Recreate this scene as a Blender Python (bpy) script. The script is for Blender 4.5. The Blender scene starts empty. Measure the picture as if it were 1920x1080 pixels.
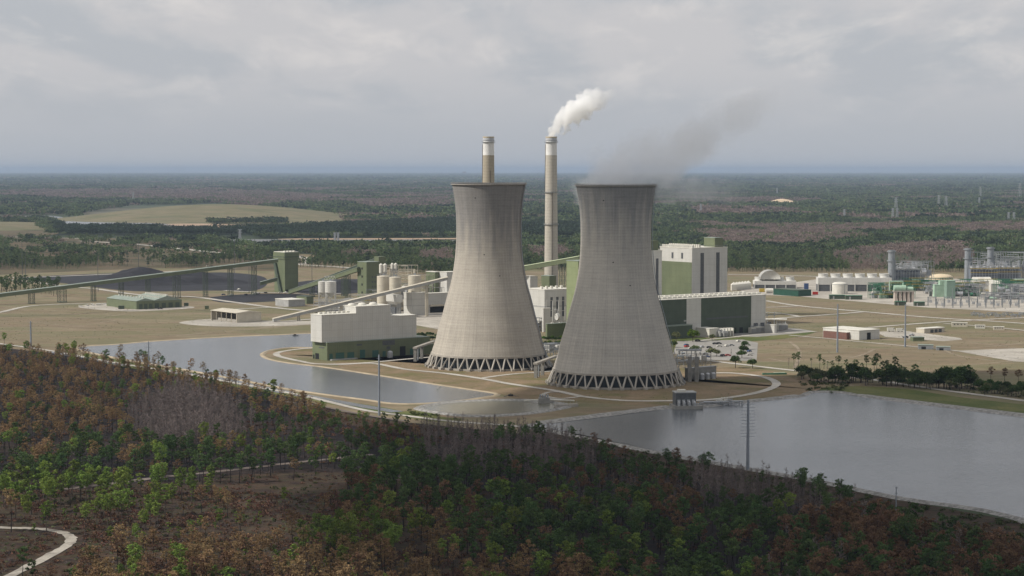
import bpy, math, random
import numpy as np
from mathutils import Vector
random.seed(7); RNG = np.random.default_rng(11)
SC = bpy.context.scene; COL = SC.collection
# ------------------------------------------------------------------ camera model
F = 3800.0; H = 141.0; TH = math.atan(222.0 / F); CT, ST = math.cos(TH), math.sin(TH)
cam = bpy.data.cameras.new('camera'); co = bpy.data.objects.new('camera', cam); COL.objects.link(co)
co.location = (0, 0, H); co.rotation_euler = (math.pi / 2 - TH, 0, 0)
cam.sensor_width = 36; cam.lens = 36 * F / 1920; cam.clip_start = 5; cam.clip_end = 900000
SC.camera = co
def G(px, py, z=0.0):
    u = (px - 960) / F; v = (540 - py) / F
    t = (z - H) / (v * CT - ST)
    return (u * t, t * (CT + v * ST))
def PR(x, y, z=0.0):
    fw = y * CT - (z - H) * ST
    return (960 + F * x / fw, 540 - F * ((z - H) * CT + y * ST) / fw)
def PRa(x, y):
    fw = y * CT + H * ST
    return 960 + F * x / fw, 540 - F * (-H * CT + y * ST) / fw
def HZ(y, py):
    v = (540 - py) / F
    return H + y * (v * CT - ST) / (CT + v * ST)
def LN(p, ang, px):
    u = (px - 960) / F; dx, dy = math.cos(ang), math.sin(ang)
    return (u * (p[1] * CT + H * ST) - p[0]) / (dx - u * dy * CT)
AL = math.radians(37)
# ------------------------------------------------------------------ materials
MT = {}
def mat(name, c, c2=None, scale=.05, rough=.85, bump=0, stripe=0, detail=4, metal=0, stretch=(1, 1, 1), contrast=1.0, spec=.25, rand=0):
    if name in MT: return MT[name]
    m = bpy.data.materials.new(name); m.use_nodes = True; nt = m.node_tree; N = nt.nodes; L = nt.links
    b = N['Principled BSDF']; b.inputs['Roughness'].default_value = rough; b.inputs['Metallic'].default_value = metal
    b.inputs['Specular IOR Level'].default_value = spec
    tc = N.new('ShaderNodeTexCoord'); mp = N.new('ShaderNodeMapping'); mp.inputs['Scale'].default_value = stretch
    L.new(tc.outputs['Object'], mp.inputs['Vector'])
    nz = N.new('ShaderNodeTexNoise'); nz.inputs['Scale'].default_value = scale; nz.inputs['Detail'].default_value = detail
    nz.inputs['Roughness'].default_value = .62
    L.new(mp.outputs[0], nz.inputs['Vector'])
    rp = N.new('ShaderNodeValToRGB'); e = rp.color_ramp.elements
    e[0].position = .5 - .18 / contrast; e[1].position = .5 + .18 / contrast
    c2 = c2 or tuple(k * .86 for k in c)
    e[0].color = (*c2, 1); e[1].color = (*c, 1)
    L.new(nz.outputs['Fac'], rp.inputs['Fac']); out = rp.outputs['Color']
    if stripe:
        wv = N.new('ShaderNodeTexWave'); wv.wave_type = 'BANDS'; wv.bands_direction = 'DIAGONAL'; wv.inputs['Scale'].default_value = stripe
        mp2 = N.new('ShaderNodeMapping'); mp2.inputs['Scale'].default_value = (1, 1, 0); L.new(tc.outputs['Object'], mp2.inputs['Vector'])
        L.new(mp2.outputs[0], wv.inputs['Vector'])
        mx = N.new('ShaderNodeMix'); mx.data_type = 'RGBA'; mx.blend_type = 'MULTIPLY'; mx.inputs[0].default_value = .05
        L.new(out, mx.inputs[6]); L.new(wv.outputs['Color'], mx.inputs[7]); out = mx.outputs[2]
        mp3 = N.new('ShaderNodeMapping'); mp3.inputs['Scale'].default_value = (.35, .35, .025); L.new(tc.outputs['Object'], mp3.inputs['Vector'])
        n3 = N.new('ShaderNodeTexNoise'); n3.inputs['Scale'].default_value = 1; n3.inputs['Detail'].default_value = 4; L.new(mp3.outputs[0], n3.inputs['Vector'])
        r3 = N.new('ShaderNodeValToRGB'); r3.color_ramp.elements[0].position = .36; r3.color_ramp.elements[1].position = .58; r3.color_ramp.elements[0].color = (.78, .75, .70, 1); r3.color_ramp.elements[1].color = (1.04, 1.04, 1.04, 1); L.new(n3.outputs['Fac'], r3.inputs[0])
        bk = N.new('ShaderNodeTexBrick'); bk.inputs['Scale'].default_value = 1; bk.inputs['Brick Width'].default_value = 9; bk.inputs['Row Height'].default_value = 5.5; bk.inputs['Mortar Size'].default_value = .14; bk.offset = 0; bk.inputs['Color1'].default_value = (1, 1, 1, 1); bk.inputs['Color2'].default_value = (.93, .93, .93, 1); bk.inputs['Mortar'].default_value = (.72, .72, .72, 1)
        sx = N.new('ShaderNodeSeparateXYZ'); L.new(tc.outputs['Object'], sx.inputs[0]); ad = N.new('ShaderNodeMath'); L.new(sx.outputs[0], ad.inputs[0]); L.new(sx.outputs[1], ad.inputs[1]); cbk = N.new('ShaderNodeCombineXYZ'); L.new(ad.outputs[0], cbk.inputs[0]); L.new(sx.outputs[2], cbk.inputs[1]); L.new(cbk.outputs[0], bk.inputs['Vector'])
        for tex, fc in ((r3.outputs[0], .22), (bk.outputs['Color'], .5)):
            m4 = N.new('ShaderNodeMix'); m4.data_type = 'RGBA'; m4.blend_type = 'MULTIPLY'; m4.inputs[0].default_value = fc; L.new(out, m4.inputs[6]); L.new(tex, m4.inputs[7]); out = m4.outputs[2]
    if rand:
        oi = N.new('ShaderNodeObjectInfo'); hs = N.new('ShaderNodeHueSaturation')
        mr = N.new('ShaderNodeMapRange'); mr.inputs['To Min'].default_value = 1 - rand; mr.inputs['To Max'].default_value = 1 + rand
        L.new(oi.outputs['Random'], mr.inputs['Value']); L.new(mr.outputs[0], hs.inputs['Value']); L.new(out, hs.inputs['Color']); out = hs.outputs[0]
    L.new(out, b.inputs['Base Color'])
    if bump:
        bm = N.new('ShaderNodeBump'); bm.inputs['Distance'].default_value = bump; bm.inputs['Strength'].default_value = .6
        L.new(nz.outputs['Fac'], bm.inputs['Height']); L.new(bm.outputs[0], b.inputs['Normal'])
    MT[name] = m; return m
def leafmat(name, c, c2, rand=.25, hue=.02, trans=.25):
    m = bpy.data.materials.new(name); m.use_nodes = True; nt = m.node_tree; N = nt.nodes; L = nt.links
    N.remove(N['Principled BSDF'])
    g = N.new('ShaderNodeNewGeometry'); rp = N.new('ShaderNodeValToRGB'); e = rp.color_ramp.elements
    e[0].color = (*c2, 1); e[1].color = (*c, 1); e[0].position = .1; e[1].position = .9
    L.new(g.outputs['Random Per Island'], rp.inputs['Fac'])
    oi = N.new('ShaderNodeObjectInfo'); hs = N.new('ShaderNodeHueSaturation')
    mr = N.new('ShaderNodeMapRange'); mr.inputs['To Min'].default_value = 1 - rand; mr.inputs['To Max'].default_value = 1 + rand
    L.new(oi.outputs['Random'], mr.inputs['Value']); L.new(mr.outputs[0], hs.inputs['Value'])
    ml = N.new('ShaderNodeMath'); ml.operation = 'MULTIPLY'; ml.inputs[1].default_value = 7.31; L.new(oi.outputs['Random'], ml.inputs[0])
    fr = N.new('ShaderNodeMath'); fr.operation = 'FRACT'; L.new(ml.outputs[0], fr.inputs[0])
    m2 = N.new('ShaderNodeMapRange'); m2.inputs['To Min'].default_value = .5 - hue; m2.inputs['To Max'].default_value = .5 + hue
    L.new(fr.outputs[0], m2.inputs['Value']); L.new(m2.outputs[0], hs.inputs['Hue'])
    L.new(rp.outputs[0], hs.inputs['Color'])
    d = N.new('ShaderNodeBsdfDiffuse'); t = N.new('ShaderNodeBsdfTranslucent'); x = N.new('ShaderNodeMixShader'); x.inputs[0].default_value = trans
    L.new(hs.outputs[0], d.inputs[0]); L.new(hs.outputs[0], t.inputs[0]); L.new(d.outputs[0], x.inputs[1]); L.new(t.outputs[0], x.inputs[2])
    L.new(x.outputs[0], N['Material Output'].inputs['Surface']); MT[name] = m; return m
M_white = mat('white_siding', (.60, .59, .55), (.545, .535, .50), .08, .6, stripe=.35)
M_wroof = mat('white_roof', (.70, .68, .61), (.54, .52, .46), .12, .8)
M_green = mat('green_siding', (.165, .19, .11), (.135, .16, .095), .07, .6, stripe=.35)
M_dgreen = mat('dark_green_siding', (.085, .11, .08), (.065, .085, .06), .1, .55, stripe=.35)
M_groof = mat('grey_green_roof', (.27, .31, .27), (.2, .24, .2), .2, .6)
M_cream = mat('cream_paint', (.58, .53, .43), (.47, .43, .35), .15, .6)
M_grey = mat('grey_paint', (.40, .40, .39), (.30, .30, .29), .2, .6)
M_steel = mat('galvanised_steel', (.34, .36, .38), (.25, .27, .29), .3, .45, metal=.3)
M_dark = mat('dark_opening', (.02, .022, .024), (.012, .013, .014), .3, .8)
M_louv = mat('louvre_grey', (.12, .125, .13), (.08, .085, .09), .5, .7)
M_conc = mat('concrete', (.42, .39, .34), (.30, .28, .25), .15, .9)
M_dconc = mat('dark_concrete_old', (.30, .29, .265), (.2, .195, .18), .25, .9)  # darker base tone than the plain concrete
M_coal = mat('coal', (.03, .03, .036), (.012, .012, .015), .06, .8, bump=1.5)
M_yel = mat('yellow_paint', (.55, .40, .08), (.42, .30, .05), .3, .6)
M_pgreen = mat('pipe_green', (.07, .21, .13), (.05, .15, .09), .3, .5)
M_lgreen = mat('pale_green_paint', (.40, .55, .42), (.30, .43, .32), .2, .6)
M_red = mat('red_paint', (.45, .04, .03), (.33, .03, .02), .3, .4)
M_brick = mat('red_siding', (.20, .105, .085), (.15, .08, .065), .3, .8)
M_tyre = mat('tyre_rubber', (.02, .02, .02), None, 1, .9)
M_glass = mat('window_glass', (.03, .04, .05), None, 1, .1, spec=.6)
M_blue = mat('blue_paint', (.05, .09, .2), None, 1, .3)
M_silver = mat('silver_paint', (.5, .51, .52), None, 1, .3, metal=.4)
M_beige = mat('beige_paint', (.55, .47, .33), (.46, .39, .27), .3, .7)
M_rock = mat('riprap', (.34, .33, .31), (.17, .165, .155), .55, .95, bump=.5, contrast=1.6)
M_bank = mat('sandy_bank', (.42, .345, .24), (.29, .24, .17), .08, .95, contrast=1.2)
M_bark = mat('bark', (.10, .078, .062), (.055, .045, .038), .8, .95)
M_cbark = mat('charred_bark', (.028, .024, .023), (.014, .013, .013), .8, .95)
M_gbark = mat('grey_bark', (.17, .15, .145), (.11, .098, .095), .8, .95)
L_green = leafmat('pine_needles', (.20, .27, .06), (.11, .155, .04), .25, .018)
L_dgreen = leafmat('dark_pine_needles', (.10, .155, .055), (.052, .082, .034), .28, .018)
L_brown = leafmat('scorched_needles', (.29, .195, .10), (.165, .11, .06), .25, .01)
L_rust = leafmat('rusty_needles', (.215, .13, .078), (.12, .074, .048), .25, .008)
L_oak = leafmat('oak_leaves', (.085, .135, .045), (.04, .07, .025), .3, .02)
L_twig = leafmat('bare_twigs', (.25, .205, .19), (.14, .115, .105), .35, .01, .05)
L_grey = leafmat('dusty_leaves', (.17, .19, .10), (.09, .11, .05), .25, .03)
L_lime = leafmat('fresh_leaves', (.12, .22, .03), (.06, .12, .02), .25, .03)
# ------------------------------------------------------------------ mesh helper
class MB:
    def __init__(s): s.v = []; s.f = []; s.mi = []; s.cur = 0
    def add(s, vs, fs):
        o = len(s.v); s.v += [tuple(map(float, v)) for v in vs]
        for f in fs: s.f.append(tuple(i + o for i in f)); s.mi.append(s.cur)
        return s
    def box(s, x0, y0, z0, x1, y1, z1, rot=0, c=None):
        vs = [(x, y, z) for z in (z0, z1) for x, y in ((x0, y0), (x1, y0), (x1, y1), (x0, y1))]
        if rot:
            cx, cy = c or ((x0 + x1) / 2, (y0 + y1) / 2); cr, sr = math.cos(rot), math.sin(rot)
            vs = [(cx + (x - cx) * cr - (y - cy) * sr, cy + (x - cx) * sr + (y - cy) * cr, z) for x, y, z in vs]
        return s.add(vs, [(3, 2, 1, 0), (4, 5, 6, 7), (0, 1, 5, 4), (1, 2, 6, 5), (2, 3, 7, 6), (3, 0, 4, 7)])
    def beam(s, p, q, w, h=None):
        p = Vector(p); q = Vector(q); d = (q - p); 
        if d.length < 1e-6: return s
        d.normalize(); h = h or w
        up = Vector((0, 0, 1)) if abs(d.z) < .95 else Vector((1, 0, 0))
        a = d.cross(up).normalized() * (w / 2); b = a.cross(d).normalized() * (h / 2)
        vs = [t + e for t in (p, q) for e in (-a - b, a - b, a + b, -a + b)]
        return s.add(vs, [(0, 1, 2, 3), (7, 6, 5, 4), (0, 4, 5, 1), (1, 5, 6, 2), (2, 6, 7, 3), (3, 7, 4, 0)])
    def tube(s, p, q, r0, r1=None, n=8, caps=True):
        r1 = r0 if r1 is None else r1
        p = Vector(p); q = Vector(q); d = (q - p).normalized()
        up = Vector((0, 0, 1)) if abs(d.z) < .95 else Vector((1, 0, 0))
        a = d.cross(up).normalized(); b = d.cross(a).normalized(); vs = []
        for t, r in ((p, r0), (q, r1)):
            for k in range(n):
                w = 2 * math.pi * k / n; vs.append(t + a * (r * math.cos(w)) + b * (r * math.sin(w)))
        fs = [(k, (k + 1) % n, n + (k + 1) % n, n + k) for k in range(n)]
        if caps: fs += [tuple(range(n))[::-1], tuple(range(n, 2 * n))]
        return s.add(vs, fs)
    def lathe(s, prof, n=24, c=(0, 0, 0), cap0=True, cap1=True):
        vs = []
        for r, z in prof:
            for k in range(n):
                w = 2 * math.pi * k / n; vs.append((c[0] + r * math.cos(w), c[1] + r * math.sin(w), c[2] + z))
        m = len(prof)
        fs = [(j * n + k, j * n + (k + 1) % n, (j + 1) * n + (k + 1) % n, (j + 1) * n + k) for j in range(m - 1) for k in range(n)]
        if cap0: fs.append(tuple(range(n))[::-1])
        if cap1: fs.append(tuple(range((m - 1) * n, m * n)))
        return s.add(vs, fs)
    def prism(s, pts, y0, y1):   # outline in x,z extruded along y
        n = len(pts)
        vs = [(x, y0, z) for x, z in pts] + [(x, y1, z) for x, z in pts]
        return s.add(vs, [tuple(range(n)), tuple(range(n, 2 * n))[::-1]] + [(k, n + k, n + (k + 1) % n, (k + 1) % n) for k in range(n)])
    def gable(s, x0, y0, x1, y1, z0, z1, ov=0):  # ridge along x
        ym = (y0 + y1) / 2
        vs = [(x0, y0 - ov, z0), (x1, y0 - ov, z0), (x1, y1 + ov, z0), (x0, y1 + ov, z0), (x0, ym, z1), (x1, ym, z1)]
        return s.add(vs, [(0, 1, 5, 4), (2, 3, 4, 5), (0, 4, 3), (1, 2, 5), (3, 2, 1, 0)])
    def truss(s, p, q, w, leg=.5, nb=4, br=.3):  # lattice tower from z p to z q, square w
        x, y, z0 = p; z1 = q; hw = w / 2
        cs = [(x - hw, y - hw), (x + hw, y - hw), (x + hw, y + hw), (x - hw, y + hw)]
        for c in cs: s.beam((*c, z0), (*c, z1), leg)
        for k in range(nb):
            a = z0 + (z1 - z0) * k / nb; b = z0 + (z1 - z0) * (k + 1) / nb
            for i in range(4):
                c, d = cs[i], cs[(i + 1) % 4]
                s.beam((*c, b), (*d, b), br); s.beam((*c, a), (*d, b), br); s.beam((*d, a), (*c, b), br)
        return s
    def build(s, name, m, parent=None, smooth=False):
        me = bpy.data.meshes.new(name); me.from_pydata(s.v, [], s.f)
        ms = m if isinstance(m, (list, tuple)) else [m]
        for x in ms: me.materials.append(x)
        if len(ms) > 1: me.polygons.foreach_set('material_index', s.mi)
        if smooth: me.polygons.foreach_set('use_smooth', [True] * len(s.f))
        me.update(); o = bpy.data.objects.new(name, me); COL.objects.link(o)
        if parent: o.parent = parent
        return o
def tag(o, label=None, cat=None, group=None, kind=None):
    if label: o['label'] = label
    if cat: o['category'] = cat
    if group: o['group'] = group
    if kind: o['kind'] = kind
    return o
def thing(name, label, cat, loc, rz=0, group=None):
    o = bpy.data.objects.new(name, None); COL.objects.link(o); o.empty_display_size = .1
    o.location = (loc[0], loc[1], loc[2] if len(loc) > 2 else 0); o.rotation_euler = (0, 0, rz)
    return tag(o, label, cat, group)
def copy_tree(o, parent=None):
    c = o.copy(); COL.objects.link(c); c.parent = parent
    for ch in list(o.children): copy_tree(ch, c)
    return c
def struct(name, mb, m, smooth=False): return tag(mb.build(name, m, None, smooth), kind='structure')
# ------------------------------------------------------------------ curves on the ground
def smooth(pts, closed=False, k=6):
    n = len(pts); out = []
    rng = range(n) if closed else range(n - 1)
    for i in rng:
        if closed: p = [pts[(i + j) % n] for j in (-1, 0, 1, 2)]
        else: p = [pts[max(0, i - 1)], pts[i], pts[i + 1], pts[min(n - 1, i + 2)]]
        for t in range(k):
            t /= k; o = []
            for a in (0, 1):
                p0, p1, p2, p3 = (q[a] for q in p)
                o.append(.5 * (2 * p1 + (p2 - p0) * t + (2 * p0 - 5 * p1 + 4 * p2 - p3) * t * t + (3 * p1 - p0 - 3 * p2 + p3) * t ** 3))
            out.append(tuple(o))
    if not closed: out.append(tuple(pts[-1]))
    return out
def normals(P, closed):
    n = len(P); r = []
    for i in range(n):
        a = P[(i - 1) % n] if closed or i > 0 else P[i]; b = P[(i + 1) % n] if closed or i < n - 1 else P[i]
        dx, dy = b[0] - a[0], b[1] - a[1]; l = math.hypot(dx, dy) or 1; r.append((-dy / l, dx / l))
    return r
def area(P): return sum(P[i][0] * P[(i + 1) % len(P)][1] - P[(i + 1) % len(P)][0] * P[i][1] for i in range(len(P))) / 2
ROADS = []
def ribbon(mb, ipts, w, z, jit=0, world=False, reg=True):
    P = smooth([p if world else G(*p) for p in ipts]); Nn = normals(P, False)
    if reg: ROADS.append((np.array(P), w / 2 + 3))
    vs = []
    for i, ((x, y), (nx, ny)) in enumerate(zip(P, Nn)):
        h1 = w / 2 * (1 + jit * random.uniform(-1, 1)); h2 = w / 2 * (1 + jit * random.uniform(-1, 1))
        vs += [(x - nx * h1, y - ny * h1, z), (x + nx * h2, y + ny * h2, z)]
    mb.add(vs, [(2 * i, 2 * i + 2, 2 * i + 3, 2 * i + 1)[::-1] for i in range(len(P) - 1)])
def sheet(mb, ipts, z, sm=True, jit=0):
    P = [G(*p) for p in ipts]
    if sm: P = smooth(P, True, 5)
    if jit: P = [(x + random.uniform(-jit, jit), y + random.uniform(-jit, jit)) for x, y in P]
    if area(P) < 0: P = P[::-1]
    z += .003 * mb.__dict__.setdefault('nsh', 0); mb.nsh += 1
    mb.add([(x, y, z) for x, y in P], [tuple(range(len(P)))]); return P
def bank(P, prof, name, m, closed=True):   # prof: list of (offset outward, z)
    if area(P) < 0: P = P[::-1]
    Nn = normals(P, closed); n = len(P); mb = MB(); k = len(prof); vs = []
    for (x, y), (nx, ny) in zip(P, Nn):
        for o, z in prof: vs.append((x - nx * o, y - ny * o, z))
    fs = [(i * k + j, ((i + 1) % n) * k + j, ((i + 1) % n) * k + j + 1, i * k + j + 1) for i in range(n if closed else n - 1) for j in range(k - 1)]
    mb.add(vs, [f[::-1] for f in fs]); return struct(name, mb, m)
def inpoly(px, py, poly):
    px = np.asarray(px); py = np.asarray(py); r = np.zeros(px.shape, bool); n = len(poly)
    for i in range(n):
        x1, y1 = poly[i]; x2, y2 = poly[(i + 1) % n]
        if y1 == y2: continue
        c = ((y1 > py) != (y2 > py)) & (px < (x2 - x1) * (py - y1) / (y2 - y1) + x1); r ^= c
    return r
_perm = RNG.random((257, 257))
def vnoise(x, y):
    xi = np.floor(x).astype(int); yi = np.floor(y).astype(int); fx = x - xi; fy = y - yi
    fx = fx * fx * (3 - 2 * fx); fy = fy * fy * (3 - 2 * fy); g = lambda a, b: _perm[a % 257, b % 257]
    return (g(xi, yi) * (1 - fx) + g(xi + 1, yi) * fx) * (1 - fy) + (g(xi, yi + 1) * (1 - fx) + g(xi + 1, yi + 1) * fx) * fy
def fnoise(x, y): return (vnoise(x, y) + .5 * vnoise(2.1 * x + 7, 2.1 * y + 3) + .25 * vnoise(4.3 * x + 1, 4.3 * y + 9)) / 1.75
# ------------------------------------------------------------------ light, sky, air
SUN_DIR = Vector((-.98, -.20, 0)).normalized(); SUN_EL = math.radians(42)
sdir = Vector((SUN_DIR.x * math.cos(SUN_EL), SUN_DIR.y * math.cos(SUN_EL), math.sin(SUN_EL)))
sl = bpy.data.lights.new('sun', 'SUN'); sl.energy = 4.2; sl.angle = math.radians(.6); sl.color = (1, .95, .87)
so = bpy.data.objects.new('sun', sl); COL.objects.link(so); so.rotation_euler = sdir.to_track_quat('Z', 'Y').to_euler(); so.location = (0, 0, 600)
W = bpy.data.worlds.new('World'); SC.world = W; W.use_nodes = True; nt = W.node_tree; N = nt.nodes; L = nt.links
bg = N['Background']; bg.inputs['Strength'].default_value = .1
sky = N.new('ShaderNodeTexSky'); sky.sky_type = 'NISHITA'; sky.sun_disc = False; sky.sun_elevation = SUN_EL
sky.sun_rotation = math.atan2(SUN_DIR.x, SUN_DIR.y); sky.air_density = 1.2; sky.dust_density = 3; sky.altitude = 100
tc = N.new('ShaderNodeTexCoord'); sp = N.new('ShaderNodeSeparateXYZ'); L.new(tc.outputs['Generated'], sp.inputs[0])
def mth(op, a, b=None, c=None):
    n = N.new('ShaderNodeMath'); n.operation = op
    for i, q in enumerate((a, b, c)):
        if q is None: continue
        if isinstance(q, (int, float)): n.inputs[i].default_value = q
        else: L.new(q, n.inputs[i])
    return n.outputs[0]
zz = mth('ADD', mth('MAXIMUM', sp.outputs[2], 0.0), .15)
cb = N.new('ShaderNodeCombineXYZ'); L.new(mth('DIVIDE', sp.outputs[0], zz), cb.inputs[0]); L.new(mth('MULTIPLY', mth('DIVIDE', sp.outputs[1], zz), .42), cb.inputs[1])
def noise(scale, det, rough, off, dist=0):
    n = N.new('ShaderNodeTexNoise'); n.inputs['Scale'].default_value = scale; n.inputs['Detail'].default_value = det; n.inputs['Roughness'].default_value = rough; n.inputs['Distortion'].default_value = dist
    a = N.new('ShaderNodeVectorMath'); a.operation = 'ADD'; a.inputs[1].default_value = off; L.new(cb.outputs[0], a.inputs[0]); L.new(a.outputs[0], n.inputs['Vector']); return n.outputs['Fac']
def ramp(fac, stops, itp='EASE'):
    r = N.new('ShaderNodeValToRGB'); r.color_ramp.interpolation = itp; el = r.color_ramp.elements
    while len(el) < len(stops): el.new(.5)
    for e, (p, c) in zip(el, stops): e.position = p; e.color = (*c, 1) if len(c) == 3 else c
    L.new(fac, r.inputs[0]); return r.outputs[0]
def mixc(f, a, b, bt='MIX'):
    m = N.new('ShaderNodeMix'); m.data_type = 'RGBA'; m.blend_type = bt
    if isinstance(f, (int, float)): m.inputs[0].default_value = f
    else: L.new(f, m.inputs[0])
    for i, q in ((6, a), (7, b)):
        if isinstance(q, tuple): m.inputs[i].default_value = (*q, 1)
        else: L.new(q, m.inputs[i])
    return m.outputs[2]
base = mixc(.93, sky.outputs[0], (5.0, 5.22, 5.6))
c1 = ramp(noise(2.6, 7, .55, (3.1, 8.2, 0), .15), [(.38, (0, 0, 0)), (.58, (1, 1, 1))])
c2 = ramp(noise(4.2, 9, .60, (11.3, 2.2, 0), .35), [(.47, (0, 0, 0)), (.72, (1, 1, 1))])
lift = ramp(sp.outputs[2], [(.012, (0, 0, 0)), (.062, (1, 1, 1))])
a1 = mth('MULTIPLY', mth('MULTIPLY', c1, lift), .72)
a2 = mth('MULTIPLY', mth('MULTIPLY', c2, lift), .5)
colr = mixc(a1, base, (6.2, 6.05, 6.1)); colr = mixc(a2, colr, (7.9, 7.5, 7.2))
L.new(colr, bg.inputs['Color'])
SC.view_settings.view_transform = 'Standard'; SC.view_settings.look = 'None'; SC.view_settings.exposure = 0; SC.view_settings.gamma = 1
cy = SC.cycles; cy.max_bounces = 13; cy.diffuse_bounces = 2; cy.glossy_bounces = 2; cy.transmission_bounces = 2; cy.volume_bounces = 12; cy.transparent_max_bounces = 12
cy.use_denoising = True; cy.caustics_reflective = False; cy.caustics_refractive = False; cy.use_adaptive_sampling = True; cy.adaptive_threshold = .02
SC.render.use_persistent_data = False
# ------------------------------------------------------------------ ground
def groundmat(name, stops, scale, stretch=(1, 1, 1), fine=.35, stops2=None, far=False, bump=.3):
    m = bpy.data.materials.new(name); m.use_nodes = True; nt = m.node_tree; N = nt.nodes; L = nt.links; b = N['Principled BSDF']
    b.inputs['Roughness'].default_value = .95; b.inputs['Specular IOR Level'].default_value = .1
    tc = N.new('ShaderNodeTexCoord'); mp = N.new('ShaderNodeMapping'); mp.inputs['Scale'].default_value = stretch; L.new(tc.outputs['Object'], mp.inputs[0])
    def nz(sc, det=6, r=.6, d=0):
        n = N.new('ShaderNodeTexNoise'); n.inputs['Scale'].default_value = sc; n.inputs['Detail'].default_value = det; n.inputs['Roughness'].default_value = r; n.inputs['Distortion'].default_value = d
        L.new(mp.outputs[0], n.inputs['Vector']); return n.outputs['Fac']
    def rp(f, st):
        r = N.new('ShaderNodeValToRGB'); el = r.color_ramp.elements
        while len(el) < len(st): el.new(.5)
        for e, (p, c) in zip(el, st): e.position = p; e.color = (*c, 1)
        L.new(f, r.inputs[0]); return r.outputs[0]
    c = rp(nz(scale, 8, .6, .5), stops)
    if stops2: 
        mm = N.new('ShaderNodeMix'); mm.data_type = 'RGBA'; mm.inputs[0].default_value = .5; L.new(c, mm.inputs[6]); L.new(rp(nz(scale * 6, 6, .65), stops2), mm.inputs[7]); c = mm.outputs[2]
    g = nz(fine, 5, .7); mx = N.new('ShaderNodeMix'); mx.data_type = 'RGBA'; mx.blend_type = 'MULTIPLY'; mx.inputs[0].default_value = .55
    L.new(c, mx.inputs[6]); L.new(rp(g, [(.3, (.55, .55, .55)), (.7, (1.25, 1.22, 1.18))]), mx.inputs[7]); L.new(mx.outputs[2], b.inputs['Base Color'])
    if bump:
        bm = N.new('ShaderNodeBump'); bm.inputs['Distance'].default_value = bump; L.new(g, bm.inputs['Height']); L.new(bm.outputs[0], b.inputs['Normal'])
    MT[name] = m; return m
tan, olive, straw, brn = (.20, .165, .105), (.135, .14, .075), (.25, .21, .145), (.16, .12, .085)
GM = groundmat('dry_field', [(.42, olive), (.47, tan), (.51, brn), (.55, straw), (.60, olive)], .008, (.4, 1.2, 1), .25, [(.35, (.15, .145, .08)), (.6, (.25, .195, .13))])
FAR = groundmat('far_country', [(.41, (.012, .022, .02)), (.46, (.06, .085, .05)), (.50, (.22, .18, .15)), (.53, (.012, .025, .02)), (.57, (.10, .11, .07)), (.61, (.42, .37, .29))], .00021, (1, .55, 1), .004, [(.4, (.04, .06, .035)), (.56, (.07, .085, .05)), (.66, (.13, .11, .08))], bump=0)
FLOOR = groundmat('forest_floor', [(.36, (.05, .055, .03)), (.5, (.13, .10, .065)), (.62, (.085, .085, .05)), (.72, (.16, .12, .08))], .01, (1, 1, 1), .3)
BURN = groundmat('burnt_floor', [(.40, (.014, .013, .015)), (.52, (.022, .019, .02)), (.62, (.06, .04, .03)), (.70, (.03, .035, .018)), (.80, (.08, .055, .038))], .016, (.6, 1.5, 1), .35, [(.45, (.013, .012, .014)), (.62, (.035, .026, .022)), (.75, (.09, .06, .045))], bump=.6)
ROADM = groundmat('shell_road', [(.4, (.38, .36, .32)), (.6, (.50, .475, .43))], .05, (1, 1, 1), .5, bump=0)
DIRT = groundmat('dirt_road', [(.4, (.11, .09, .08)), (.6, (.19, .16, .145))], .05, (1, 1, 1), .5, bump=0)
PAVE = groundmat('asphalt_grey', [(.4, (.21, .205, .195)), (.6, (.29, .28, .265))], .05, (1, 1, 1), .5, bump=0)
PADM = groundmat('yard_gravel', [(.4, (.34, .315, .275)), (.6, (.46, .43, .38))], .03, (1, 1, 1), .4, bump=0)
LAWN = groundmat('lawn', [(.4, (.085, .11, .035)), (.6, (.15, .15, .06))], .02, (1, 1, 1), .5)
BGRASS = groundmat('brown_grass', [(.38, (.15, .135, .065)), (.5, (.20, .155, .095)), (.62, (.25, .185, .12))], .03, (1, 1, 1), .4)
MOUNDM = groundmat('landfill_grass', [(.42, (.13, .135, .075)), (.5, (.20, .17, .11)), (.58, (.15, .145, .085))], .012, (.35, 1.2, 1), .05, bump=0)
# base ground: a disc that reaches the horizon, rings get finer toward the camera
mb = MB(); rings = [0, 400, 900, 1600, 2600, 4200, 7000, 12000, 25000, 60000, 140000, 380000]; n = 48; vs = [(0, 0, 0)]; fs = []
for r in rings[1:]:
    for k in range(n): vs.append((r * math.cos(2 * math.pi * k / n), r * math.sin(2 * math.pi * k / n), 0))
fs = [(0, 1 + k, 1 + (k + 1) % n) for k in range(n)]
for j in range(len(rings) - 2):
    for k in range(n): a = 1 + j * n; fs.append((a + k, a + n + k, a + n + (k + 1) % n, a + (k + 1) % n))
mb.add(vs, fs); struct('ground', mb, FAR)
mb = MB(); sheet(mb, [(-120, 470), (300, 468), (620, 478), (900, 482), (1150, 484), (1400, 500), (2040, 505), (2100, 760), (1000, 880), (-120, 700)], .06, False); struct('dry_field_ground', mb, GM)
WOODF = [(-160, 650), (0, 652), (160, 668), (300, 690), (430, 716), (540, 742), (640, 772), (760, 792), (900, 806), (1020, 818), (1120, 842), (1250, 872), (1400, 905), (1520, 925), (1700, 985), (1920, 1052), (2150, 1130), (2200, 1700), (960, 2600), (-400, 1700)]
mb = MB(); sheet(mb, WOODF, .12, False); struct('burnt_woodland_ground', mb, BURN)
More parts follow.
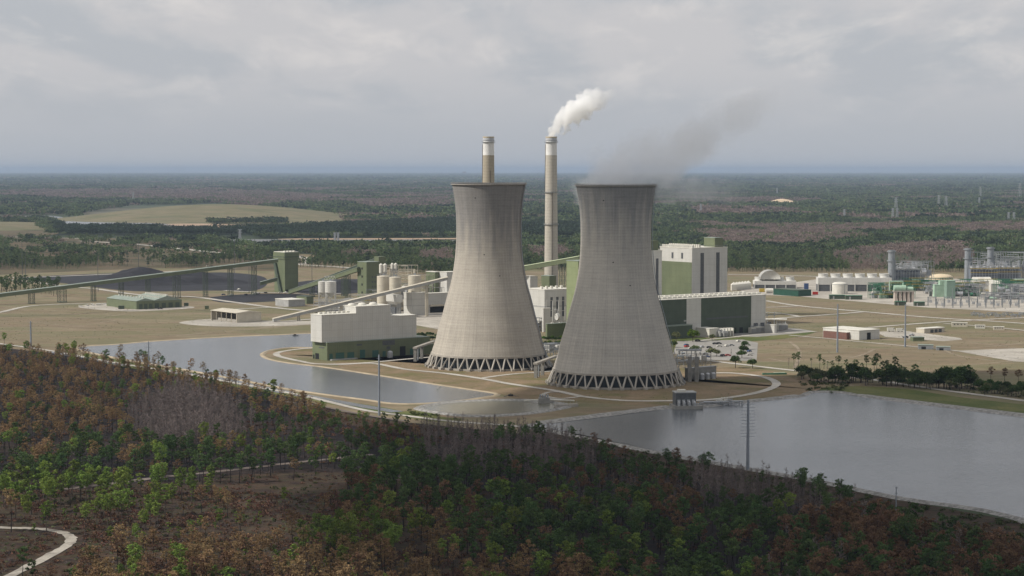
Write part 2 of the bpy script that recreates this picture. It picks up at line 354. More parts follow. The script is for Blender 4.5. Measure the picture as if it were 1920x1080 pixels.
SCOR = groundmat('scorched_heath', [(.36, (.018, .016, .017)), (.46, (.055, .035, .027)), (.54, (.034, .038, .022)), (.62, (.095, .06, .042)), (.74, (.022, .02, .02))], .06, (.5, 1.3, 1), .9, [(.40, (.02, .018, .019)), (.52, (.085, .052, .036)), (.62, (.055, .058, .03)), (.74, (.15, .10, .075))], bump=.6)
mb = MB(); sheet(mb, [(-60, 935), (120, 922), (340, 900), (520, 888), (700, 890), (900, 935), (960, 990), (900, 1040), (1000, 1120), (-100, 1180)], .17, True, 2); sheet(mb, [(500, 742), (620, 770), (760, 793), (900, 808), (980, 816), (860, 822), (760, 815), (640, 795), (520, 760)], .17); sheet(mb, [(1120, 842), (1250, 872), (1400, 905), (1520, 925), (1700, 985), (1920, 1050), (1900, 1062), (1660, 992), (1500, 945), (1380, 920), (1240, 884)], .17)
mbs = MB(); sheet(mbs, [(1000, 806), (1120, 824), (1240, 852), (1470, 895), (1700, 940), (1920, 980), (2200, 1035), (2260, 1300), (1920, 1100), (1700, 1020), (1400, 930), (1120, 870)], .095, False); sheet(mbs, [(1900, 980), (2300, 1050), (2500, 1500), (1900, 1300)], .095, False); struct('shore_grass_ground', mbs, SCOR)
struct('scorched_heath_ground', mb, SCOR)
mb = MB()
for p in ([(-100, 440), (0, 425), (60, 428), (110, 437), (60, 444), (-60, 452)], [(-150, 450), (160, 446), (430, 452), (520, 470), (400, 485), (-150, 480)],
          [(-150, 478), (420, 483), (520, 496), (510, 508), (300, 503), (0, 515), (-150, 520)]): sheet(mb, p, .09)
struct('scrub_ground', mb, FLOOR)
mb = MB(); sheet(mb, [(40, 521), (230, 512), (330, 513), (420, 511), (490, 518), (500, 534), (470, 546), (400, 545), (250, 546), (140, 533)], .12); sheet(mb, [(555, 530), (620, 524), (700, 526), (690, 546), (600, 553), (550, 545)], .12); sheet(mb, [(395, 558), (480, 551), (575, 553), (560, 562), (430, 568)], .12); struct('coal_yard_ground', mb, M_coal)
mb = MB()
for p in ([(500, 664), (545, 653), (600, 650), (640, 690), (720, 706), (830, 724), (930, 738), (960, 745), (1040, 752), (1240, 762), (1300, 764), (1400, 752), (1500, 740), (1560, 715), (1400, 690), (1330, 690), (1200, 690), (1000, 680), (800, 670)],): sheet(mb, p, .10)
struct('brown_grass_ground', mb, BGRASS)
mb = MB()
for p in ([(740, 775), (790, 770), (830, 782), (870, 786), (840, 792), (780, 786)], [(1540, 738), (1560, 725), (1680, 728), (1800, 745), (2000, 770), (2000, 785), (1800, 765), (1640, 746)],
          [(160, 664), (300, 690), (480, 722), (600, 745), (740, 768), (720, 774), (560, 748), (400, 718), (200, 682)], [(1340, 634), (1440, 622), (1530, 621), (1480, 634), (1380, 641)],
          [(1240, 640), (1300, 632), (1340, 640), (1280, 655), (1240, 665)]): sheet(mb, p, .14)
struct('lawn_ground', mb, LAWN)
# yards and pads
mb = MB()
sheet(mb, [(1380, 540), (1440, 536), (1530, 524), (1700, 520), (2040, 530), (2040, 590), (1920, 586), (1740, 577), (1600, 565), (1500, 556), (1400, 552)], .16, False)
sheet(mb, [(1790, 658), (1860, 655), (2040, 650), (2040, 685), (1900, 678)], .16, False)
sheet(mb, [(1640, 622), (1700, 621), (1800, 634), (1805, 637), (1770, 640), (1660, 632)], .16, False)
sheet(mb, [(336, 606), (370, 600), (420, 598), (520, 602), (600, 602), (590, 608), (500, 612), (400, 612)], .16)
sheet(mb, [(146, 576), (190, 569), (240, 580), (340, 574), (360, 578), (260, 584), (200, 582)], .16)
sheet(mb, [(600, 600), (640, 572), (760, 570), (860, 585), (860, 625), (780, 610), (700, 600)], .16, False)
struct('gravel_yard', mb, PADM)
mb = MB()
sheet(mb, [(1270, 640), (1392, 637), (1421, 643), (1419, 675), (1398, 677), (1320, 675), (1262, 664)], .18, False)
sheet(mb, [(1435, 611), (1500, 617), (1532, 622), (1420, 632), (1350, 630), (1300, 612)], .18, False)
struct('parking_lot', mb, mat('parking_surface', (.30, .285, .26), (.235, .225, .205), .06, .95))
# water
WM = bpy.data.materials.new('pond_water'); WM.use_nodes = True; nt2 = WM.node_tree; b = nt2.nodes['Principled BSDF']
b.inputs['Base Color'].default_value = (.105, .115, .125, 1); b.inputs['Roughness'].default_value = .17; b.inputs['IOR'].default_value = 1.33
tcw = nt2.nodes.new('ShaderNodeTexCoord'); mpw = nt2.nodes.new('ShaderNodeMapping'); mpw.inputs['Scale'].default_value = (.7, 1.5, 1); mpw.inputs['Rotation'].default_value = (0, 0, .3)
nt2.links.new(tcw.outputs['Object'], mpw.inputs[0])
n1 = nt2.nodes.new('ShaderNodeTexNoise'); n1.inputs['Scale'].default_value = .55; n1.inputs['Detail'].default_value = 5; nt2.links.new(mpw.outputs[0], n1.inputs['Vector'])
n2 = nt2.nodes.new('ShaderNodeTexNoise'); n2.inputs['Scale'].default_value = .012; n2.inputs['Detail'].default_value = 4; nt2.links.new(mpw.outputs[0], n2.inputs['Vector'])
bw = nt2.nodes.new('ShaderNodeBump'); bw.inputs['Distance'].default_value = .22
mlw = nt2.nodes.new('ShaderNodeMapRange'); mlw.inputs['From Min'].default_value = .35; mlw.inputs['From Max'].default_value = .65; mlw.inputs['To Min'].default_value = .75; mlw.inputs['To Max'].default_value = 1
nt2.links.new(n2.outputs['Fac'], mlw.inputs[0]); nt2.links.new(mlw.outputs[0], bw.inputs['Strength']); nt2.links.new(n1.outputs['Fac'], bw.inputs['Height']); nt2.links.new(bw.outputs[0], b.inputs['Normal'])
LP = [(150, 656), (165, 650), (215, 647), (300, 640), (420, 633), (520, 629), (600, 627), (605, 650), (545, 652), (505, 657), (488, 665), (500, 674), (540, 682), (600, 689), (700, 704), (800, 720), (880, 732), (928, 740), (900, 746), (850, 753), (790, 757), (740, 757), (690, 750), (620, 741), (540, 729), (440, 710), (330, 690), (240, 675)]
MP = [(792, 766), (830, 758), (880, 754), (940, 752), (1000, 753), (1040, 757), (1058, 762), (1035, 768), (990, 775), (940, 779), (880, 780), (825, 774)]
RP = [(990, 802), (1031, 794), (1100, 785), (1258, 767), (1311, 766), (1378, 758), (1501, 745), (1525, 737), (1578, 738), (1631, 747), (1920, 783), (2200, 818), (2300, 1120), (1920, 974), (1700, 936), (1550, 905), (1468, 890), (1330, 866), (1240, 850), (1080, 817), (1023, 806)]
def water(ip, nm, k=4):
    P = smooth([G(*p) for p in ip], True, k)
    if area(P) < 0: P = P[::-1]
    mb = MB(); mb.add([(x, y, .3) for x, y in P], [tuple(range(len(P)))]); struct(nm, mb, WM); return P
wl = water(LP, 'left_pond_water'); bank(wl, [(-.6, .25), (1.4, .7), (2.2, .72), (3.6, .1)], 'left_pond_bank', M_bank)
WM_ = WM; WM = WM.copy(); WM.name = 'shallow_pond_water'; WM.node_tree.nodes['Principled BSDF'].inputs['Base Color'].default_value = (.135, .13, .095, 1)
wm = water(MP, 'middle_pond_water'); WM = WM_; bank(wm, [(-1, .25), (1.8, 1.0), (3, 1.05), (5.5, .1)], 'middle_pond_bank', M_rock)
wr = water(RP, 'right_lake_water'); bank(wr, [(-1.0, .25), (1.8, 1.1), (2.6, 1.15), (5, .1)], 'right_lake_bank', M_rock)
mb = MB(); ribbon(mb, [(1020, 793), (1100, 783), (1180, 773), (1262, 763)], 13, .42, .1, reg=False); ribbon(mb, [(1306, 763), (1378, 755), (1440, 749), (1500, 742)], 9, .42, .2, reg=False); ribbon(mb, [(1600, 741), (1631, 744), (1760, 760), (1920, 779), (2100, 802)], 11, .42, .1, reg=False); struct('riprap_shore', mb, M_rock)
mb = MB(); sheet(mb, [(105, 418), (160, 414), (240, 416), (325, 423), (300, 429), (200, 428), (130, 424)], 1.2); sheet(mb, [(10, 407), (90, 405), (120, 410), (60, 412), (10, 411)], 1.2); struct('far_lake_water', mb, WM)
mb = MB(); sheet(mb, [(430, 450), (540, 449), (760, 449), (860, 452), (830, 459), (640, 462), (500, 460)], .6); sheet(mb, [(1080, 452), (990, 449), (1080, 447)], .6); struct('far_basin_ground', mb, mat('basin_grey', (.17, .175, .18), (.13, .135, .14), .01, .9))
mb = MB(); sheet(mb, [(300, 421), (420, 420), (520, 424), (640, 415), (560, 427), (440, 434), (330, 432)], .5); sheet(mb, [(560, 448), (860, 447), (900, 449), (560, 450)], .9); sheet(mb, [(985, 447), (1090, 447), (1090, 449), (985, 450)], .9); sheet(mb, [(1480, 405), (1560, 386), (1860, 392), (1860, 394), (1600, 389), (1500, 407)], .9);
struct('bare_earth_ground', mb, mat('bare_earth', (.42, .31, .22), (.30, .21, .14), .01, .95))
# canal, roads and paths
mb = MB(); 
for p, w in (([(95, 660), (160, 671), (240, 686)], 8), ([(300, 694), (360, 703), (420, 712), (470, 723), (540, 737)], 10), ([(560, 741), (610, 749), (680, 762), (745, 773)], 9)): ribbon(mb, p, w, .22, .1)
struct('canal_water', mb, WM)
mb = MB()
R = lambda p, w, z=.3, j=.06: ribbon(mb, p, w, z, j)
R([(-60, 638), (0, 645), (100, 659), (200, 678), (320, 697), (420, 715), (560, 741), (680, 769), (760, 780), (850, 791), (960, 799), (1060, 812), (1180, 838)], 4.5)
R([(600, 652), (560, 655), (523, 661), (522, 668), (560, 677), (600, 683), (680, 681), (760, 674), (830, 668)], 5, .26)
R([(600, 683), (640, 684), (700, 682), (760, 693), (830, 700), (900, 710), (960, 721), (1040, 733), (1100, 745), (1180, 752), (1260, 752), (1330, 750), (1400, 741), (1445, 729), (1455, 718), (1430, 707), (1370, 700), (1320, 701)], 5.5, .30)
R([(900, 710), (950, 703), (1000, 699), (1040, 696)], 4, .27)
R([(1015, 742), (1030, 736), (1060, 736)], 3, .33, .1); R([(1015, 742), (1050, 748), (1090, 744)], 3, .34, .1)
R([(1300, 672), (1340, 678), (1400, 685), (1450, 691), (1540, 701), (1640, 713), (1760, 731), (1920, 752), (2060, 772)], 6, .30)
R([(1435, 564), (1500, 574), (1622, 585), (1750, 596), (1850, 602), (1990, 612)], 7, .30); R([(1435, 599), (1500, 594), (1560, 590), (1622, 585)], 6, .33)
R([(1435, 577), (1500, 574)], 5, .35); R([(1435, 586), (1470, 589), (1500, 594)], 5, .35)
R([(1625, 615), (1725, 607), (1817, 601), (1920, 596), (2000, 592)], 6, .33); R([(1770, 607), (1850, 613), (1920, 620), (2000, 628)], 5, .36)
R([(1300, 640), (1370, 633), (1430, 627), (1530, 622)], 5, .30); R([(1480, 629), (1550, 635), (1610, 641), (1720, 651), (1800, 659), (1920, 674), (2000, 686)], 4, .31)
R([(150, 452), (250, 458), (370, 470), (445, 478)], 16, .4); R([(560, 480), (578, 488), (572, 494), (555, 496), (620, 500), (660, 503)], 12, .4)
R([(-60, 524), (0, 522), (120, 518), (240, 513), (330, 509), (440, 503)], 10, .35); R([(-60, 514), (0, 523), (60, 529), (130, 538), (180, 542), (260, 553), (360, 557), (430, 566), (520, 578), (600, 585)], 8, .38)
R([(-60, 596), (0, 586), (50, 575), (110, 571), (200, 569)], 6, .33); R([(480, 604), (540, 602), (600, 598), (700, 596)], 7, .3)
R([(420, 545), (500, 549), (600, 551), (640, 551)], 7, .36); R([(400, 583), (480, 578), (600, 573)], 6, .33)
R([(1365, 515), (1440, 516), (1540, 519)], 10, .4); R([(0, 444), (100, 446), (160, 448)], 10, .4)
R([(470, 395), (520, 397), (543, 400), (530, 404), (490, 408)], 22, 12, 0); 
mb.v = mb.v; struct('gravel_road', mb, ROADM)
mb = MB(); ribbon(mb, [(-120, 980), (0, 990), (60, 992), (110, 998), (133, 1008), (128, 1022), (90, 1044), (20, 1082), (-60, 1130)], 4.2, .35, .25); ribbon(mb, [(-120, 984), (0, 990)], 3, .30, .1); struct('sandy_track', mb, groundmat('pale_sand', [(.4, (.22, .20, .175)), (.6, (.42, .39, .34))], .08, (1, 1, 1), .8, bump=0))
mb = MB(); ribbon(mb, [(100, 920), (200, 909), (300, 896), (380, 888), (460, 879), (540, 870), (620, 861), (700, 853)], 5, .30, .12); ribbon(mb, [(520, 752), (600, 762), (680, 778), (760, 790)], 3, .3, .1); struct('dirt_track', mb, DIRT)
mb = MB(); ribbon(mb, [(-60, 596), (0, 594), (120, 591), (200, 585), (320, 580), (410, 585)], 1.6, .5, 0, reg=False); struct('railway_track', mb, mat('rail_brown', (.09, .07, .065), None, .3, .9))
TRK = groundmat('worn_track', [(.4, (.22, .18, .13)), (.6, (.32, .27, .205))], .05, (1, 1, 1), .4, bump=0)
mb = MB(); rt = random.Random(5)
for k in range(46):
    px = rt.choice([rt.uniform(0, 580), rt.uniform(1440, 1900)]); py = rt.uniform(586, 632) if px < 900 else rt.uniform(566, 690); L_ = rt.uniform(50, 220); s_ = rt.uniform(-.12, .12)
    ribbon(mb, [(px, py), (px + L_ * .4, py + L_ * .4 * s_ + rt.uniform(-2, 2)), (px + L_, py + L_ * s_ + rt.uniform(-3, 3))], rt.uniform(.8, 2.2), .085 + k * .0012, .3, reg=False)
for p in ([(1760, 650), (1800, 668), (1900, 680)], [(1640, 655), (1600, 670), (1500, 680), (1440, 672)], [(1480, 640), (1500, 660), (1490, 690)], [(300, 632), (420, 622), (540, 612), (590, 608)]): ribbon(mb, p, 2.5, .145, .3, reg=False)
struct('worn_tracks_ground', mb, TRK)
# landfill mounds
def mound(name, cx, cyy, rx, ry, h, m, nx=36, ny=18, pw=2.0, noise=0):
    mb = MB(); vs = []
    for j in range(ny + 1):
        for i in range(nx):
            w = 2 * math.pi * i / nx; r = j / ny; x = r * math.cos(w); y = r * math.sin(w)
            z = h * (math.cos(math.pi * r) * .5 + .5) ** (1 / pw) if r < 1 else -.5
            vs.append((cx + rx * x, cyy + ry * y, z + noise * (fnoise(np.array([x * 4 + 9.]), np.array([y * 4 + 9.]))[0] - .5) * (1 - r)))
    fs = [(j * nx + i, j * nx + (i + 1) % nx, (j + 1) * nx + (i + 1) % nx, (j + 1) * nx + i)[::-1] for j in range(1, ny) for i in range(nx)] + [tuple(nx + i for i in range(nx))]
    mb.add(vs, fs); return mb.build(name, m, None, True)
tag(mound('landfill_hill', -850, 5850, 480, 560, 41, MOUNDM, 48, 20, 1.6), kind='structure')
def onm(px, py, z=0):
    for _ in range(40):
        x, y = G(px, py, z); r = min(1, math.hypot((x + 850) / 480, (y - 5850) / 560)); z = z * .5 + .5 * 41 * (math.cos(math.pi * r) * .5 + .5) ** (1 / 1.6)
    return x, y, z
for nm_, pts_, w_ in (('hill_road', [(474, 406), (500, 404.5), (528, 402.5), (543, 399.5), (538, 397), (522, 395.2)], 12), ('hill_terrace_road', [(200, 404), (280, 402), (360, 401), (440, 402), (500, 404.5)], 7)):
    P_ = [onm(*q) for q in pts_]; mb = MB(); vs = []
    for x, y, z in P_: vs += [(x, y - w_, z + 1.2), (x, y + w_, z + 1.6)]
    mb.add(vs, [(2 * i, 2 * i + 2, 2 * i + 3, 2 * i + 1) for i in range(len(P_) - 1)]); struct(nm_, mb, ROADM if w_ == 12 else MT['worn_track'])
tag(mound('far_hill', -1260, 4950, 230, 300, 13, MOUNDM), kind='structure')
x, y = G(262, 532); 
co_ = mound('coal_pile', x, y, 95, 55, 19, M_coal, 40, 14, .9, 10); tag(co_, 'large black coal pile heaped on the coal yard behind the green conveyor', 'coal pile')
x, y = G(350, 530); c2_ = mound('coal_pile', x, y, 105, 55, 14, M_coal, 40, 14, .9, 9); tag(c2_, 'long low ridge of black coal right of the tallest coal pile', 'coal pile')
x, y = G(640, 541); c2_ = mound('coal_pile', x, y, 35, 45, 11, M_coal, 40, 14, 1.5, 3); tag(c2_, 'black coal heap between the two green transfer towers', 'coal pile')
for px, py, r, h, lb in ((1467, 383, 75, 22, 'big pale orange sand heap in the woods behind the gas plant'), (1492, 382, 40, 9, 'low pale sand heap right beside the big sand heap'), (1692, 412, 55, 9, 'pale sand bank in the green woods behind the gas plant stacks')):
    x, y = G(px, py); tag(mound('sand_heap', x, y, r, r * 1.2, h, mat('orange_sand', (.66, .52, .36), (.5, .38, .25), .02, .95)), lb, 'sand heap')
# ------------------------------------------------------------------ trees
def leafcloud(mb, c, rad, n, s, rng, flat=.55):
    for _ in range(n):
        d = rng.normal(size=3); d /= np.linalg.norm(d) + 1e-9; r = rng.random() ** .45
        p = np.array(c) + d * np.array(rad) * r
        a = rng.normal(size=3); a[2] *= flat; a /= np.linalg.norm(a); b_ = rng.normal(size=3); b_[2] *= flat; b_ -= a * a.dot(b_); b_ /= np.linalg.norm(b_)
        w = s * rng.uniform(.6, 1.3); h = s * rng.uniform(.5, 1.0)
        o = len(mb.v); mb.v += [tuple(p - a * w), tuple(p + b_ * h), tuple(p + a * w), tuple(p - b_ * h * .8)]; mb.f.append((o, o + 1, o + 2, o + 3)); mb.mi.append(mb.cur)
def limb(mb, p, q, r0, r1, n=4): mb.tube(p, q, r0, r1, n, caps=False)
def pine(seed, h=14, cf=.42, rad=2.6, ncl=11, nl=34, s=.44, sparse=0):
    rng = np.random.default_rng(seed); t = MB(); c = MB(); pts = []; x = y = 0.0
    K = 5
    for k in range(K + 1): pts.append((x, y, h * k / K - (.3 if k == 0 else 0))); x += rng.normal() * .16; y += rng.normal() * .16
    for k in range(K): limb(t, pts[k], pts[k + 1], .24 * (1 - k / K * .8), .24 * (1 - (k + 1) / K * .8), 6)
    at = lambda z: np.array([np.interp(z, [q[2] for q in pts], [q[i] for q in pts]) for i in (0, 1)] + [z])
    for k in range(ncl):
        f = (k + .5) / ncl; z = h * (1 - cf * (1 - f)); w = k * 2.4 + rng.uniform(-.5, .5)
        rr = rad * (math.sin(math.pi * min(1, (1 - f) * .85 + .14)) ** .7) * rng.uniform(.45, 1.0)
        if rng.random() < sparse: continue
        a = at(z); b_ = a + np.array([math.cos(w) * rr, math.sin(w) * rr, rng.uniform(.1, .9)])
        limb(t, a, b_, .07, .03, 3); cr = rad * rng.uniform(.36, .54)
        leafcloud(c, b_, (cr, cr, cr * .55), nl, s, rng)
    leafcloud(c, at(h) + np.array([0, 0, .1]), (rad * .35, rad * .35, rad * .4), nl, s, rng)
    return t, c
def cypress(seed, h=13, nb=40):
    rng = np.random.default_rng(seed); t = MB(); c = MB()
    t.tube((0, 0, -.3), (0, 0, h * .5), .26, .13, 5, False); t.tube((0, 0, h * .5), (rng.normal() * .3, rng.normal() * .3, h), .13, .03, 4, False)
    for k in range(nb):
        z = h * rng.uniform(.25, .97); w = rng.uniform(0, 6.28); l = (1.1 - z / h) * rng.uniform(1.0, 2.3) + .5; up = rng.uniform(.35, .9)
        a = np.array([0, 0, z]); b_ = a + np.array([math.cos(w) * l, math.sin(w) * l, l * up])
        for q in range(6):
            p = a + (b_ - a) * rng.uniform(0, .8); d = (b_ - a) * rng.uniform(.3, .6) + rng.normal(size=3) * .35; e = np.cross(d, rng.normal(size=3)); e *= .085 / (np.linalg.norm(e) + 1e-6)
            o = len(c.v); c.v += [tuple(p - e), tuple(p + e), tuple(p + d)]; c.f.append((o, o + 1, o + 2)); c.mi.append(0)
        o = len(c.v); e = np.array([-math.sin(w), math.cos(w), 0]) * .05; c.v += [tuple(a - e), tuple(a + e), tuple(b_)]; c.f.append((o, o + 1, o + 2)); c.mi.append(0)
    return t, c
def broad(seed, h=8, rad=4, ncl=34, nl=44, s=.5, tr=.3):
    rng = np.random.default_rng(seed); t = MB(); c = MB(); t.tube((0, 0, -.2), (0, 0, h * .4), tr, tr * .7, 7, False)
    for k in range(ncl):
        d = rng.normal(size=3); d /= np.linalg.norm(d); d[2] = abs(d[2]) * .9 - .15; r = rng.uniform(.3, .85)
        p = np.array([0, 0, h * .55]) + d * np.array([rad, rad, h * .45]) * r
        if k % 3 == 0: limb(t, (0, 0, h * .38), p, .12, .04, 4)
        cr = rad * rng.uniform(.28, .42); leafcloud(c, p, (cr, cr, cr * .75), nl, s, rng)
    return t, c
def palm(seed, h=7):
    rng = np.random.default_rng(seed); t = MB(); c = MB(); t.tube((0, 0, -.2), (.2, 0, h), .2, .16, 7, False)
    for k in range(22):
        w = rng.uniform(0, 6.28); e = rng.uniform(-.5, 1.1); d = np.array([math.cos(w) * math.cos(e), math.sin(w) * math.cos(e), math.sin(e)]); a = np.array([.2, 0, h]); sd = np.array([-math.sin(w), math.cos(w), 0]) * .28
        m_ = a + d * 1.1; q = a + d * 1.9 + np.array([0, 0, -.5]); o = len(c.v)
        c.v += [tuple(a), tuple(m_ - sd), tuple(q), tuple(m_ + sd)]; c.f.append((o, o + 1, o + 2, o + 3)); c.mi.append(0)
    return t, c
def shrub(seed, r=1.0, n=40, s=.3):
    rng = np.random.default_rng(seed); c = MB(); leafcloud(c, (0, 0, r * .45), (r, r, r * .55), n, s, rng); return c
def clump(seed, r=16, h=10, n=170, s=1.9):
    rng = np.random.default_rng(seed); c = MB(); nt_ = 14
    for k in range(nt_):
        x, y = rng.uniform(-r, r, 2); hh = h * rng.uniform(.7, 1.15); leafcloud(c, (x, y, hh * .72), (rng.uniform(2.5, 4), rng.uniform(2.5, 4), hh * .28), n // nt_, s, rng, 1)
    return c
KINDS = {}
def variants(kind, fn, specs, lm, bm):
    KINDS[kind] = []
    for i, kw in enumerate(specs):
        t, c = fn(**kw); tm = bpy.data.meshes.new(kind + '_trunk'); tm.from_pydata(t.v, [], t.f); tm.materials.append(bm); tm.update()
        cm = bpy.data.meshes.new(kind + '_crown'); cm.from_pydata(c.v, [], c.f); cm.materials.append(lm); cm.update()
        jm = MB(); jm.v = list(t.v); jm.f = list(t.f); jm.mi = [0] * len(t.f); jm.cur = 1; jm.add(c.v, c.f)
        j = bpy.data.meshes.new(kind + '_whole'); j.from_pydata(jm.v, [], jm.f); j.materials.append(bm); j.materials.append(lm); j.polygons.foreach_set('material_index', jm.mi); j.update()
        KINDS[kind].append((tm, cm, j))
PS = [dict(seed=i, h=hh, cf=cf * .95, rad=rd * 1.1, ncl=nc) for i, (hh, cf, rd, nc) in enumerate([(15, .42, 2.6, 12), (13, .5, 2.4, 12), (16, .38, 2.9, 13), (12, .55, 2.1, 11), (14, .45, 3.1, 13), (10, .6, 1.9, 9)])]
variants('green_pine', pine, PS, L_green, M_bark)
variants('dark_pine', pine, [dict(p, seed=p['seed'] + 20) for p in PS], L_dgreen, M_cbark)
variants('scorched_pine', pine, [dict(p, seed=p['seed'] + 40, nl=24, s=.40) for p in PS], L_brown, M_cbark)
variants('rusty_pine', pine, [dict(p, seed=p['seed'] + 60, nl=28) for p in PS], L_rust, M_cbark)
variants('bare_cypress', cypress, [dict(seed=i, h=hh) for i, hh in enumerate([14, 12, 15, 10])], L_twig, M_gbark)
variants('young_pine', pine, [dict(seed=80 + i, h=hh, cf=.8, rad=1.3, ncl=9, nl=20, s=.34) for i, hh in enumerate([6, 7.5, 5])], L_green, M_bark)
variants('oak', broad, [dict(seed=i, h=hh, rad=rd) for i, (hh, rd) in enumerate([(9, 4.5), (8, 5), (11, 5)])], L_oak, M_bark)
variants('grey_oak', broad, [dict(seed=10 + i, h=7, rad=4, nl=22) for i in range(2)], L_grey, M_gbark)
variants('lime_tree', broad, [dict(seed=20, h=11, rad=5, ncl=34)], L_lime, M_bark)
variants('cabbage_palm', palm, [dict(seed=1)], L_dgreen, M_gbark)
PROTO = bpy.data.collections.new('tree_prototypes')
def proto_coll(name, meshes):
    c = bpy.data.collections.new(name)
    for i, m in enumerate(meshes): o = bpy.data.objects.new('%s_%02d' % (name, i), m); c.objects.link(o)
    return c
GNS = {}
def gn_group(name, coll, n):
    g = bpy.data.node_groups.new(name, 'GeometryNodeTree'); g.interface.new_socket('Geometry', in_out='INPUT', socket_type='NodeSocketGeometry'); g.interface.new_socket('Geometry', in_out='OUTPUT', socket_type='NodeSocketGeometry')
    N = g.nodes; L = g.links; gi = N.new('NodeGroupInput'); go = N.new('NodeGroupOutput')
    ci = N.new('GeometryNodeCollectionInfo'); ci.inputs[0].default_value = coll; ci.inputs['Separate Children'].default_value = True; ci.inputs['Reset Children'].default_value = True
    ip = N.new('GeometryNodeInstanceOnPoints'); ip.inputs['Pick Instance'].default_value = True
    def at(nm, ty): a = N.new('GeometryNodeInputNamedAttribute'); a.data_type = ty; a.inputs[0].default_value = nm; return a.outputs[0]
    L.new(gi.outputs[0], ip.inputs['Points']); L.new(ci.outputs[0], ip.inputs['Instance']); L.new(at('pick', 'INT'), ip.inputs['Instance Index'])
    L.new(at('turn', 'FLOAT_VECTOR'), ip.inputs['Rotation']); L.new(at('size', 'FLOAT_VECTOR'), ip.inputs['Scale']); L.new(ip.outputs[0], go.inputs[0]); return g
def scatter(name, pts, coll, pick, size, seed=0):
    n = len(pts)
    if n == 0: return
    rng = np.random.default_rng(seed + 5); me = bpy.data.meshes.new(name); me.vertices.add(n)
    me.vertices.foreach_set('co', np.asarray(pts, np.float32).ravel())
    a = me.attributes.new('pick', 'INT', 'POINT'); a.data.foreach_set('value', np.asarray(pick, np.int32))
    t = np.zeros((n, 3), np.float32); t[:, 2] = rng.uniform(0, 6.283, n); t[:, :2] = rng.normal(size=(n, 2)) * .03
    a = me.attributes.new('turn', 'FLOAT_VECTOR', 'POINT'); a.data.foreach_set('vector', t.ravel())
    s = np.repeat(np.asarray(size, np.float32)[:, None], 3, 1); s[:, 2] *= rng.uniform(.88, 1.15, n)
    a = me.attributes.new('size', 'FLOAT_VECTOR', 'POINT'); a.data.foreach_set('vector', s.ravel())
    me.update(); o = bpy.data.objects.new(name, me); COL.objects.link(o)
    md = o.modifiers.new('scatter', 'NODES'); md.node_group = gn_group(name, coll, n); o['kind'] = 'stuff'; return o
# --- foreground woodland: zones in image coordinates of the tree's foot
Z = [  # polygon, chance, {kind: weight}
 ([(250, 770), (330, 748), (430, 762), (470, 800), (450, 840), (330, 850), (245, 835)], 1.0, dict(bare_cypress=1), 1.0),
 ([(-200, 640), (200, 650), (430, 716), (560, 755), (620, 800), (520, 800), (440, 770), (330, 745), (240, 775), (240, 832), (-200, 845)], 0.36, dict(scorched_pine=.80, green_pine=.09, dark_pine=.06, rusty_pine=.05), 0.7),
 ([(440, 780), (540, 760), (640, 785), (760, 800), (800, 830), (780, 870), (640, 855), (440, 870)], 0.42, dict(dark_pine=.55, green_pine=.15, scorched_pine=.12, young_pine=.18), 0.55),
 ([(-200, 845), (240, 832), (460, 845), (640, 855), (700, 850), (700, 900), (460, 905), (-200, 935)], 0.4, dict(dark_pine=.72, green_pine=.1, scorched_pine=.18), 0.8),
 ([(-200, 930), (60, 915), (330, 905), (400, 930), (350, 990), (200, 1010), (-200, 1000)], 0.2, dict(green_pine=.75, young_pine=.2, scorched_pine=.05), 0.95),
 ([(-200, 1080), (30, 1080), (140, 1020), (180, 1100), (-200, 1300)], 0.12, dict(young_pine=.6, dark_pine=.4), 0.8),
 ([(200, 1000), (400, 930), (640, 950), (640, 1010), (420, 1060), (180, 1060)], 0.13, dict(young_pine=.4, green_pine=.3, scorched_pine=.3), 0.7),
 ([(800, 810), (1010, 815), (1110, 845), (1130, 880), (1000, 905), (820, 900), (780, 850)], 0.9, dict(bare_cypress=.93, dark_pine=.07), 0.72),
 ([(1310, 880), (1400, 905), (1520, 925), (1620, 965), (1560, 985), (1400, 965), (1300, 940)], 0.9, dict(bare_cypress=.9, dark_pine=.1), 0.72),
 ([(540, 1000), (640, 985), (830, 1020), (870, 1075), (560, 1060)], 0.6, dict(green_pine=.7, scorched_pine=.3), 0.85),
 ([(140, 1070), (400, 1060), (560, 1060), (900, 1085), (1150, 1110), (1150, 1300), (-100, 1300)], 0.62, dict(scorched_pine=.66, rusty_pine=.14, green_pine=.12, young_pine=.08), 0.85),
 ([(1480, 1010), (1620, 985), (1800, 1040), (2100, 1120), (2100, 1400), (1560, 1400), (1420, 1130)], 0.95, dict(rusty_pine=.60, dark_pine=.26, bare_cypress=.14), 0.85),
 ([(1000, 880), (1110, 850), (1250, 872), (1400, 930), (1380, 1000), (1100, 960)], 0.6, dict(dark_pine=.62, rusty_pine=.22, bare_cypress=.16), 0.62),
 ([(640, 880), (1000, 880), (1400, 940), (1520, 1010), (1480, 1140), (1480, 1400), (1150, 1400), (1000, 1090), (820, 1060), (640, 960)], 0.52, dict(dark_pine=.72, green_pine=.13, rusty_pine=.15), 0.85),
]
sp_ = 4.6; gx, gy = np.meshgrid(np.arange(-480, 520, sp_), np.arange(560, 1520, sp_)); gx = gx.ravel() + RNG.uniform(-2, 2, gx.size); gy = gy.ravel() + RNG.uniform(-2, 2, gy.size)
ix, iy = PRa(gx, gy); ok = (ix > -120) & (ix < 2040) & (iy < 1240) & inpoly(ix, iy, WOODF)
gx, gy, ix, iy = gx[ok], gy[ok], ix[ok], iy[ok]
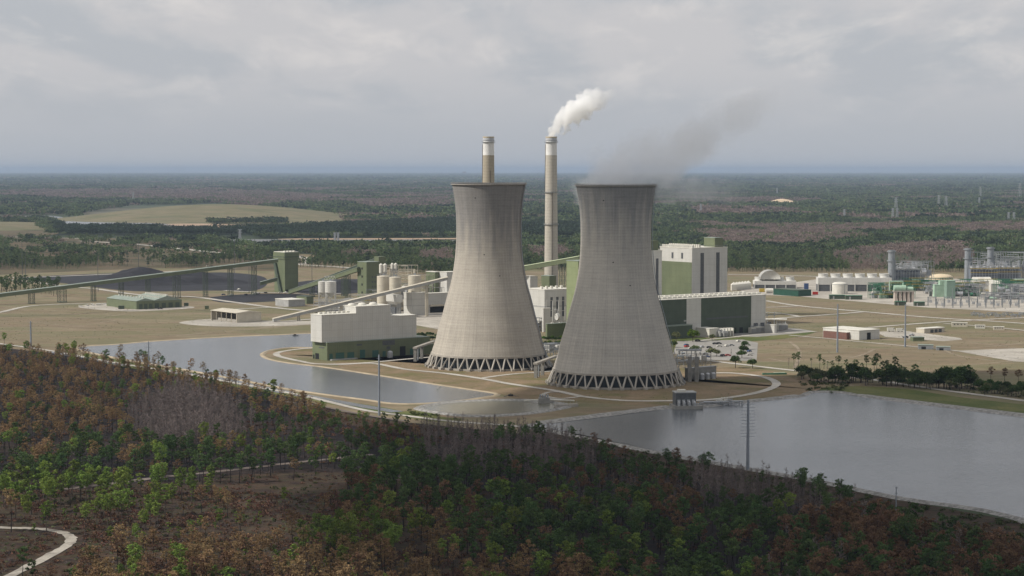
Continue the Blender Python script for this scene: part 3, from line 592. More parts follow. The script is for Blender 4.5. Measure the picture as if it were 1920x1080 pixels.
def offroad(x, y, extra=0):
    r = np.ones(len(x), bool)
    for P, w in ROADS:
        lo = P.min(0) - w - extra; hi = P.max(0) + w + extra
        c = np.where(r & (x > lo[0]) & (x < hi[0]) & (y > lo[1]) & (y < hi[1]))[0]
        if len(c) == 0: continue
        Q = np.concatenate([P, (P[1:] + P[:-1]) / 2]); d = np.full(len(c), 1e9)
        for i in range(0, len(Q), 64): d = np.minimum(d, np.hypot(x[c][:, None] - Q[None, i:i + 64, 0], y[c][:, None] - Q[None, i:i + 64, 1]).min(1))
        r[c[d < w + extra]] = False
    return r
k_ = offroad(gx, gy); gx, gy, ix, iy = gx[k_], gy[k_], ix[k_], iy[k_]
ixj = ix + (fnoise(gx / 14 + 9, gy / 14) - .5) * 46; iyj = iy + (fnoise(gx / 14, gy / 14 + 30) - .5) * 18; kind_of = np.full(len(gx), -1); names = list(KINDS); cl = fnoise(gx / 28, gy / 28); cm_ = fnoise(gx / 22 + 40, gy / 22)
free = np.ones(len(gx), bool)
zsc = np.ones(len(gx))
for poly, pr, mix, sc_ in Z:
    s_ = inpoly(ixj, iyj, poly) & free; free &= ~s_; idx = np.where(s_)[0]; zsc[idx] = sc_
    ks = [names.index(q) for q in mix]; w = np.array(list(mix.values())); cw = np.cumsum(w) / w.sum()
    u = np.clip(.5 + (cm_[idx] - .5) * 2.0 + RNG.uniform(-.42, .42, len(idx)), 0, .9999)
    u = (np.argsort(np.argsort(u)) + .5) / max(1, len(u))
    ch = np.searchsorted(cw, u); pp = pr * np.clip(.35 + 1.6 * (cl[idx] - .18), .1, 1.25) if pr < .9 else pr
    keep = RNG.random(len(idx)) < pp; kind_of[idx[keep]] = np.array(ks)[ch[keep]]
NAMES = {'green_pine': ('pine_tree', 'green pine'), 'dark_pine': ('pine_tree', 'dark green pine'), 'scorched_pine': ('scorched_pine_tree', 'golden brown scorched pine'), 'rusty_pine': ('scorched_pine_tree', 'rusty red brown scorched pine'), 'bare_cypress': ('cypress_tree', 'leafless grey cypress'), 'young_pine': ('pine_tree', 'short young green pine')}
def area_name(px, py):
    if px > 1300 and py < 990: return 'at the shore of the big right lake'
    if px > 1250: return 'in the thick mixed wood in the bottom right corner'
    if py > 985: return 'in the open burnt wood along the bottom edge' if px < 900 else 'in the thick green wood at the bottom centre'
    if px < 700 and py > 895: return 'on the reddish ground between dirt track and sandy track'
    if px < 700 and 838 < py: return 'just behind the narrow dirt track'
    if 230 < px < 480 and 735 < py: return 'in the round dome left of the ponds'
    if px < 700: return 'in the burnt wood along the long left pond'
    return 'in the wood below the small round pond'
def place_tree(kind, v, x, y, s, label, cat='tree', group=None, name='tree', z=0):
    tm, cm2, j = KINDS[kind][v % len(KINDS[kind])]
    r = bpy.data.objects.new(name, None); COL.objects.link(r); r.location = (x, y, z); r.rotation_euler = (0, 0, random.uniform(0, 6.28)); r.scale = (s, s, s * random.uniform(.9, 1.12)); r.empty_display_size = .1
    tag(r, label, cat, group)
    for nm, me in (('trunk', tm), ('crown', cm2)):
        o = bpy.data.objects.new(nm, me); COL.objects.link(o); o.parent = r
    return r
inview = (ix > -15) & (ix < 1935) & (iy < 1150)
LIM = {'pine_tree': 190, 'scorched_pine_tree': 290, 'cypress_tree': 230}; used = {k: 0 for k in LIM}
taken = np.zeros(len(gx), bool); sizes = RNG.uniform(.72, 1.18, len(gx)); vs_ = RNG.integers(0, 12, len(gx))
sizes *= zsc * .96
dome = inpoly(ix, iy, Z[0][0]); sizes[dome] = .42 + .66 * np.clip(1 - ((ix[dome] - 355) / 110) ** 2, 0, 1) * RNG.uniform(.6, 1.15, dome.sum())
order = np.argsort(gy)
for i in order:
    if kind_of[i] < 0 or not inview[i]: continue
    kn = names[kind_of[i]]; nm, ad = NAMES[kn]
    if used[nm] >= LIM[nm]: continue
    used[nm] += 1; taken[i] = True; an = area_name(ix[i], iy[i])
    place_tree(kn, int(vs_[i]), gx[i], gy[i], sizes[i], f'{ad} tree {an}', 'tree', f'{ad}s {an}', nm)
for kn in ('green_pine', 'dark_pine', 'scorched_pine', 'rusty_pine', 'bare_cypress', 'young_pine'):
    nvar = len(KINDS[kn]); s_ = (kind_of == names.index(kn)) & ~taken
    scatter({'green_pine': 'green_pine_woods', 'dark_pine': 'dark_pine_woods', 'scorched_pine': 'golden_scorched_woods', 'rusty_pine': 'rusty_scorched_woods', 'bare_cypress': 'bare_cypress_woods', 'young_pine': 'young_pine_woods'}[kn],
            np.stack([gx[s_], gy[s_], np.zeros(s_.sum())], 1), proto_coll('proto_' + kn, [q[2] for q in KINDS[kn]]), vs_[s_] % nvar, sizes[s_], hash(kn) % 7 if False else nvar)
# undergrowth
def undergrowth(name, m, dens, seed, polys, sc=(.5, 1.4), n=34, s=.26, region=(-460, 520, 560, 1520), cond=None, ofr=True):
    rng = np.random.default_rng(seed); A = (region[1] - region[0]) * (region[3] - region[2]); nn = int(A * dens)
    x = rng.uniform(region[0], region[1], nn); y = rng.uniform(region[2], region[3], nn); px, py = PRa(x, y)
    k = (px > -60) & (px < 1980) & (py < 1110) & np.any([inpoly(px, py, p) for p in polys], 0)
    x, y = x[k], y[k]; f = fnoise(x / 17 + seed, y / 17); k = rng.random(len(x)) < np.clip((f - .38) * 4, .04, 1); x, y = x[k], y[k]
    if ofr: k = offroad(x, y); x, y = x[k], y[k]
    c = proto_coll('proto_' + name, [])
    for i in range(3):
        mb = shrub(seed * 10 + i, 1.0, n, s); me = bpy.data.meshes.new(name + '_bush'); me.from_pydata(mb.v, [], mb.f); me.materials.append(m); me.update(); c.objects.link(bpy.data.objects.new('%s_proto_%d' % (name, i), me))
    scatter(name, np.stack([x, y, np.zeros(len(x))], 1), c, rng.integers(0, 3, len(x)), rng.uniform(*sc, len(x)), seed)
L_bush = leafmat('brown_brush', (.17, .092, .06), (.065, .042, .033), .3, .02, .1)
L_pal = leafmat('palmetto', (.075, .095, .035), (.03, .042, .018), .3, .02, .1)
L_ash = leafmat('ashen_brush', (.13, .105, .10), (.05, .042, .042), .3, .01, .1)
undergrowth('brown_undergrowth', L_bush, .035, 3, [WOODF]); undergrowth('green_undergrowth', L_pal, .022, 4, [WOODF]); undergrowth('ashen_undergrowth', L_ash, .02, 5, [WOODF])
undergrowth('reddish_undergrowth', L_bush, .16, 6, [[(-100, 920), (640, 925), (1000, 1000), (1000, 1200), (-100, 1200)], [(560, 770), (760, 800), (900, 815), (780, 840), (560, 800)]], (.5, 1.6))
undergrowth('heath_tufts', L_grey, .06, 7, [[(-100, 920), (640, 925), (1000, 1000), (1000, 1200), (-100, 1200)]], (.3, 1.0))
undergrowth('shore_scrub', L_pal, .10, 8, [[(760, 770), (850, 782), (870, 793), (780, 790)], [(1490, 715), (1600, 712), (1580, 738), (1520, 738)], [(1640, 715), (1760, 710), (1960, 730), (1960, 750), (1800, 735), (1640, 722)], [(1040, 812), (1240, 856), (1470, 900), (1700, 944), (1930, 984), (1930, 1050), (1700, 985), (1500, 925), (1240, 872), (1100, 842)]], (.7, 1.8), region=(-120, 520, 700, 1400))
undergrowth('field_tufts', L_grey, .012, 12, [[(0, 570), (580, 585), (560, 620), (150, 640), (0, 640)], [(1430, 560), (1920, 600), (1920, 700), (1500, 690), (1430, 660)], [(640, 690), (800, 715), (960, 735), (1240, 745), (1400, 735), (1400, 760), (1000, 750), (800, 735)]], (.2, .6), region=(-520, 520, 1150, 2100))
undergrowth('pond_edge_reeds', L_pal, .12, 13, [[(160, 664), (300, 690), (480, 722), (600, 745), (740, 768), (720, 776), (560, 750), (400, 720), (200, 684)]], (.3, .9), region=(-420, 100, 1100, 1500))
# --- the country behind the plant
EX = [[(-200, 505), (240, 505), (480, 498), (570, 502), (700, 505), (860, 520), (990, 505), (1090, 508), (1370, 510), (2100, 512), (2100, 700), (-200, 700)],
 [(110, 420), (160, 398), (250, 386), (400, 382), (540, 392), (660, 417), (640, 424), (420, 433), (300, 430), (120, 430)], [(90, 412), (240, 412), (330, 422), (300, 431), (120, 428)], [(-20, 404), (130, 404), (130, 413), (-20, 413)],
 [(-120, 424), (20, 420), (120, 436), (60, 446), (-120, 450)], [(420, 448), (880, 447), (870, 462), (480, 463)], [(1455, 383), (1510, 380), (1510, 384), (1455, 386)], [(1680, 410), (1720, 408), (1720, 413), (1680, 414)], [(545, 476), (590, 480), (580, 500), (545, 498)],
 [(-100, 441), (470, 441), (470, 451), (-100, 449)], [(1080, 446), (980, 446), (980, 453), (1080, 453)]]
BARE = [[(1290, 436), (1600, 438), (1640, 450), (1500, 468), (1340, 462)], [(1560, 480), (1700, 462), (1830, 460), (1830, 505), (1600, 512), (1565, 500)], [(1290, 390), (1490, 394), (1500, 406), (1290, 408)], [(1760, 424), (2000, 420), (2000, 440), (1800, 444)], [(980, 470), (1060, 468), (1080, 486), (1000, 492)], [(-50, 360), (400, 356), (700, 372), (500, 380), (100, 376)], [(650, 380), (850, 372), (850, 392), (700, 396)], [(640, 480), (700, 478), (720, 488), (640, 490)], [(780, 478), (850, 475), (850, 500), (790, 498)]]
DARK = [[(100, 424), (300, 426), (300, 436), (520, 432), (860, 414), (860, 445), (560, 447), (250, 447), (110, 440)], [(970, 425), (1100, 425), (1100, 446), (970, 446)]]
SPARSE = [[(-200, 446), (480, 446), (560, 470), (530, 505), (-200, 512)]]
def far_band(y0, y1, spc, name, protos, sc, seed, hcut):
    rng = np.random.default_rng(seed); w = .275 * y1; gx, gy = np.meshgrid(np.arange(-w, w, spc), np.arange(y0, y1, spc)); gx = gx.ravel() + rng.uniform(-.45, .45, gx.size) * spc; gy = gy.ravel() + rng.uniform(-.45, .45, gy.size) * spc
    px, py = PRa(gx, gy); k = (px > -60) & (px < 1980)
    for p in EX: k &= ~inpoly(px, py, p)
    gx, gy, px, py = gx[k], gy[k], px[k], py[k]; k = offroad(gx, gy, 4); gx, gy, px, py = gx[k], gy[k], px[k], py[k]
    bare = np.any([inpoly(px, py, p) for p in BARE], 0); f = fnoise(gx / 520 + seed * 0, gy / 800 + 5); dk = np.any([inpoly(px, py, p) for p in DARK], 0)
    bare |= (f > .60) & (py < 440) & ~dk; sp2 = np.any([inpoly(px, py, p) for p in SPARSE], 0)
    pr = np.full(len(gx), .93); pr[sp2] = np.clip((fnoise(gx[sp2] / 60, gy[sp2] / 110) - .36) * 2.2, .03, .75); g2 = fnoise(gx / 300 + 50, gy / 420); pr[(g2 < .30) & ~dk] *= .25
    k = rng.random(len(gx)) < pr; gx, gy, bare, dk = gx[k], gy[k], bare[k], dk[k]; n = len(gx)
    sel = np.where(bare, 1, np.where(dk, 2, 0)); r9 = rng.random(n); sel[(sel == 0) & (r9 < .16)] = 2; sel[(sel == 0) & (r9 > .93)] = 1; sel[(sel == 1) & (r9 < .05)] = 0
    nv = len(protos[0]); pick = sel * nv + rng.integers(0, nv, n); cc = bpy.data.collections.new('proto_' + name)
    for i, (me) in enumerate([m for grp in protos for m in grp]): cc.objects.link(bpy.data.objects.new('%s_%02d' % (name, i), me))
    print(name, n); scatter(name, np.stack([gx, gy, np.zeros(n)], 1), cc, pick, rng.uniform(*sc, n), seed)
def mk(mb, m, nm): me = bpy.data.meshes.new(nm); me.from_pydata(mb.v, [], mb.f); me.materials.append(m); me.update(); return me
L_fg = leafmat('far_green', (.13, .17, .08), (.075, .105, .052), .25, .02); L_fb = leafmat('far_bare', (.26, .205, .18), (.165, .13, .115), .2, .01); L_fd = leafmat('far_dark', (.06, .085, .055), (.032, .045, .034), .25, .02)
def farpine(seed, m):
    rng = np.random.default_rng(seed); c = MB(); h = rng.uniform(10, 15)
    c.tube((0, 0, 0), (0, 0, h * .9), .2, .1, 4, False)
    for k in range(6): leafcloud(c, (rng.normal() * 1.3, rng.normal() * 1.3, h * rng.uniform(.5, .98)), (1.6, 1.6, 1.2), 13, .8, rng, 1)
    return mk(c, m, 'far_tree')
def farbare(seed):
    rng = np.random.default_rng(seed); c = MB(); h = rng.uniform(9, 13); c.tube((0, 0, 0), (0, 0, h * .8), .2, .08, 4, False)
    for k in range(5): leafcloud(c, (rng.normal() * 1.2, rng.normal() * 1.2, h * rng.uniform(.4, .95)), (1.7, 1.7, 1.6), 12, .5, rng, 1)
    return mk(c, L_fb, 'far_tree')
far_band(1850, 3300, 7.2, 'near_far_woods', [[farpine(i, L_fg) for i in range(4)], [farbare(i) for i in range(4)], [farpine(i + 9, L_fd) for i in range(4)]], (.7, 1.25), 21, 0)
far_band(3300, 5600, 15, 'middle_far_woods', [[mk(clump(i, 9, 12, 110, 1.7), L_fg, 'far_clump') for i in range(3)], [mk(clump(i + 3, 9, 10, 110, 1.3), L_fb, 'far_clump') for i in range(3)], [mk(clump(i + 6, 9, 13, 120, 1.8), L_fd, 'far_clump') for i in range(3)]], (.8, 1.2), 22, 0)
far_band(5600, 12000, 34, 'distant_woods', [[mk(clump(i + 20, 20, 13, 110, 3.6), L_fg, 'far_clump') for i in range(3)], [mk(clump(i + 23, 20, 11, 110, 3.0), L_fb, 'far_clump') for i in range(3)], [mk(clump(i + 26, 20, 14, 110, 3.8), L_fd, 'far_clump') for i in range(3)]], (.8, 1.3), 23, 0)
far_band(12000, 23000, 75, 'remote_woods', [[mk(clump(i + 30, 44, 15, 110, 7.5), L_fg, 'far_clump') for i in range(3)], [mk(clump(i + 33, 44, 13, 110, 6.5), L_fb, 'far_clump') for i in range(3)], [mk(clump(i + 36, 44, 16, 110, 8), L_fd, 'far_clump') for i in range(3)]], (.8, 1.3), 24, 0)
far_band(23000, 60000, 190, 'faintest_woods', [[mk(clump(i + 40, 110, 18, 110, 19), L_fg, 'far_clump') for i in range(2)], [mk(clump(i + 43, 110, 15, 110, 16), L_fb, 'far_clump') for i in range(2)], [mk(clump(i + 46, 110, 19, 110, 20), L_fd, 'far_clump') for i in range(2)]], (.8, 1.3), 25, 0)
rg_ = np.random.default_rng(77); gp_ = np.array([G(rg_.uniform(392, 536), rg_.uniform(415.5, 421)) for _ in range(260)]); cg_ = proto_coll('proto_grove', [mk(clump(i + 60, 8, 12, 110, 1.7), L_fd if i else L_fg, 'grove_clump') for i in range(3)])
scatter('hill_foot_grove', np.column_stack([gp_, np.full(260, .5)]), cg_, rg_.integers(0, 3, 260), rg_.uniform(.8, 1.2, 260), 9)
# --- trees one can point to
def TP(kind, v, px, py, s, label, group=None, name='tree'): x, y = G(px, py); place_tree(kind, v, x, y, s, label, 'tree', group, name)
TP('lime_tree', 0, 1299, 641, 1.15, 'bright green round tree at the top left of the parking lot', None, 'shade_tree')
for i, (px, py, k, s, lb) in enumerate([(1268, 640, 'grey_oak', .9, 'grey green tree between the right cooling tower and the bright green tree'), (1264, 652, 'oak', .55, 'small olive tree at the left edge of the parking lot'), (1303, 666, 'grey_oak', .85, 'wide grey green tree below the red car in the parking lot'),
    (1333, 668, 'grey_oak', .8, 'grey green tree left in the pair in the middle of the parking lot'), (1344, 669, 'grey_oak', .75, 'grey green tree right in the pair in the middle of the parking lot'), (1397, 656, 'oak', .62, 'topmost olive tree of the row by the right parking lot edge'),
    (1394, 664, 'oak', .7, 'middle olive tree of the row by the right parking lot edge'), (1391, 672, 'oak', .66, 'lowest olive tree of the row by the right parking lot edge'), (1379, 690, 'oak', .75, 'dark green tree just below the parking lot corner'), (1411, 691, 'oak', .65, 'dark green tree by the road right below the parking lot'),
    (1372, 629, 'oak', .7, 'round dark tree in front of the white transformer buildings'), (1335, 639, 'grey_oak', .7, 'pale grey tree at the upper edge of the parking lot')]): TP(k, i, px, py, s * 1.3, lb, None, 'parking_lot_tree')
x = 0
TP('bare_cypress', 0, 1371, 674, .6, 'small leafless tree at the lower parking lot edge', None, 'bare_tree')
for i, (px, py, k, s) in enumerate([(1489, 691, 'dark_pine', .85), (1497, 690, 'dark_pine', 1.0), (1479, 691, 'bare_cypress', .7), (1521, 690, 'cabbage_palm', 1.1), (1537, 691, 'dark_pine', .85), (1545, 692, 'dark_pine', .8), (1552, 693, 'cabbage_palm', 1.1), (1560, 694, 'dark_pine', .7), (1573, 696, 'dark_pine', .95), (1586, 697, 'dark_pine', .9), (1605, 699, 'dark_pine', .9), (1617, 700, 'dark_pine', .95), (1625, 701, 'dark_pine', 1.05), (1640, 704, 'dark_pine', 1.25), (1644, 703, 'dark_pine', 1.1), (1655, 705, 'dark_pine', 1.2), (1663, 706, 'dark_pine', 1.0), (1670, 706, 'dark_pine', 1.05), (1679, 707, 'dark_pine', 1.1), (1686, 707, 'dark_pine', .95)]):
    TP(k, i, px, py, s * .74, {'dark_pine': 'dark pine in the thin row behind the right lake', 'cabbage_palm': 'small palm in the thin row behind the right lake', 'bare_cypress': 'leafless tree at the left end of the thin pine row'}[k], None if k == 'bare_cypress' else ('pines in the row behind the lake' if k == 'dark_pine' else 'palms in the row behind the lake'), {'dark_pine': 'pine_tree', 'cabbage_palm': 'palm_tree', 'bare_cypress': 'bare_tree'}[k])
for i, (px, py, s) in enumerate([(1504, 707, .9), (1532, 715, 1.1), (1545, 716, 1.0), (1566, 718, 1.15), (1580, 718, .95), (1600, 716, 1.1), (1615, 716, .9), (1626, 716, .8)]): TP('oak' if i in (0, 3, 5) else 'grey_oak', i, px, py, s * 1.25, 'low dark oak by the road behind the lake corner', 'oaks by the road behind the lake corner', 'oak_tree')
for i, (px, py, s, k) in enumerate([(1655, 722, 1.1, 'oak'), (1662, 725, 1.2, 'dark_pine'), (1672, 724, 1.15, 'oak'), (1683, 723, 1.15, 'oak'), (1694, 726, 1.1, 'dark_pine'), (1704, 726, .9, 'oak'), (1715, 727, 1.05, 'dark_pine'), (1725, 728, .95, 'dark_pine'), (1737, 729, 1.0, 'oak'), (1745, 731, .95, 'dark_pine'), (1760, 728, 1.35, 'oak'), (1770, 728, 1.3, 'oak'), (1781, 727, 1.4, 'oak'), (1793, 728, 1.4, 'oak'), (1803, 729, 1.35, 'oak'), (1813, 730, 1.3, 'dark_pine'), (1819, 731, 1.1, 'dark_pine')]):
    TP(k, i, px, py, s * (.85 if k == 'dark_pine' else 1.15), ('dense dark pine' if k == 'dark_pine' else 'broad dark oak') + ' in the grove on the far shore road', ('pines' if k == 'dark_pine' else 'oaks') + ' in the grove on the far shore', 'pine_tree' if k == 'dark_pine' else 'oak_tree')
for i in range(40):
    px = 1500 + i * 8.6 + random.uniform(-3, 3); TP('oak' if i % 3 else 'grey_oak', i, px, 712 + (px - 1500) * .058 + random.uniform(-3, 4), random.uniform(.75, 1.2), 'dense green shoreside oak in the belt behind the far shore road', 'oaks in the belt behind the far shore', 'oak_tree')
for i in range(26):
    px = 1830 + i * 5 + random.uniform(-2, 2); TP('oak' if i % 2 else 'grey_oak', i, px, 738 + (px - 1830) * .10 + random.uniform(-8, 2), random.uniform(.7, 1.0), 'dusky shrubby oak in the thicket at the right edge', 'oaks in the thicket at the right edge', 'oak_tree')
for i, (px, py) in enumerate([(1858, 722), (1884, 722), (1908, 728)]): TP('rusty_pine', i, px, py, .8, 'thin brown leafless tree above the thicket at the right edge', 'thin brown trees above the right thicket', 'bare_tree')
for i in range(16):
    px = 782 + (i % 8) * 5 + random.uniform(-2, 2); TP('oak', i, px, 632 + (i // 8) * 6 + random.uniform(-2, 2), .45, 'green bushy tree between left cooling tower and pale hall', 'bushy trees left of the left cooling tower', 'bushy_tree')
for i in range(14):
    px = 1018 + (i % 7) * 6 + random.uniform(-2, 2); TP('oak' if i % 3 else 'lime_tree', i, px, 640 + (i // 7) * 8 + random.uniform(-2, 2), .42, 'green bushy tree between the two cooling towers', 'bushy trees between the cooling towers', 'bushy_tree')
for i in range(69):
    px = -20 + (i % 23) * 5.8 + random.uniform(-3, 3); TP('dark_pine', i, px, 539 + (i // 23) * 6 + random.uniform(-4, 4) - px * .03 + 3, random.uniform(.75, 1.1), 'dark green pine in the grove at the left edge by the conveyor', 'pines in the grove at the left edge', 'pine_tree')
for px, py, s, k in ((199, 690, .9, 'dark_pine'), (393, 735, 1.0, 'scorched_pine'), (512, 757, 1.15, 'green_pine'), (8, 650, .8, 'green_pine')): TP(k, 1, px, py, s, {199: 'lone dark pine sticking up at the road by the pond tip', 393: 'lone brown pine rising in front of the left pond', 512: 'lone tall green pine between gravel road and burnt wood', 8: 'green pine at the far left edge above the road'}[px], None, 'pine_tree')
# ------------------------------------------------------------------ structures
A90 = AL + math.pi / 2
def la(p, px): return LN(p, AL, px)
def lbf(p, px): return LN(p, A90, px)
def bx(name, t, m, *b, **k): mb = MB(); mb.box(*b); return mb.build(name, m, t)
def loc(t): return (t.location.x, t.location.y)
def pt(t, x, y):   # local -> world
    c, s = math.cos(t.rotation_euler[2]), math.sin(t.rotation_euler[2]); return (t.location.x + c * x - s * y, t.location.y + s * x + c * y)
def hz(t, x, y, py): return HZ(pt(t, x, y)[1], py)
# --- tower concrete
def tower_mat(name, c_hi, c_lo, c_top, zt, ribs, band):
    m = bpy.data.materials.new(name); m.use_nodes = True; nt = m.node_tree; N = nt.nodes; L = nt.links; b = N['Principled BSDF']; b.inputs['Roughness'].default_value = .95; b.inputs['Specular IOR Level'].default_value = .1
    tc = N.new('ShaderNodeTexCoord'); sp = N.new('ShaderNodeSeparateXYZ'); L.new(tc.outputs['Object'], sp.inputs[0])
    def M(op, a, b_=None):
        n = N.new('ShaderNodeMath'); n.operation = op
        for i, q in enumerate((a, b_)):
            if q is None: continue
            if isinstance(q, (int, float)): n.inputs[i].default_value = q
            else: L.new(q, n.inputs[i])
        return n.outputs[0]
    ang = M('ARCTAN2', sp.outputs[1], sp.outputs[0]); z = sp.outputs[2]
    def nz(sa, sz, det=5, r=.6, off=0):
        cb = N.new('ShaderNodeCombineXYZ'); L.new(M('MULTIPLY', ang, sa), cb.inputs[0]); L.new(M('MULTIPLY', z, sz), cb.inputs[1]); cb.inputs[2].default_value = off
        n = N.new('ShaderNodeTexNoise'); n.inputs['Scale'].default_value = 1; n.inputs['Detail'].default_value = det; n.inputs['Roughness'].default_value = r; L.new(cb.outputs[0], n.inputs['Vector']); return n.outputs['Fac']
    def rp(f, st):
        r = N.new('ShaderNodeValToRGB'); el = r.color_ramp.elements
        while len(el) < len(st): el.new(.5)
        for e, (p, c) in zip(el, st): e.position = p; e.color = (*c, 1)
        L.new(f, r.inputs[0]); return r.outputs[0]
    def mx(f, a, b_, bt='MIX'):
        n = N.new('ShaderNodeMix'); n.data_type = 'RGBA'; n.blend_type = bt
        if isinstance(f, (int, float)): n.inputs[0].default_value = f
        else: L.new(f, n.inputs[0])
        L.new(a, n.inputs[6]); L.new(b_, n.inputs[7]); return n.outputs[2]
    base = rp(nz(3, .03, 4), [(.35, c_lo), (.65, c_hi)])
    zf = M('ADD', M('DIVIDE', z, zt * 2), M('MULTIPLY', M('SUBTRACT', nz(5, .02, 3, .5, 4), .5), .35))
    g = N.new('ShaderNodeMapRange'); g.inputs['From Min'].default_value = .42; g.inputs['From Max'].default_value = .56; L.new(zf, g.inputs[0])
    topc = rp(nz(14, .02, 5, .6, 9), [(.3, tuple(q * .84 for q in c_top)), (.7, c_top)]); c = mx(g.outputs[0], base, topc)
    c = mx(.34, c, rp(nz(22, .012, 6, .65, 2), [(.3, (.62, .62, .63)), (.7, (1.25, 1.23, 1.2))]), 'MULTIPLY')     # run-down streaks
    c = mx(.34, c, rp(nz(1.5, .45, 3, .7, 6), [(.3, (.74, .74, .75)), (.7, (1.18, 1.17, 1.15))]), 'MULTIPLY')       # pour rings
    c = mx(.15, c, rp(nz(26, .55, 2, .6, 3), [(.35, (.72, .72, .73)), (.65, (1.18, 1.17, 1.15))]), 'MULTIPLY')     # form panels
    if ribs:
        s = M('SINE', M('MULTIPLY', ang, ribs)); c = mx(.11, c, rp(M('ADD', M('MULTIPLY', s, .5), .5), [(0, (.5, .5, .5)), (.45, (1.1, 1.1, 1.1))]), 'MULTIPLY')
    if band:
        s = M('SINE', M('MULTIPLY', z, band)); c = mx(.13, c, rp(M('ADD', M('MULTIPLY', s, .5), .5), [(0, (.45, .45, .45)), (.25, (1.08, 1.08, 1.08))]), 'MULTIPLY')
    L.new(c, b.inputs['Base Color']); return m
TPROF = [(41.3, 9.2), (38.6, 18), (36.5, 26.6), (33.4, 37), (30.6, 48), (27.4, 59.5), (25.4, 69.6), (24.1, 79.5), (23.4, 90), (23.3, 100), (23.65, 110.8), (24.7, 121), (26.1, 129.6), (26.6, 130), (26.6, 131.2), (25.6, 131.2), (25.4, 129), (23.9, 120), (22.7, 108), (22.5, 98), (23, 86), (24.6, 70), (29.8, 48), (35.7, 26.6), (40.3, 9.2)]
def densify(P):
    o = []
    for i in range(12):
        a, b_ = P[max(0, i - 1)], P[i]; c, d = P[i + 1], P[min(len(P) - 1, i + 2)]
        for t in (0, .33, .66):
            o.append((.5 * (2 * b_[0] + (c[0] - a[0]) * t + (2 * a[0] - 5 * b_[0] + 4 * c[0] - d[0]) * t * t + (3 * b_[0] - a[0] - 3 * c[0] + d[0]) * t ** 3), b_[1] + (c[1] - b_[1]) * t))
    return o + P[12:]
def cooling_tower(px, py, label, shell_m, stair_deg):
    x, y = G(px, py); t = thing('cooling_tower', label, 'cooling tower', (x, y))
    mb = MB(); mb.lathe(densify(TPROF), 160, cap0=False, cap1=False); n = len(densify(TPROF)); mb.add([], [])
    k = (n - 1) * 160; mb.f += [(k + i, k + (i + 1) % 160, (i + 1) % 160, i) for i in range(160)]; mb.mi += [0] * 160
    sh = mb.build('shell', shell_m, t, True)
    try: sh.data.set_sharp_from_angle(angle=math.radians(35))
    except Exception: pass
    mb = MB(); mb.lathe([(26.65, 130.2), (27.3, 130.2), (27.3, 130.5), (26.65, 130.5)], 96, cap0=False, cap1=False)
    for k in range(96):
        w = 2 * math.pi * k / 96; mb.beam((27.2 * math.cos(w), 27.2 * math.sin(w), 130.5), (27.2 * math.cos(w), 27.2 * math.sin(w), 131.7), .09)
    mb.lathe([(27.15, 131.6), (27.25, 131.6), (27.25, 131.75), (27.15, 131.75)], 96, cap0=False, cap1=False); mb.build('rim_walkway', M_conc, t)
    mb = MB(); mb.lathe([(40.6, 8.6), (41.75, 8.6), (41.75, 9.9), (41.2, 9.9)], 120, cap0=False, cap1=False); mb.build('ring_beam', M_conc, t)
    NB = 36
    for k in range(NB):
        w = 2 * math.pi * (k + .25) / NB; c, s = math.cos(w), math.sin(w)
        mb = MB(); mb.box(44.1, -1.2, 0, 46.5, 1.2, 1.5); mb.v = [(a * c - b_ * s, a * s + b_ * c, z) for a, b_, z in mb.v]; mb.build('footing', M_conc, t)
        for d in (-1, 1):
            w2 = w + d * math.pi / NB * .86; mb = MB(); mb.beam((44.9 * math.cos(w + d * .012), 44.9 * math.sin(w + d * .012), 1.1), (41.2 * math.cos(w2), 41.2 * math.sin(w2), 9.0), .95, .8); mb.build('column', M_conc, t)
    mb = MB(); mb.lathe([(43.5, 0), (43.5, 1.4), (43.0, 1.4), (43.0, 0)], 96, cap0=False, cap1=False); mb.build('basin_wall', M_conc, t)
    mb = MB(); mb.lathe([(38.6, .2), (38.6, 9.3), (38.2, 9.3)], 96, cap0=False, cap1=False)
    for k in range(96): w = 2 * math.pi * k / 96; mb.beam((38.75 * math.cos(w), 38.75 * math.sin(w), .2), (38.75 * math.cos(w), 38.75 * math.sin(w), 9.1), .18)
    mb.build('water_curtain', mat('wet_dark_louvres', (.045, .055, .062), (.02, .025, .03), .4, .6), t)
    mb = MB(); w = math.radians(stair_deg); P = [(45.3, .2)] + densify(TPROF)[:37] + [(27.0, 131)]
    for (r0, z0), (r1, z1) in zip(P[:-1], P[1:]):
        for o in (-.022, .022): mb.beam(((r0 + .9) * math.cos(w + o), (r0 + .9) * math.sin(w + o), z0), ((r1 + .9) * math.cos(w + o), (r1 + .9) * math.sin(w + o), z1), .35)
        mb.beam(((r0 + .9) * math.cos(w), (r0 + .9) * math.sin(w), z0), ((r1 + .9) * math.cos(w), (r1 + .9) * math.sin(w), z1), .6, .25)
    mb.build('stairway', M_steel, t)
    for q, (dg, z0) in enumerate(((-112, 121), (-97, 81), (-72, 66))):
        r = np.interp(z0, [p[1] for p in TPROF[:13]], [p[0] for p in TPROF[:13]]); w = math.radians(dg); mb = MB(); mb.tube(((r - .2) * math.cos(w), (r - .2) * math.sin(w), z0), ((r + .12) * math.cos(w), (r + .12) * math.sin(w), z0), .42, .42, 10); mb.build('hatch', M_dark, t)
    return t
SH1 = tower_mat('tower_concrete_warm', (.44, .405, .35), (.38, .35, .305), (.265, .255, .245), 95, 140, 3.2)
SH2 = tower_mat('tower_concrete_grey', (.47, .445, .40), (.41, .39, .355), (.30, .30, .30), 108, 140, 3.2)
ct1 = cooling_tower(916.5, 685.5, 'left pale concrete cooling tower without steam, lit warm on its left side', SH1, -14)
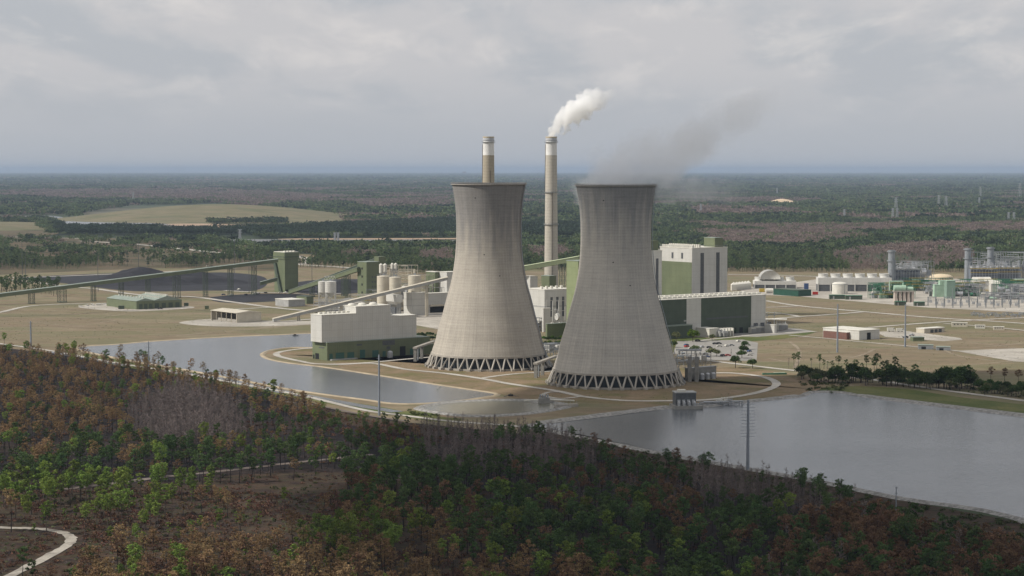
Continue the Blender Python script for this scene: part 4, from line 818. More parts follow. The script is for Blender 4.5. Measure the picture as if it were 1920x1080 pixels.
ct2 = cooling_tower(1154, 718, 'right greyer concrete cooling tower with thin grey steam drifting from its top', SH2, -8)
# --- chimneys
CH = tower_mat('chimney_concrete', (.50, .47, .41), (.45, .42, .365), (.48, .45, .39), 400, 0, 2.2)
CHO = tower_mat('chimney_concrete_old', (.40, .355, .28), (.36, .32, .25), (.40, .36, .29), 400, 0, 2.2)
def chimney(x, y, label, m, ladder, r0=7.3, r1=5.2, h=171.4):
    t = thing('chimney', label, 'chimney', (x, y)); R_ = lambda z: r0 + (r1 - r0) * (z / h) ** .8
    zb = HZ(y, 291); mb = MB(); mb.lathe([(R_(z), z) for z in np.linspace(0, zb, 14)], 40, cap1=False); mb.build('shaft', m, t, True)
    mb = MB(); mb.lathe([(R_(zb) + .04, zb), (R_(h) + .04, h - 3.2)], 40, cap0=False, cap1=False); mb.build('white_band', mat('white_paint_concrete', (.76, .75, .73), (.64, .63, .61), .2, .8), t, True)
    mb = MB(); mb.lathe([(R_(h) + .04, h - 3.2), (R_(h) + .3, h - 2.6), (R_(h) + .3, h - 1.4), (R_(h), h - 1.2), (R_(h), h)], 40, cap0=False, cap1=False); mb.build('neck', mat('neck_grey', (.50, .51, .53), None, .2, .8), t)
    mb = MB(); mb.lathe([(4.4, h - .3), (R_(h) + .25, h - .3), (R_(h) + .25, h + .8), (4.1, h + .8), (4.1, h - 1)], 40, cap0=False); mb.build('rim', M_beige, t)
    for z in (h - 4.6, HZ(y, 361), HZ(y, 421)):
        mb = MB(); r = R_(z); mb.lathe([(r, z), (r + 1.2, z), (r + 1.2, z + .25), (r, z + .25)], 32, cap0=False, cap1=False); mb.lathe([(r + 1.1, z + 1.2), (r + 1.2, z + 1.2), (r + 1.2, z + 1.35), (r + 1.1, z + 1.35)], 32, cap0=False, cap1=False)
        for k in range(16): w = k * math.pi / 8; mb.beam(((r + 1.15) * math.cos(w), (r + 1.15) * math.sin(w), z - .6), ((r + 1.15) * math.cos(w), (r + 1.15) * math.sin(w), z + 1.3), .14)
        mb.build('platform', M_steel, t)
    for a0, z0, z1, w_ in ladder:
        mb = MB(); a = math.radians(a0); zs = np.linspace(z0, z1, 12)
        for p, q in zip(zs[:-1], zs[1:]): mb.beam(((R_(p) + .3) * math.cos(a), (R_(p) + .3) * math.sin(a), p), ((R_(q) + .3) * math.cos(a), (R_(q) + .3) * math.sin(a), q), w_, .5)
        mb.build('ladder', mat('ladder_dark', (.14, .125, .11), None, 1, .8), t)
Yc = 1930.0
def XP(px, y, z=0): fw = y * CT - (z - H) * ST; return (px - 960) / F * fw
chx = XP(1033.5, Yc, 80); chimney(chx, Yc, 'right tall slender chimney with white top band and white smoke', CH, [(-82, 0, 120, .9), (-178, 120, 165, .5)])
chimney(XP(916, 1925, 150), 1925, 'left chimney rising behind the left cooling tower, no smoke', CHO, [(-72, 0, 140, .9), (-178, 120, 165, .5)])
# --- generic building helper
def building(name, label, cat, px, py, pxr, pxl, pyt, wm, rm, group=None, roof_t=.5, wallname='wall'):
    p = G(px, py); t = thing(name, label, cat, p, AL, group); A = la(p, pxr); B = lbf(p, pxl); h = HZ(p[1], pyt)
    bx(wallname, t, wm, 0, 0, 0, A, B, h - roof_t); bx('roof', t, rm, -.25, -.25, h - roof_t, A + .25, B + .25, h); return t, A, B, h
# --- A: pale hall on green base (left of the towers)
p = G(613.7, 676.3); t = thing('filter_hall', 'long building with pale grey upper storeys on a dark green base beside the left pond', 'building', p, AL)
A = la(p, 806); B = lbf(p, 585.9); hg = HZ(p[1], 642.5)
bx('green_base', t, M_green, 0, 0, 0, A, B, hg - .3); bx('base_roof', t, M_groof, -.2, -.2, hg - .3, A + .2, B + .2, hg)
q = 3.0; xa = la(pt(t, 0, q), 603.5 + 0); yb = B - 2.5
o_ = pt(t, xa, q); x1 = xa + la(o_, 668); x2 = xa + la(o_, 732.5); x3 = xa + la(o_, 781); h1 = HZ(pt(t, xa, q)[1], 590.5); h2 = HZ(pt(t, x1, q)[1], 574.5); h3 = HZ(pt(t, x2, q)[1], 592.5)
for i, (xx0, xx1, hh) in enumerate(((xa, x1, h1), (x1, x2, h2), (x2, x3, h3))):
    bx('upper_wall', t, M_white, xx0, q, hg + .003, xx1, yb, hh - .5); bx('upper_roof', t, M_wroof, xx0 - .2, q - .2, hh - .5, xx1 + .2, yb + .2, hh)
for u0, u1, z0, z1, nm in ((.02, .05, .5, 5, 'roller_door'), (.08, .16, .5, 5.4, 'roller_door'), (.19, .255, .5, 5.2, 'roller_door'), (.31, .36, .3, 6.5, 'roller_door'), (.43, .49, .3, 5.5, 'roller_door'), (.53, .56, .3, 4.4, 'roller_door'), (.70, .755, .2, 7.2, 'open_doorway'), (.80, .83, .3, 5, 'roller_door'), (.88, .91, .3, 5, 'roller_door')):
    bx(nm, t, mat('door_green', (.05, .13, .105), (.04, .10, .085), .5, .5) if nm == 'roller_door' else M_dark, A * u0, -.12, z0, A * u1, .1, z1)
for u0, u1, z0, z1 in ((.28, .33, .73, .82), (.53, .65, .66, .92), (.57, .605, .42, .58)): bx('louvre', t, M_louv, A * u0, -.15, hg * z0, A * u1, .1, hg * z1)
bx('open_doorway', t, M_dark, -.12, B * .55, .2, .1, B * .8, 4.5); bx('open_doorway', t, M_dark, -.12, B * .86, .2, .1, B * .95, 3.2); bx('louvre', t, M_louv, -.14, B * .2, hg * .66, .1, B * .55, hg * .72)
for k in range(7):
    bx('roof_duct', t, M_wroof, xa + 4 + k * 4, yb - 6, h1, xa + 6.6 + k * 4, yb - 3.5, h1 + 1.2)
for xx, hh in ((x1 + 3, h2), (x1 + 12, h2), (x2 + 5, h3), (x1 + 22, h2)):
    mb = MB(); mb.lathe([(3.2, 0), (3.2, .6), (2.4, 1.5), (.4, 1.9)], 16, c=(xx, yb - 5, hh)); mb.build('roof_dome', M_wroof, t)
bx('loading_dock', t, M_grey, 2, -3.0, 0, A * .27, -.13, .9); bx('side_annex', t, M_green, A * .93, -.001 + .3, 0, A + 7, B * .7, hg * .55)
x_, y_ = pt(t, A * .545, -8)
mb = MB(); mb.lathe([(2.1, 0), (2.1, 4.2), (1.4, 5.0), (.3, 5.3)], 16); o = mb.build('water_tank', M_silver); o.location = (x_, y_, .1); tag(o, 'small pale cylinder tank standing before the dark green wall of the long hall', 'tank')
# --- portal frames by the towers
def portal(pts, label):
    (xa_, ya_), (xb_, yb_) = G(*pts[0]), G(*pts[1]); t = thing('pipe_portal', label, 'concrete portal', (xa_, ya_)); L_ = math.hypot(xb_ - xa_, yb_ - ya_); t.rotation_euler[2] = math.atan2(yb_ - ya_, xb_ - xa_); h = HZ(ya_, pts[2])
    for x in (0, L_ * .32): bx('pillar', t, M_dconc, x, -1.1, 0, x + 1.9, 1.1, h - 1.3)
    mb = MB(); mb.box(-.6, -1.5, h - 1.3, L_, 1.5, h); 
    for k in range(int(L_ / 2.5)): mb.beam((k * 2.5, -1.45, h), (k * 2.5, -1.45, h + 1.1), .1)
    mb.beam((0, -1.45, h + 1.1), (L_, -1.45, h + 1.1), .12); mb.build('deck', M_conc, t)
    mb = MB(); mb.tube((.9, 0, h * .2), (.9, -1.6, h * .2), .5); mb.tube((L_ * .16, 0, 0), (L_ * .16, 0, h - 1.4), .6); mb.build('pipe', M_steel, t)
portal(((778, 678), (815, 664), 651), 'concrete pipe portal at the left foot of the left cooling tower')
portal(((1004, 709), (1042, 694), 680), 'concrete pipe portal at the left foot of the right cooling tower')
# --- conveyors
def conveyor(name, label, P0, P1, w, h, wm, rm, bents=(), bw=3, bm=None, group=None, cat='conveyor'):
    (x0, y0, z0), (x1, y1, z1) = P0, P1; L_ = math.hypot(x1 - x0, y1 - y0); t = thing(name, label, cat, (x0, y0), math.atan2(y1 - y0, x1 - x0), group); sl_ = (z1 - z0) / L_
    mb = MB(); mb.add([(x, y, z0 + sl_ * x + dz) for x in (0, L_) for y, dz in ((-w / 2, 0), (w / 2, 0), (w / 2, h), (-w / 2, h))], [(0, 1, 2, 3), (7, 6, 5, 4), (0, 4, 5, 1), (1, 5, 6, 2), (2, 6, 7, 3), (3, 7, 4, 0)]); mb.build('gallery', wm, t)
    mb = MB(); mb.add([(x, y, z0 + sl_ * x + dz) for x in (-.3, L_ + .3) for y, dz in ((-w / 2 - .3, h + .003), (w / 2 + .3, h + .003), (w / 2 + .3, h + .25), (0, h + .9), (-w / 2 - .3, h + .25))], [(0, 1, 2, 3, 4), (9, 8, 7, 6, 5), (0, 5, 6, 1), (1, 6, 7, 2), (2, 7, 8, 3), (3, 8, 9, 4), (4, 9, 5, 0)]); mb.build('roof', rm, t)
    for u, bwid in bents:
        x = u * L_; zt = z0 + sl_ * x - .02
        if zt > 1: mb = MB(); mb.truss((x, 0, 0), zt, bwid, .42, max(2, int(zt / bwid / 1.7)), .17); mb.box(x - bwid / 2 - .8, -bwid / 2 - .8, 0, x + bwid / 2 + .8, bwid / 2 + .8, .5); mb.build('support', bm or M_dgreen, t)
    return t
def W3(px, py, y=None, row=None):   # world point seen at px,py standing over ground row
    yy = y if y else G(px, row)[1]; z = HZ(yy, py); return (XP(px, yy, z), yy, z)
y0 = G(-60, 578)[1]; yT = G(540, 548)[1]
a = W3(-70, 566, row=574); b_ = W3(520, 492, row=551)
lr = lambda px, a=a, b=b_: (XP(px, a[1], a[2]) - a[0]) / (b[0] - a[0] + 1e-9) if False else None
def frac(px, a, b):
    lo, hi = 0, 1
    for _ in range(30):
        m = (lo + hi) / 2; q = [a[i] + (b[i] - a[i]) * m for i in range(3)]
        if PR(*q)[0] < px: lo = m
        else: hi = m
    return lo
conveyor('coal_conveyor', 'very long dark green inclined conveyor gallery crossing the left field on lattice legs', a, b_, 4.2, 3.6, M_green, M_groof, [(frac(px, a, b_), w) for px, w in ((59, 5), (116, 7), (175, 4), (227, 4), (277, 4), (331, 6), (385, 4), (432, 4.5), (476, 4.5))])
a = W3(556, 547, row=549); b_ = W3(714, 487, row=560); conveyor('coal_conveyor', 'upper green inclined conveyor between the two green transfer towers', a, b_, 4, 3.6, M_dgreen, M_groof, [(frac(px, a, b_), 4) for px in (600, 645)])
a = W3(544, 551, row=553); b_ = W3(672, 509, row=565); conveyor('coal_conveyor', 'lower pale green inclined conveyor between the two green transfer towers', a, b_, 4, 4.2, M_green, M_groof, [(frac(px, a, b_), 4) for px in (585, 652)])
bx_, by_, bz_ = W3(712, 486, row=561); o = MB().box(-4, -4, -5, 5, 5, 3).build('conveyor_head_house', M_green); o.location = (bx_, by_, bz_); o.rotation_euler[2] = AL; tag(o, 'small green head house above and behind the narrow green transfer tower', 'head house')
a = W3(490, 532, row=549); b_ = W3(520, 527, row=550); conveyor('coal_conveyor', 'short green conveyor at the left foot of the wide green transfer tower', W3(488, 535, row=552), W3(520, 527, row=552), 4, 3.5, M_green, M_groof)
a = W3(512, 603, row=603.5); b_ = W3(838, 525, row=592)
conveyor('ash_conveyor', 'cream inclined conveyor rising from the field over the pale hall to the boiler house', a, b_, 4.2, 2.6, M_grey, M_cream, [(frac(px, a, b_), 2) for px in (560, 600, 640, 700, 800)], bm=M_cream)
a = W3(940, 515, row=600); b_ = W3(1087, 489, row=606); conveyor('coal_conveyor', 'pale green conveyor gallery entering the boiler house between the two cooling towers', a, b_, 5, 4, M_green, mat('pale_green_roof', (.42, .47, .30), (.35, .40, .26), .1, .8), [(frac(1056, a, b_), 5)])
# --- green transfer towers
p = G(534, 549); t = thing('transfer_tower', 'wide dark green coal transfer tower at the end of the long conveyor', 'transfer tower', p, AL); A = la(p, 560); B = lbf(p, 513.5); h = HZ(p[1], 472.5); ho = HZ(p[1], 486)
bx('wall', t, M_green, 0.8, 0.8, 0, A, B, ho); bx('upper_storey', t, M_green, 0, 0, ho + .003, A + 1, B + 1, h - .6); bx('roof', t, M_wroof, .6, .6, h - .6, A + .4, B + .4, h - .1); bx('gutter_band', t, M_dgreen, -.15, -.15, ho + 2, A + 1.15, B + 1.15, ho + 2.8)
mb = MB(); mb.add([(.5, B * .75, h * .72), (.5, B * .95, h * .72), (.5, B * .42, 0), (.5, B * .2, 0), (-1.6, B * .75, h * .72), (-1.6, B * .95, h * .72), (-1.6, B * .42, 0), (-1.6, B * .2, 0)], [(0, 1, 2, 3), (7, 6, 5, 4), (0, 4, 5, 1), (1, 5, 6, 2), (2, 6, 7, 3), (3, 7, 4, 0)]); mb.build('chute', M_dgreen, t)
for k in range(4): bx('door', t, M_dark, A * (.1 + .22 * k), .55, .2, A * (.1 + .22 * k) + 2.5, .9, 3.6)
for k in range(4): bx('roof_vent', t, M_wroof, 2 + k * 4, 3, h - .1, 4 + k * 4, 6, h + 1.2)
p = G(687.5, 566); t = thing('transfer_tower', 'narrow green coal transfer tower behind the cream silos', 'transfer tower', p, AL); A = la(p, 712); B = lbf(p, 670.5); h = HZ(p[1], 491)
bx('wall', t, M_green, 0, 0, 0, A, B, h - .5); bx('roof', t, M_groof, -.2, -.2, h - .5, A + .2, B + .2, h)
for k in range(4): bx('window', t, M_dark, -.1, B * .42, h * (.2 + .2 * k), .1, B * .56, h * (.2 + .2 * k) + 2.2)
for k in range(6): bx('window', t, M_louv, A * (.4 + .2 * (k % 2)), -.1, h * (.35 + .12 * (k // 2)), A * (.4 + .2 * (k % 2)) + 1.6, .1, h * (.35 + .12 * (k // 2)) + 2)
# --- silos
def silo(px, prow, pxl, pxr, pyt, pyb, label, legs=False, group=None, m=None, top=True, name='silo'):
    yy = G(px, prow)[1]; zt = HZ(yy, pyt); zb = HZ(yy, pyb); r = (pxr - pxl) / 2 * (yy * CT + (H - zb) * ST) / F; x = XP(px, yy, zb); t = thing(name, label, 'silo', (x, yy)); m = m or M_cream
    mb = MB(); mb.lathe([(r, max(0, zb)), (r, zt), (r * .96, zt + .7), (r * .2, zt + 1.4)], 32); mb.build('shell', m, t)
    mb = MB()
    for zz in np.linspace(zb + 2, zt, 5): mb.lathe([(r + .02, zz), (r + .12, zz + .05), (r + .12, zz + .3), (r + .02, zz + .35)], 32, cap0=False, cap1=False)
    mb.build('hoops', m, t)
    if legs:
        mb = MB(); mb.truss((0, 0, 0), zb - .02, r * 1.7, .8, 2, .35); mb.build('support_frame', M_white if m is M_white else M_cream, t); mb = MB(); mb.lathe([(r * .25, zb - r * .9), (r, zb)], 24, cap1=False); mb.build('hopper', m, t)
    if top:
        mb = MB(); z1 = zt + 1.5
        for k in range(14): w = k * math.pi / 7; mb.beam(((r - .2) * math.cos(w), (r - .2) * math.sin(w), zt + .6), ((r - .2) * math.cos(w), (r - .2) * math.sin(w), zt + 1.9), .1)
        mb.lathe([(r - .25, zt + 1.8), (r - .15, zt + 1.8), (r - .15, zt + 1.95)], 28, cap0=False, cap1=False); mb.box(-1, -1, z1 - .3, 1.2, 1, z1 + 1.5); mb.build('roof_railing', M_steel, t)
    return t, r, zt, zb
silo(719, 590, 706, 730, 519, 585, 'leftmost tall cream silo of the three behind the pale hall'); silo(741, 592, 730, 752, 521, 552.5, 'middle cream silo above a pale hopper house on dark legs', name='silo')
t, r, zt, zb = silo(777.5, 590, 765.5, 789.5, 518, 549, 'rightmost cream silo standing on a tall pale box building, pipe stack on top')
mb = MB(); mb.tube((0, 0, zt + 1.3), (0, 0, zt + 6.5), 1.0, 1.0, 12); mb.build('vent_stack', M_cream, t)
for px, top_, bot, w in ((714.5, 494, 519, 3), (722, 494, 517, 3), (735.5, 493, 511, 2.6), (742, 493, 511, 2.6)):
    yy = G(728, 588)[1] + (6 if px < 728 else 0); zt = HZ(yy, top_); zb = HZ(yy, bot); x = XP(px, yy, zb); t = thing('vessel', {714.5: 'leftmost of four small white bin vents above the silos', 722: 'second from left of four small white bin vents above the silos', 735.5: 'third from left of four small white bin vents above the silos', 742: 'rightmost of four small white bin vents above the silos'}[px], 'vessel', (x, yy))
    mb = MB(); mb.lathe([(.4, zb + 1), (w * .62 / 1, zb + 4), (w * .62, zt - 1.2), (.5, zt)], 16); mb.build('shell', M_wroof, t); mb = MB(); mb.truss((0, 0, 0), zb + 3.5, 2.6, .3, 8, .16); mb.build('support_frame', M_steel, t)
# hopper house under middle silo, box building, grey wing
p = G(744, 596); t = thing('hopper_house', 'pale square hopper house on dark steel legs under the middle silo', 'building', p, AL); A = la(p, 755); B = lbf(p, 724); z0 = HZ(p[1], 572); h = HZ(p[1], 553)
mb = MB(); mb.add([(x, y, z) for z, e in ((z0, 2.5), (z0 + 3, 0), (h, 0)) for x, y in ((e, e), (A - e, e), (A - e, B - e), (e, B - e))], [(3, 2, 1, 0)] + [(j * 4 + k, j * 4 + (k + 1) % 4, j * 4 + 4 + (k + 1) % 4, j * 4 + 4 + k) for j in (0, 1) for k in range(4)] + [(8, 9, 10, 11)]); mb.build('hopper', M_white, t)
for x in (1.5, A / 2, A - 1.5):
    for y in (1.5, B - 1.5): mb = MB(); mb.box(x - .5, y - .5, 0, x + .5, y + .5, z0 + .5); mb.build('leg', M_grey, t)
bx('inner_plant', t, M_louv, A * .3, B * .3, 0, A * .7, B * .8, z0 * .8)
t, A, B, h = building('reagent_house', 'tall pale box building with horizontal seams under the right silo', 'building', 773, 592, 799.5, 757, 549, M_white, M_wroof); bx('seam', t, M_grey, -.1, -.1, h * .42, A + .1, B, h * .44); bx('seam', t, M_grey, -.08, -.08, h * .7, A + .08, B, h * .71)
t, A, B, h = building('absorber_hall', 'grey flat hall between the right silo building and the left cooling tower', 'building', 800, 587, 862, 792, 550, M_white, M_wroof); bx('awning', t, M_cream, 3, -5, h * .35, A * .7, -.1, h * .42); bx('loading_bay', t, M_dark, 4, -.15, 0, A * .65, .1, h * .3)
t, A, B, h = building('boiler_house', 'light green and white stepped block just left of the left cooling tower', 'building', 816, 583, 826, 799, 509.5, M_green, M_wroof)
t, A, B, h = building('boiler_house_wing', 'white tower block touching the left cooling tower edge under the cream conveyor head', 'building', 838, 584, 860, 824, 510, M_white, M_wroof)
# white silos on trusses
for px, l, r_, lb_, d in ((606, 597.5, 616, 'rear left white silo on white lattice legs', 572), (620, 610, 631, 'front right white silo on white lattice legs', 584)): silo(px, d, l, r_, 529, 548, lb_, True, None, M_white)
yy = G(616, 579)[1]; zt = HZ(yy, 528); mb = MB(); mb.box(-5, -1.5, 0, 6, 1.5, .4)
for x in (-5, -2, 1, 4): mb.beam((x, -1.4, .4), (x + 1.5, -1.4, 4), .3); mb.beam((x + 1.5, -1.4, 4), (x + 3, -1.4, .4), .3)
mb.beam((-5, -1.4, 4), (6, -1.4, 4), .35); mb.beam((-5, 1.4, 4), (6, 1.4, 4), .35); o = mb.build('silo_bridge', M_white); o.location = (XP(617, yy, zt), yy, zt + 1.5); tag(o, 'white lattice bridge across the tops of the two white silos', 'bridge')
# low industrial bits between
def clutter(name, label, cat, px, py, L_, Wd, Hh, seed, mats, rz=AL, nf=3, pipes=10, boxes=5, group=None, cols=True):
    rr = random.Random(seed); p = G(px, py); t = thing(name, label, cat, p, rz, group)
    if cols:
        mb = MB(); nx = max(2, int(L_ / 6)); ny = max(2, int(Wd / 7) + 1)
        for i in range(nx + 1):
            for j in range(ny):
                mb.box(i * L_ / nx - .2, j * Wd / (ny - 1) - .2, 0, i * L_ / nx + .2, j * Wd / (ny - 1) + .2, Hh * rr.choice((1, 1, .8)))
        for k in range(1, nf + 1):
            z = Hh * k / nf - .3
            for j in range(ny): mb.box(0, j * Wd / (ny - 1) - .16, z - .02, L_, j * Wd / (ny - 1) + .16, z + .3)
        for i in range(nx): 
            if rr.random() < .5: mb.beam((i * L_ / nx, -.1, 0), ((i + 1) * L_ / nx, -.1, Hh * .9 / nf), .18)
        mb.build('frame', next(m for m in mats if m is not M_yel), t)
    if M_yel in mats:
        mb = MB()
        for k in range(1, nf + 1):
            z = Hh * k / nf + .05; x0 = rr.uniform(0, .4) * L_; x1 = x0 + rr.uniform(.2, .55) * L_; mb.box(x0, -1.1, z, x1, -.2, z + .25); mb.box(x0, -1.1, z + 1.1, x1, -1.02, z + 1.25)
            for q in range(8): mb.beam((x0 + (x1 - x0) * q / 7, -1.06, z), (x0 + (x1 - x0) * q / 7, -1.06, z + 1.2), .1)
        mb.build('walkway', M_yel, t); mats = [m for m in mats if m is not M_yel]
    mb = MB()
    for k in range(pipes):
        z = rr.uniform(.15, 1.0) * Hh; y = rr.uniform(0, Wd); a = rr.uniform(0, .6) * L_; b_ = a + rr.uniform(.15, .5) * L_; r = rr.uniform(.15, .42)
        mb.tube((a, y, z), (b_, y, z), r, r, 6); mb.tube((b_, y, z), (b_, y, z * rr.uniform(0, .6)), r, r, 6)
        if k % 2: mb.tube((a, y, z), (a, max(0, y - rr.uniform(1, 4)), z + .01), r, r, 6)
    mb.build('pipework', mats[1], t)
    for k in range(boxes):
        x = rr.uniform(0, .85) * L_; y = rr.uniform(0, .7) * Wd; w = rr.uniform(.06, .16) * L_; d = rr.uniform(.1, .3) * Wd; z = rr.choice([0, 0, Hh / nf, 2 * Hh / nf]) + .35; hh = rr.uniform(.14, .38) * Hh
        if rr.random() < .45: mb = MB(); mb.tube((x, y, z + hh * .5), (x + w, y, z + hh * .5), hh * .5, hh * .5, 12); mb.build('vessel', mats[2 + k % (len(mats) - 2)], t)
        else: bx('equipment_box', t, mats[2 + k % (len(mats) - 2)], x, y, z, x + w, y + d, z + hh)
    return t
clutter('process_plant', 'white steel pipework and equipment under the two white silos', 'pipework', 588, 588, 40, 14, 13, 3, [M_white, M_steel, M_white, M_grey], 0.1, 3, 16, 8)
clutter('process_plant', 'pale pipework and tanks between the cream conveyor and the pale hall roof', 'pipework', 660, 584, 48, 26, 16, 5, [M_cream, M_white, M_white, M_grey, M_yel], .2, 3, 22, 12)
clutter('process_plant', 'cream platforms and pipes crowding the tops of the cream silos', 'pipework', 712, 584, 38, 12, 46, 6, [M_cream, M_cream, M_cream, M_white], .05, 8, 26, 12)
clutter('process_plant', 'tangled ducts and pipes behind the right cream silo', 'pipework', 786, 583, 20, 14, 36, 7, [M_cream, M_white, M_grey, M_cream], .1, 6, 16, 8)
for i, (px, py, L_, Wd, Hh, lb) in enumerate(((628, 584, 30, 10, 9, 'low white pipework right of the two white silos'), (690, 580, 30, 12, 20, 'pale frames behind the domed tank and the pale hall'), (748, 590, 20, 8, 30, 'cream frames between the middle and right silos'), (800, 584, 26, 10, 24, 'white ducts behind the grey flat hall'), (1000, 622, 14, 8, 12, 'white pipework at the foot of the white boiler hall'))):
    clutter('process_plant', lb, 'pipework', px, py, L_, Wd, Hh, 110 + i, [M_steel, M_white, M_silver, M_cream, M_grey], .2, 4, 26, 14)
x, y = G(656, 583); 
mb = MB(); mb.lathe([(13, 0), (13, 9), (9, 11.5), (3, 13), (.4, 13.3)], 32); o = mb.build('storage_dome', M_wroof); o.location = (x, y, 0); tag(o, 'pale domed tank just behind the step in the pale hall roof', 'tank')
# left field buildings
p = G(256, 580.5); t = thing('green_workshop', 'low twin-gabled green workshop with rows of roof vents below the long conveyor', 'workshop', p, AL); A = la(p, 343); B = lbf(p, 200); h = HZ(p[1], 565)
A1 = A * .38
mb = MB(); mb.box(0, 0, 0, A1, B, h); mb.build('wall', M_green, t); mb = MB(); mb.gable(0, 0, B, A1, h, h + 2.8, .5); mb.v = [(y, x, z) for x, y, z in mb.v]; mb.f = [f[::-1] for f in mb.f]; mb.build('roof', M_groof, t)
bx('wall', t, M_green, A1 + .01, 2.5, 0, A, B * .8, h * .95); mb = MB(); mb.gable(2.5, A1 + .01, B * .8, A, h * .95, h + 4.2, .4); mb.v = [(y, x, z) for x, y, z in mb.v]; mb.f = [f[::-1] for f in mb.f]; mb.build('roof', M_groof, t)
for k in range(9): bx('roof_vent', t, M_wroof, A1 * .5 - .8, B * (.06 + .1 * k), h + 2.2, A1 * .5 + .8, B * (.06 + .1 * k) + 1.5, h + 3.9)
for k in range(12): bx('roof_vent', t, M_wroof, (A1 + A) / 2 - 1, B * .05 + k * B * .06, h + 3.6, (A1 + A) / 2 + 1, B * .05 + k * B * .06 + 1.8, h + 5.6)
for k in range(10): bx('roof_vent', t, M_wroof, A1 + (A - A1) * .25 + k * .01, B * .08 + k * B * .065, h + 1.6, A1 + (A - A1) * .25 + 1.8, B * .08 + k * B * .065 + 1.4, h + 3.2)
for k in range(3): bx('roller_door', t, M_dgreen, A1 * .15 + k * A1 * .28, -.1, .2, A1 * .33 + k * A1 * .28, .1, h * .65)
for k in range(4): bx('roller_door', t, M_dgreen, A1 + (A - A1) * (.06 + k * .24), 2.38, .2, A1 + (A - A1) * (.2 + k * .24), 2.6, h * .65)
p = G(444, 605.5); t = thing('open_shed', 'open-fronted cream storage shed on a white gravel apron', 'shed', p, AL); A = la(p, 490); B = lbf(p, 395.5); h = HZ(p[1], 587)
bx('side_wall', t, M_cream, 0, 0, 0, A, .4, h - .3); bx('side_wall', t, M_cream, 0, B - .4, 0, A, B, h - .3); bx('back_wall', t, M_cream, A - .4, .4, 0, A, B - .4, h - .3); 
mb = MB(); mb.add([(-.6, -.6, h - .28), (A + .6, -.6, h - .28), (A + .6, B + .6, h - .28), (-.6, B + .6, h - .28), (-.6, -.6, h), (A + .6, -.6, h - .1), (A + .6, B + .6, h - .1), (-.6, B + .6, h), (A * .5, -.6, h + 1.6), (A * .5, B + .6, h + 1.6)], [(3, 2, 1, 0), (0, 1, 5, 8, 4), (2, 3, 7, 9, 6), (4, 8, 9, 7), (8, 5, 6, 9), (1, 2, 6, 5), (3, 0, 4, 7)]); mb.build('roof', M_cream, t)
for k in range(6): mb = MB(); mb.box(0, .5 + k * (B - 1.4) / 5, 0, .4, .9 + k * (B - 1.4) / 5, h - .3); mb.build('post', M_cream, t)
mb = MB(); mb.box(4, 3, 0, A * .6, B - 6, 2.2); mb.build('stored_blocks', M_conc, t)
t, A, B, h = building('control_building', 'low grey building with cream gable left of the two white silos', 'building', 541, 575.5, 572, 516, 562, M_grey, M_wroof)
t, A, B, h = building('green_shed', 'small green shed behind the low grey building', 'shed', 575, 570, 588, 556, 556, M_green, M_dgreen)
# boiler houses behind / right of towers
t, A, B, h = building('boiler_house', 'white boiler hall between the two cooling towers with flat white roof', 'building', 1021, 617, 1075, 984, 543, M_white, M_wroof)
for k in range(5): bx('roof_vent', t, M_wroof, A * (.1 + .17 * k), B * .3, h, A * (.1 + .17 * k) + 2, B * .3 + 2, h + 2.4)
bx('panel_band', t, M_grey, -.1, -.1, h * .55, A, B, h * .58)
for k in range(3): bx('louvre', t, M_louv, A * (.2 + .2 * k), -.12, h * .3, A * (.28 + .2 * k), .1, h * .8)
t, A, B, h = building('switch_house', 'small grey box before the white boiler hall between the cooling towers', 'building', 1019, 623, 1032, 1016.5, 578, M_white, M_wroof)
t, A, B, h = building('turbine_annex', 'low olive green annex at ground level between the cooling towers', 'building', 1026, 637, 1080, 1023, 607, M_green, M_groof)
t, A, B, h = building('precipitator_house', 'small green block beside the right chimney foot', 'building', 1030, 600, 1042.5, 1015, 517, M_green, M_groof)
t, A, B, h = building('duct_house', 'small white box peeking out beside the left cooling tower', 'building', 994, 602, 1008, 980, 518, M_white, M_wroof)
t, A, B, h = building('coal_bunker_house', 'tall green block coloured in a sunlit tone, touching the left side of the right cooling tower', 'building', 1084, 640, 1110, 1062, 489, mat('sunlit_tone_green_siding', (.27, .31, .17), (.23, .27, .145), .07, .6, stripe=.35), M_groof)  # lighter copy of the green siding, sunlight put into its base colour
clutter('braced_steelwork', 'white braced steel frame with hopper before the boiler hall between the towers', 'steel frame', 1036, 620, 14, 9, 26, 12, [M_white, M_grey, M_white, M_white], AL, 3, 6, 5)
p = G(1297, 612); t = thing('boiler_house', 'tallest white boiler house with green lower side wall and two slot louvres', 'building', p, AL); A = la(p, 1363); B = lbf(p, 1237); h = HZ(p[1], 464.5); hb = HZ(p[1], 492)
hr = h; bx('wall', t, M_white, 0, 0, 0, A, B, h - .8); bx('roof', t, M_wroof, -.3, -.3, h - .8, A + .3, B + .3, h)
bx('lower_side_wall', t, M_green, -.25, .3, 0, .2, B, hb)
for u in (.235, .68): bx('slot_louvre', t, M_louv, A * u, -.2, h * .36, A * u + A * .095, .15, h * .93)
for k in range(4):
    bx('slot_louvre', t, M_louv, -.35, B * (.28 + .3 * k) if k < 2 else B * .9, hb + 3, .1, (B * (.28 + .3 * k) if k < 2 else B * .9) + B * .05, h - 5) if k < 2 else None
for k in range(16):
    mb = MB(); mb.box(2, B * .04 + k * B * .06, h, 4.2, B * .04 + k * B * .06 + 2, h + 2.0); mb.box(10, B * .04 + k * B * .06, h, 12, B * .04 + k * B * .06 + 1.5, h + 2.6); mb.build('roof_vent', M_wroof, t)
mb = MB(); mb.beam((.2, .2, h + 1.4), (.2, B, h + 1.4), .25); mb.beam((.2, .2, h + 1.4), (A, .2, h + 1.4), .25)
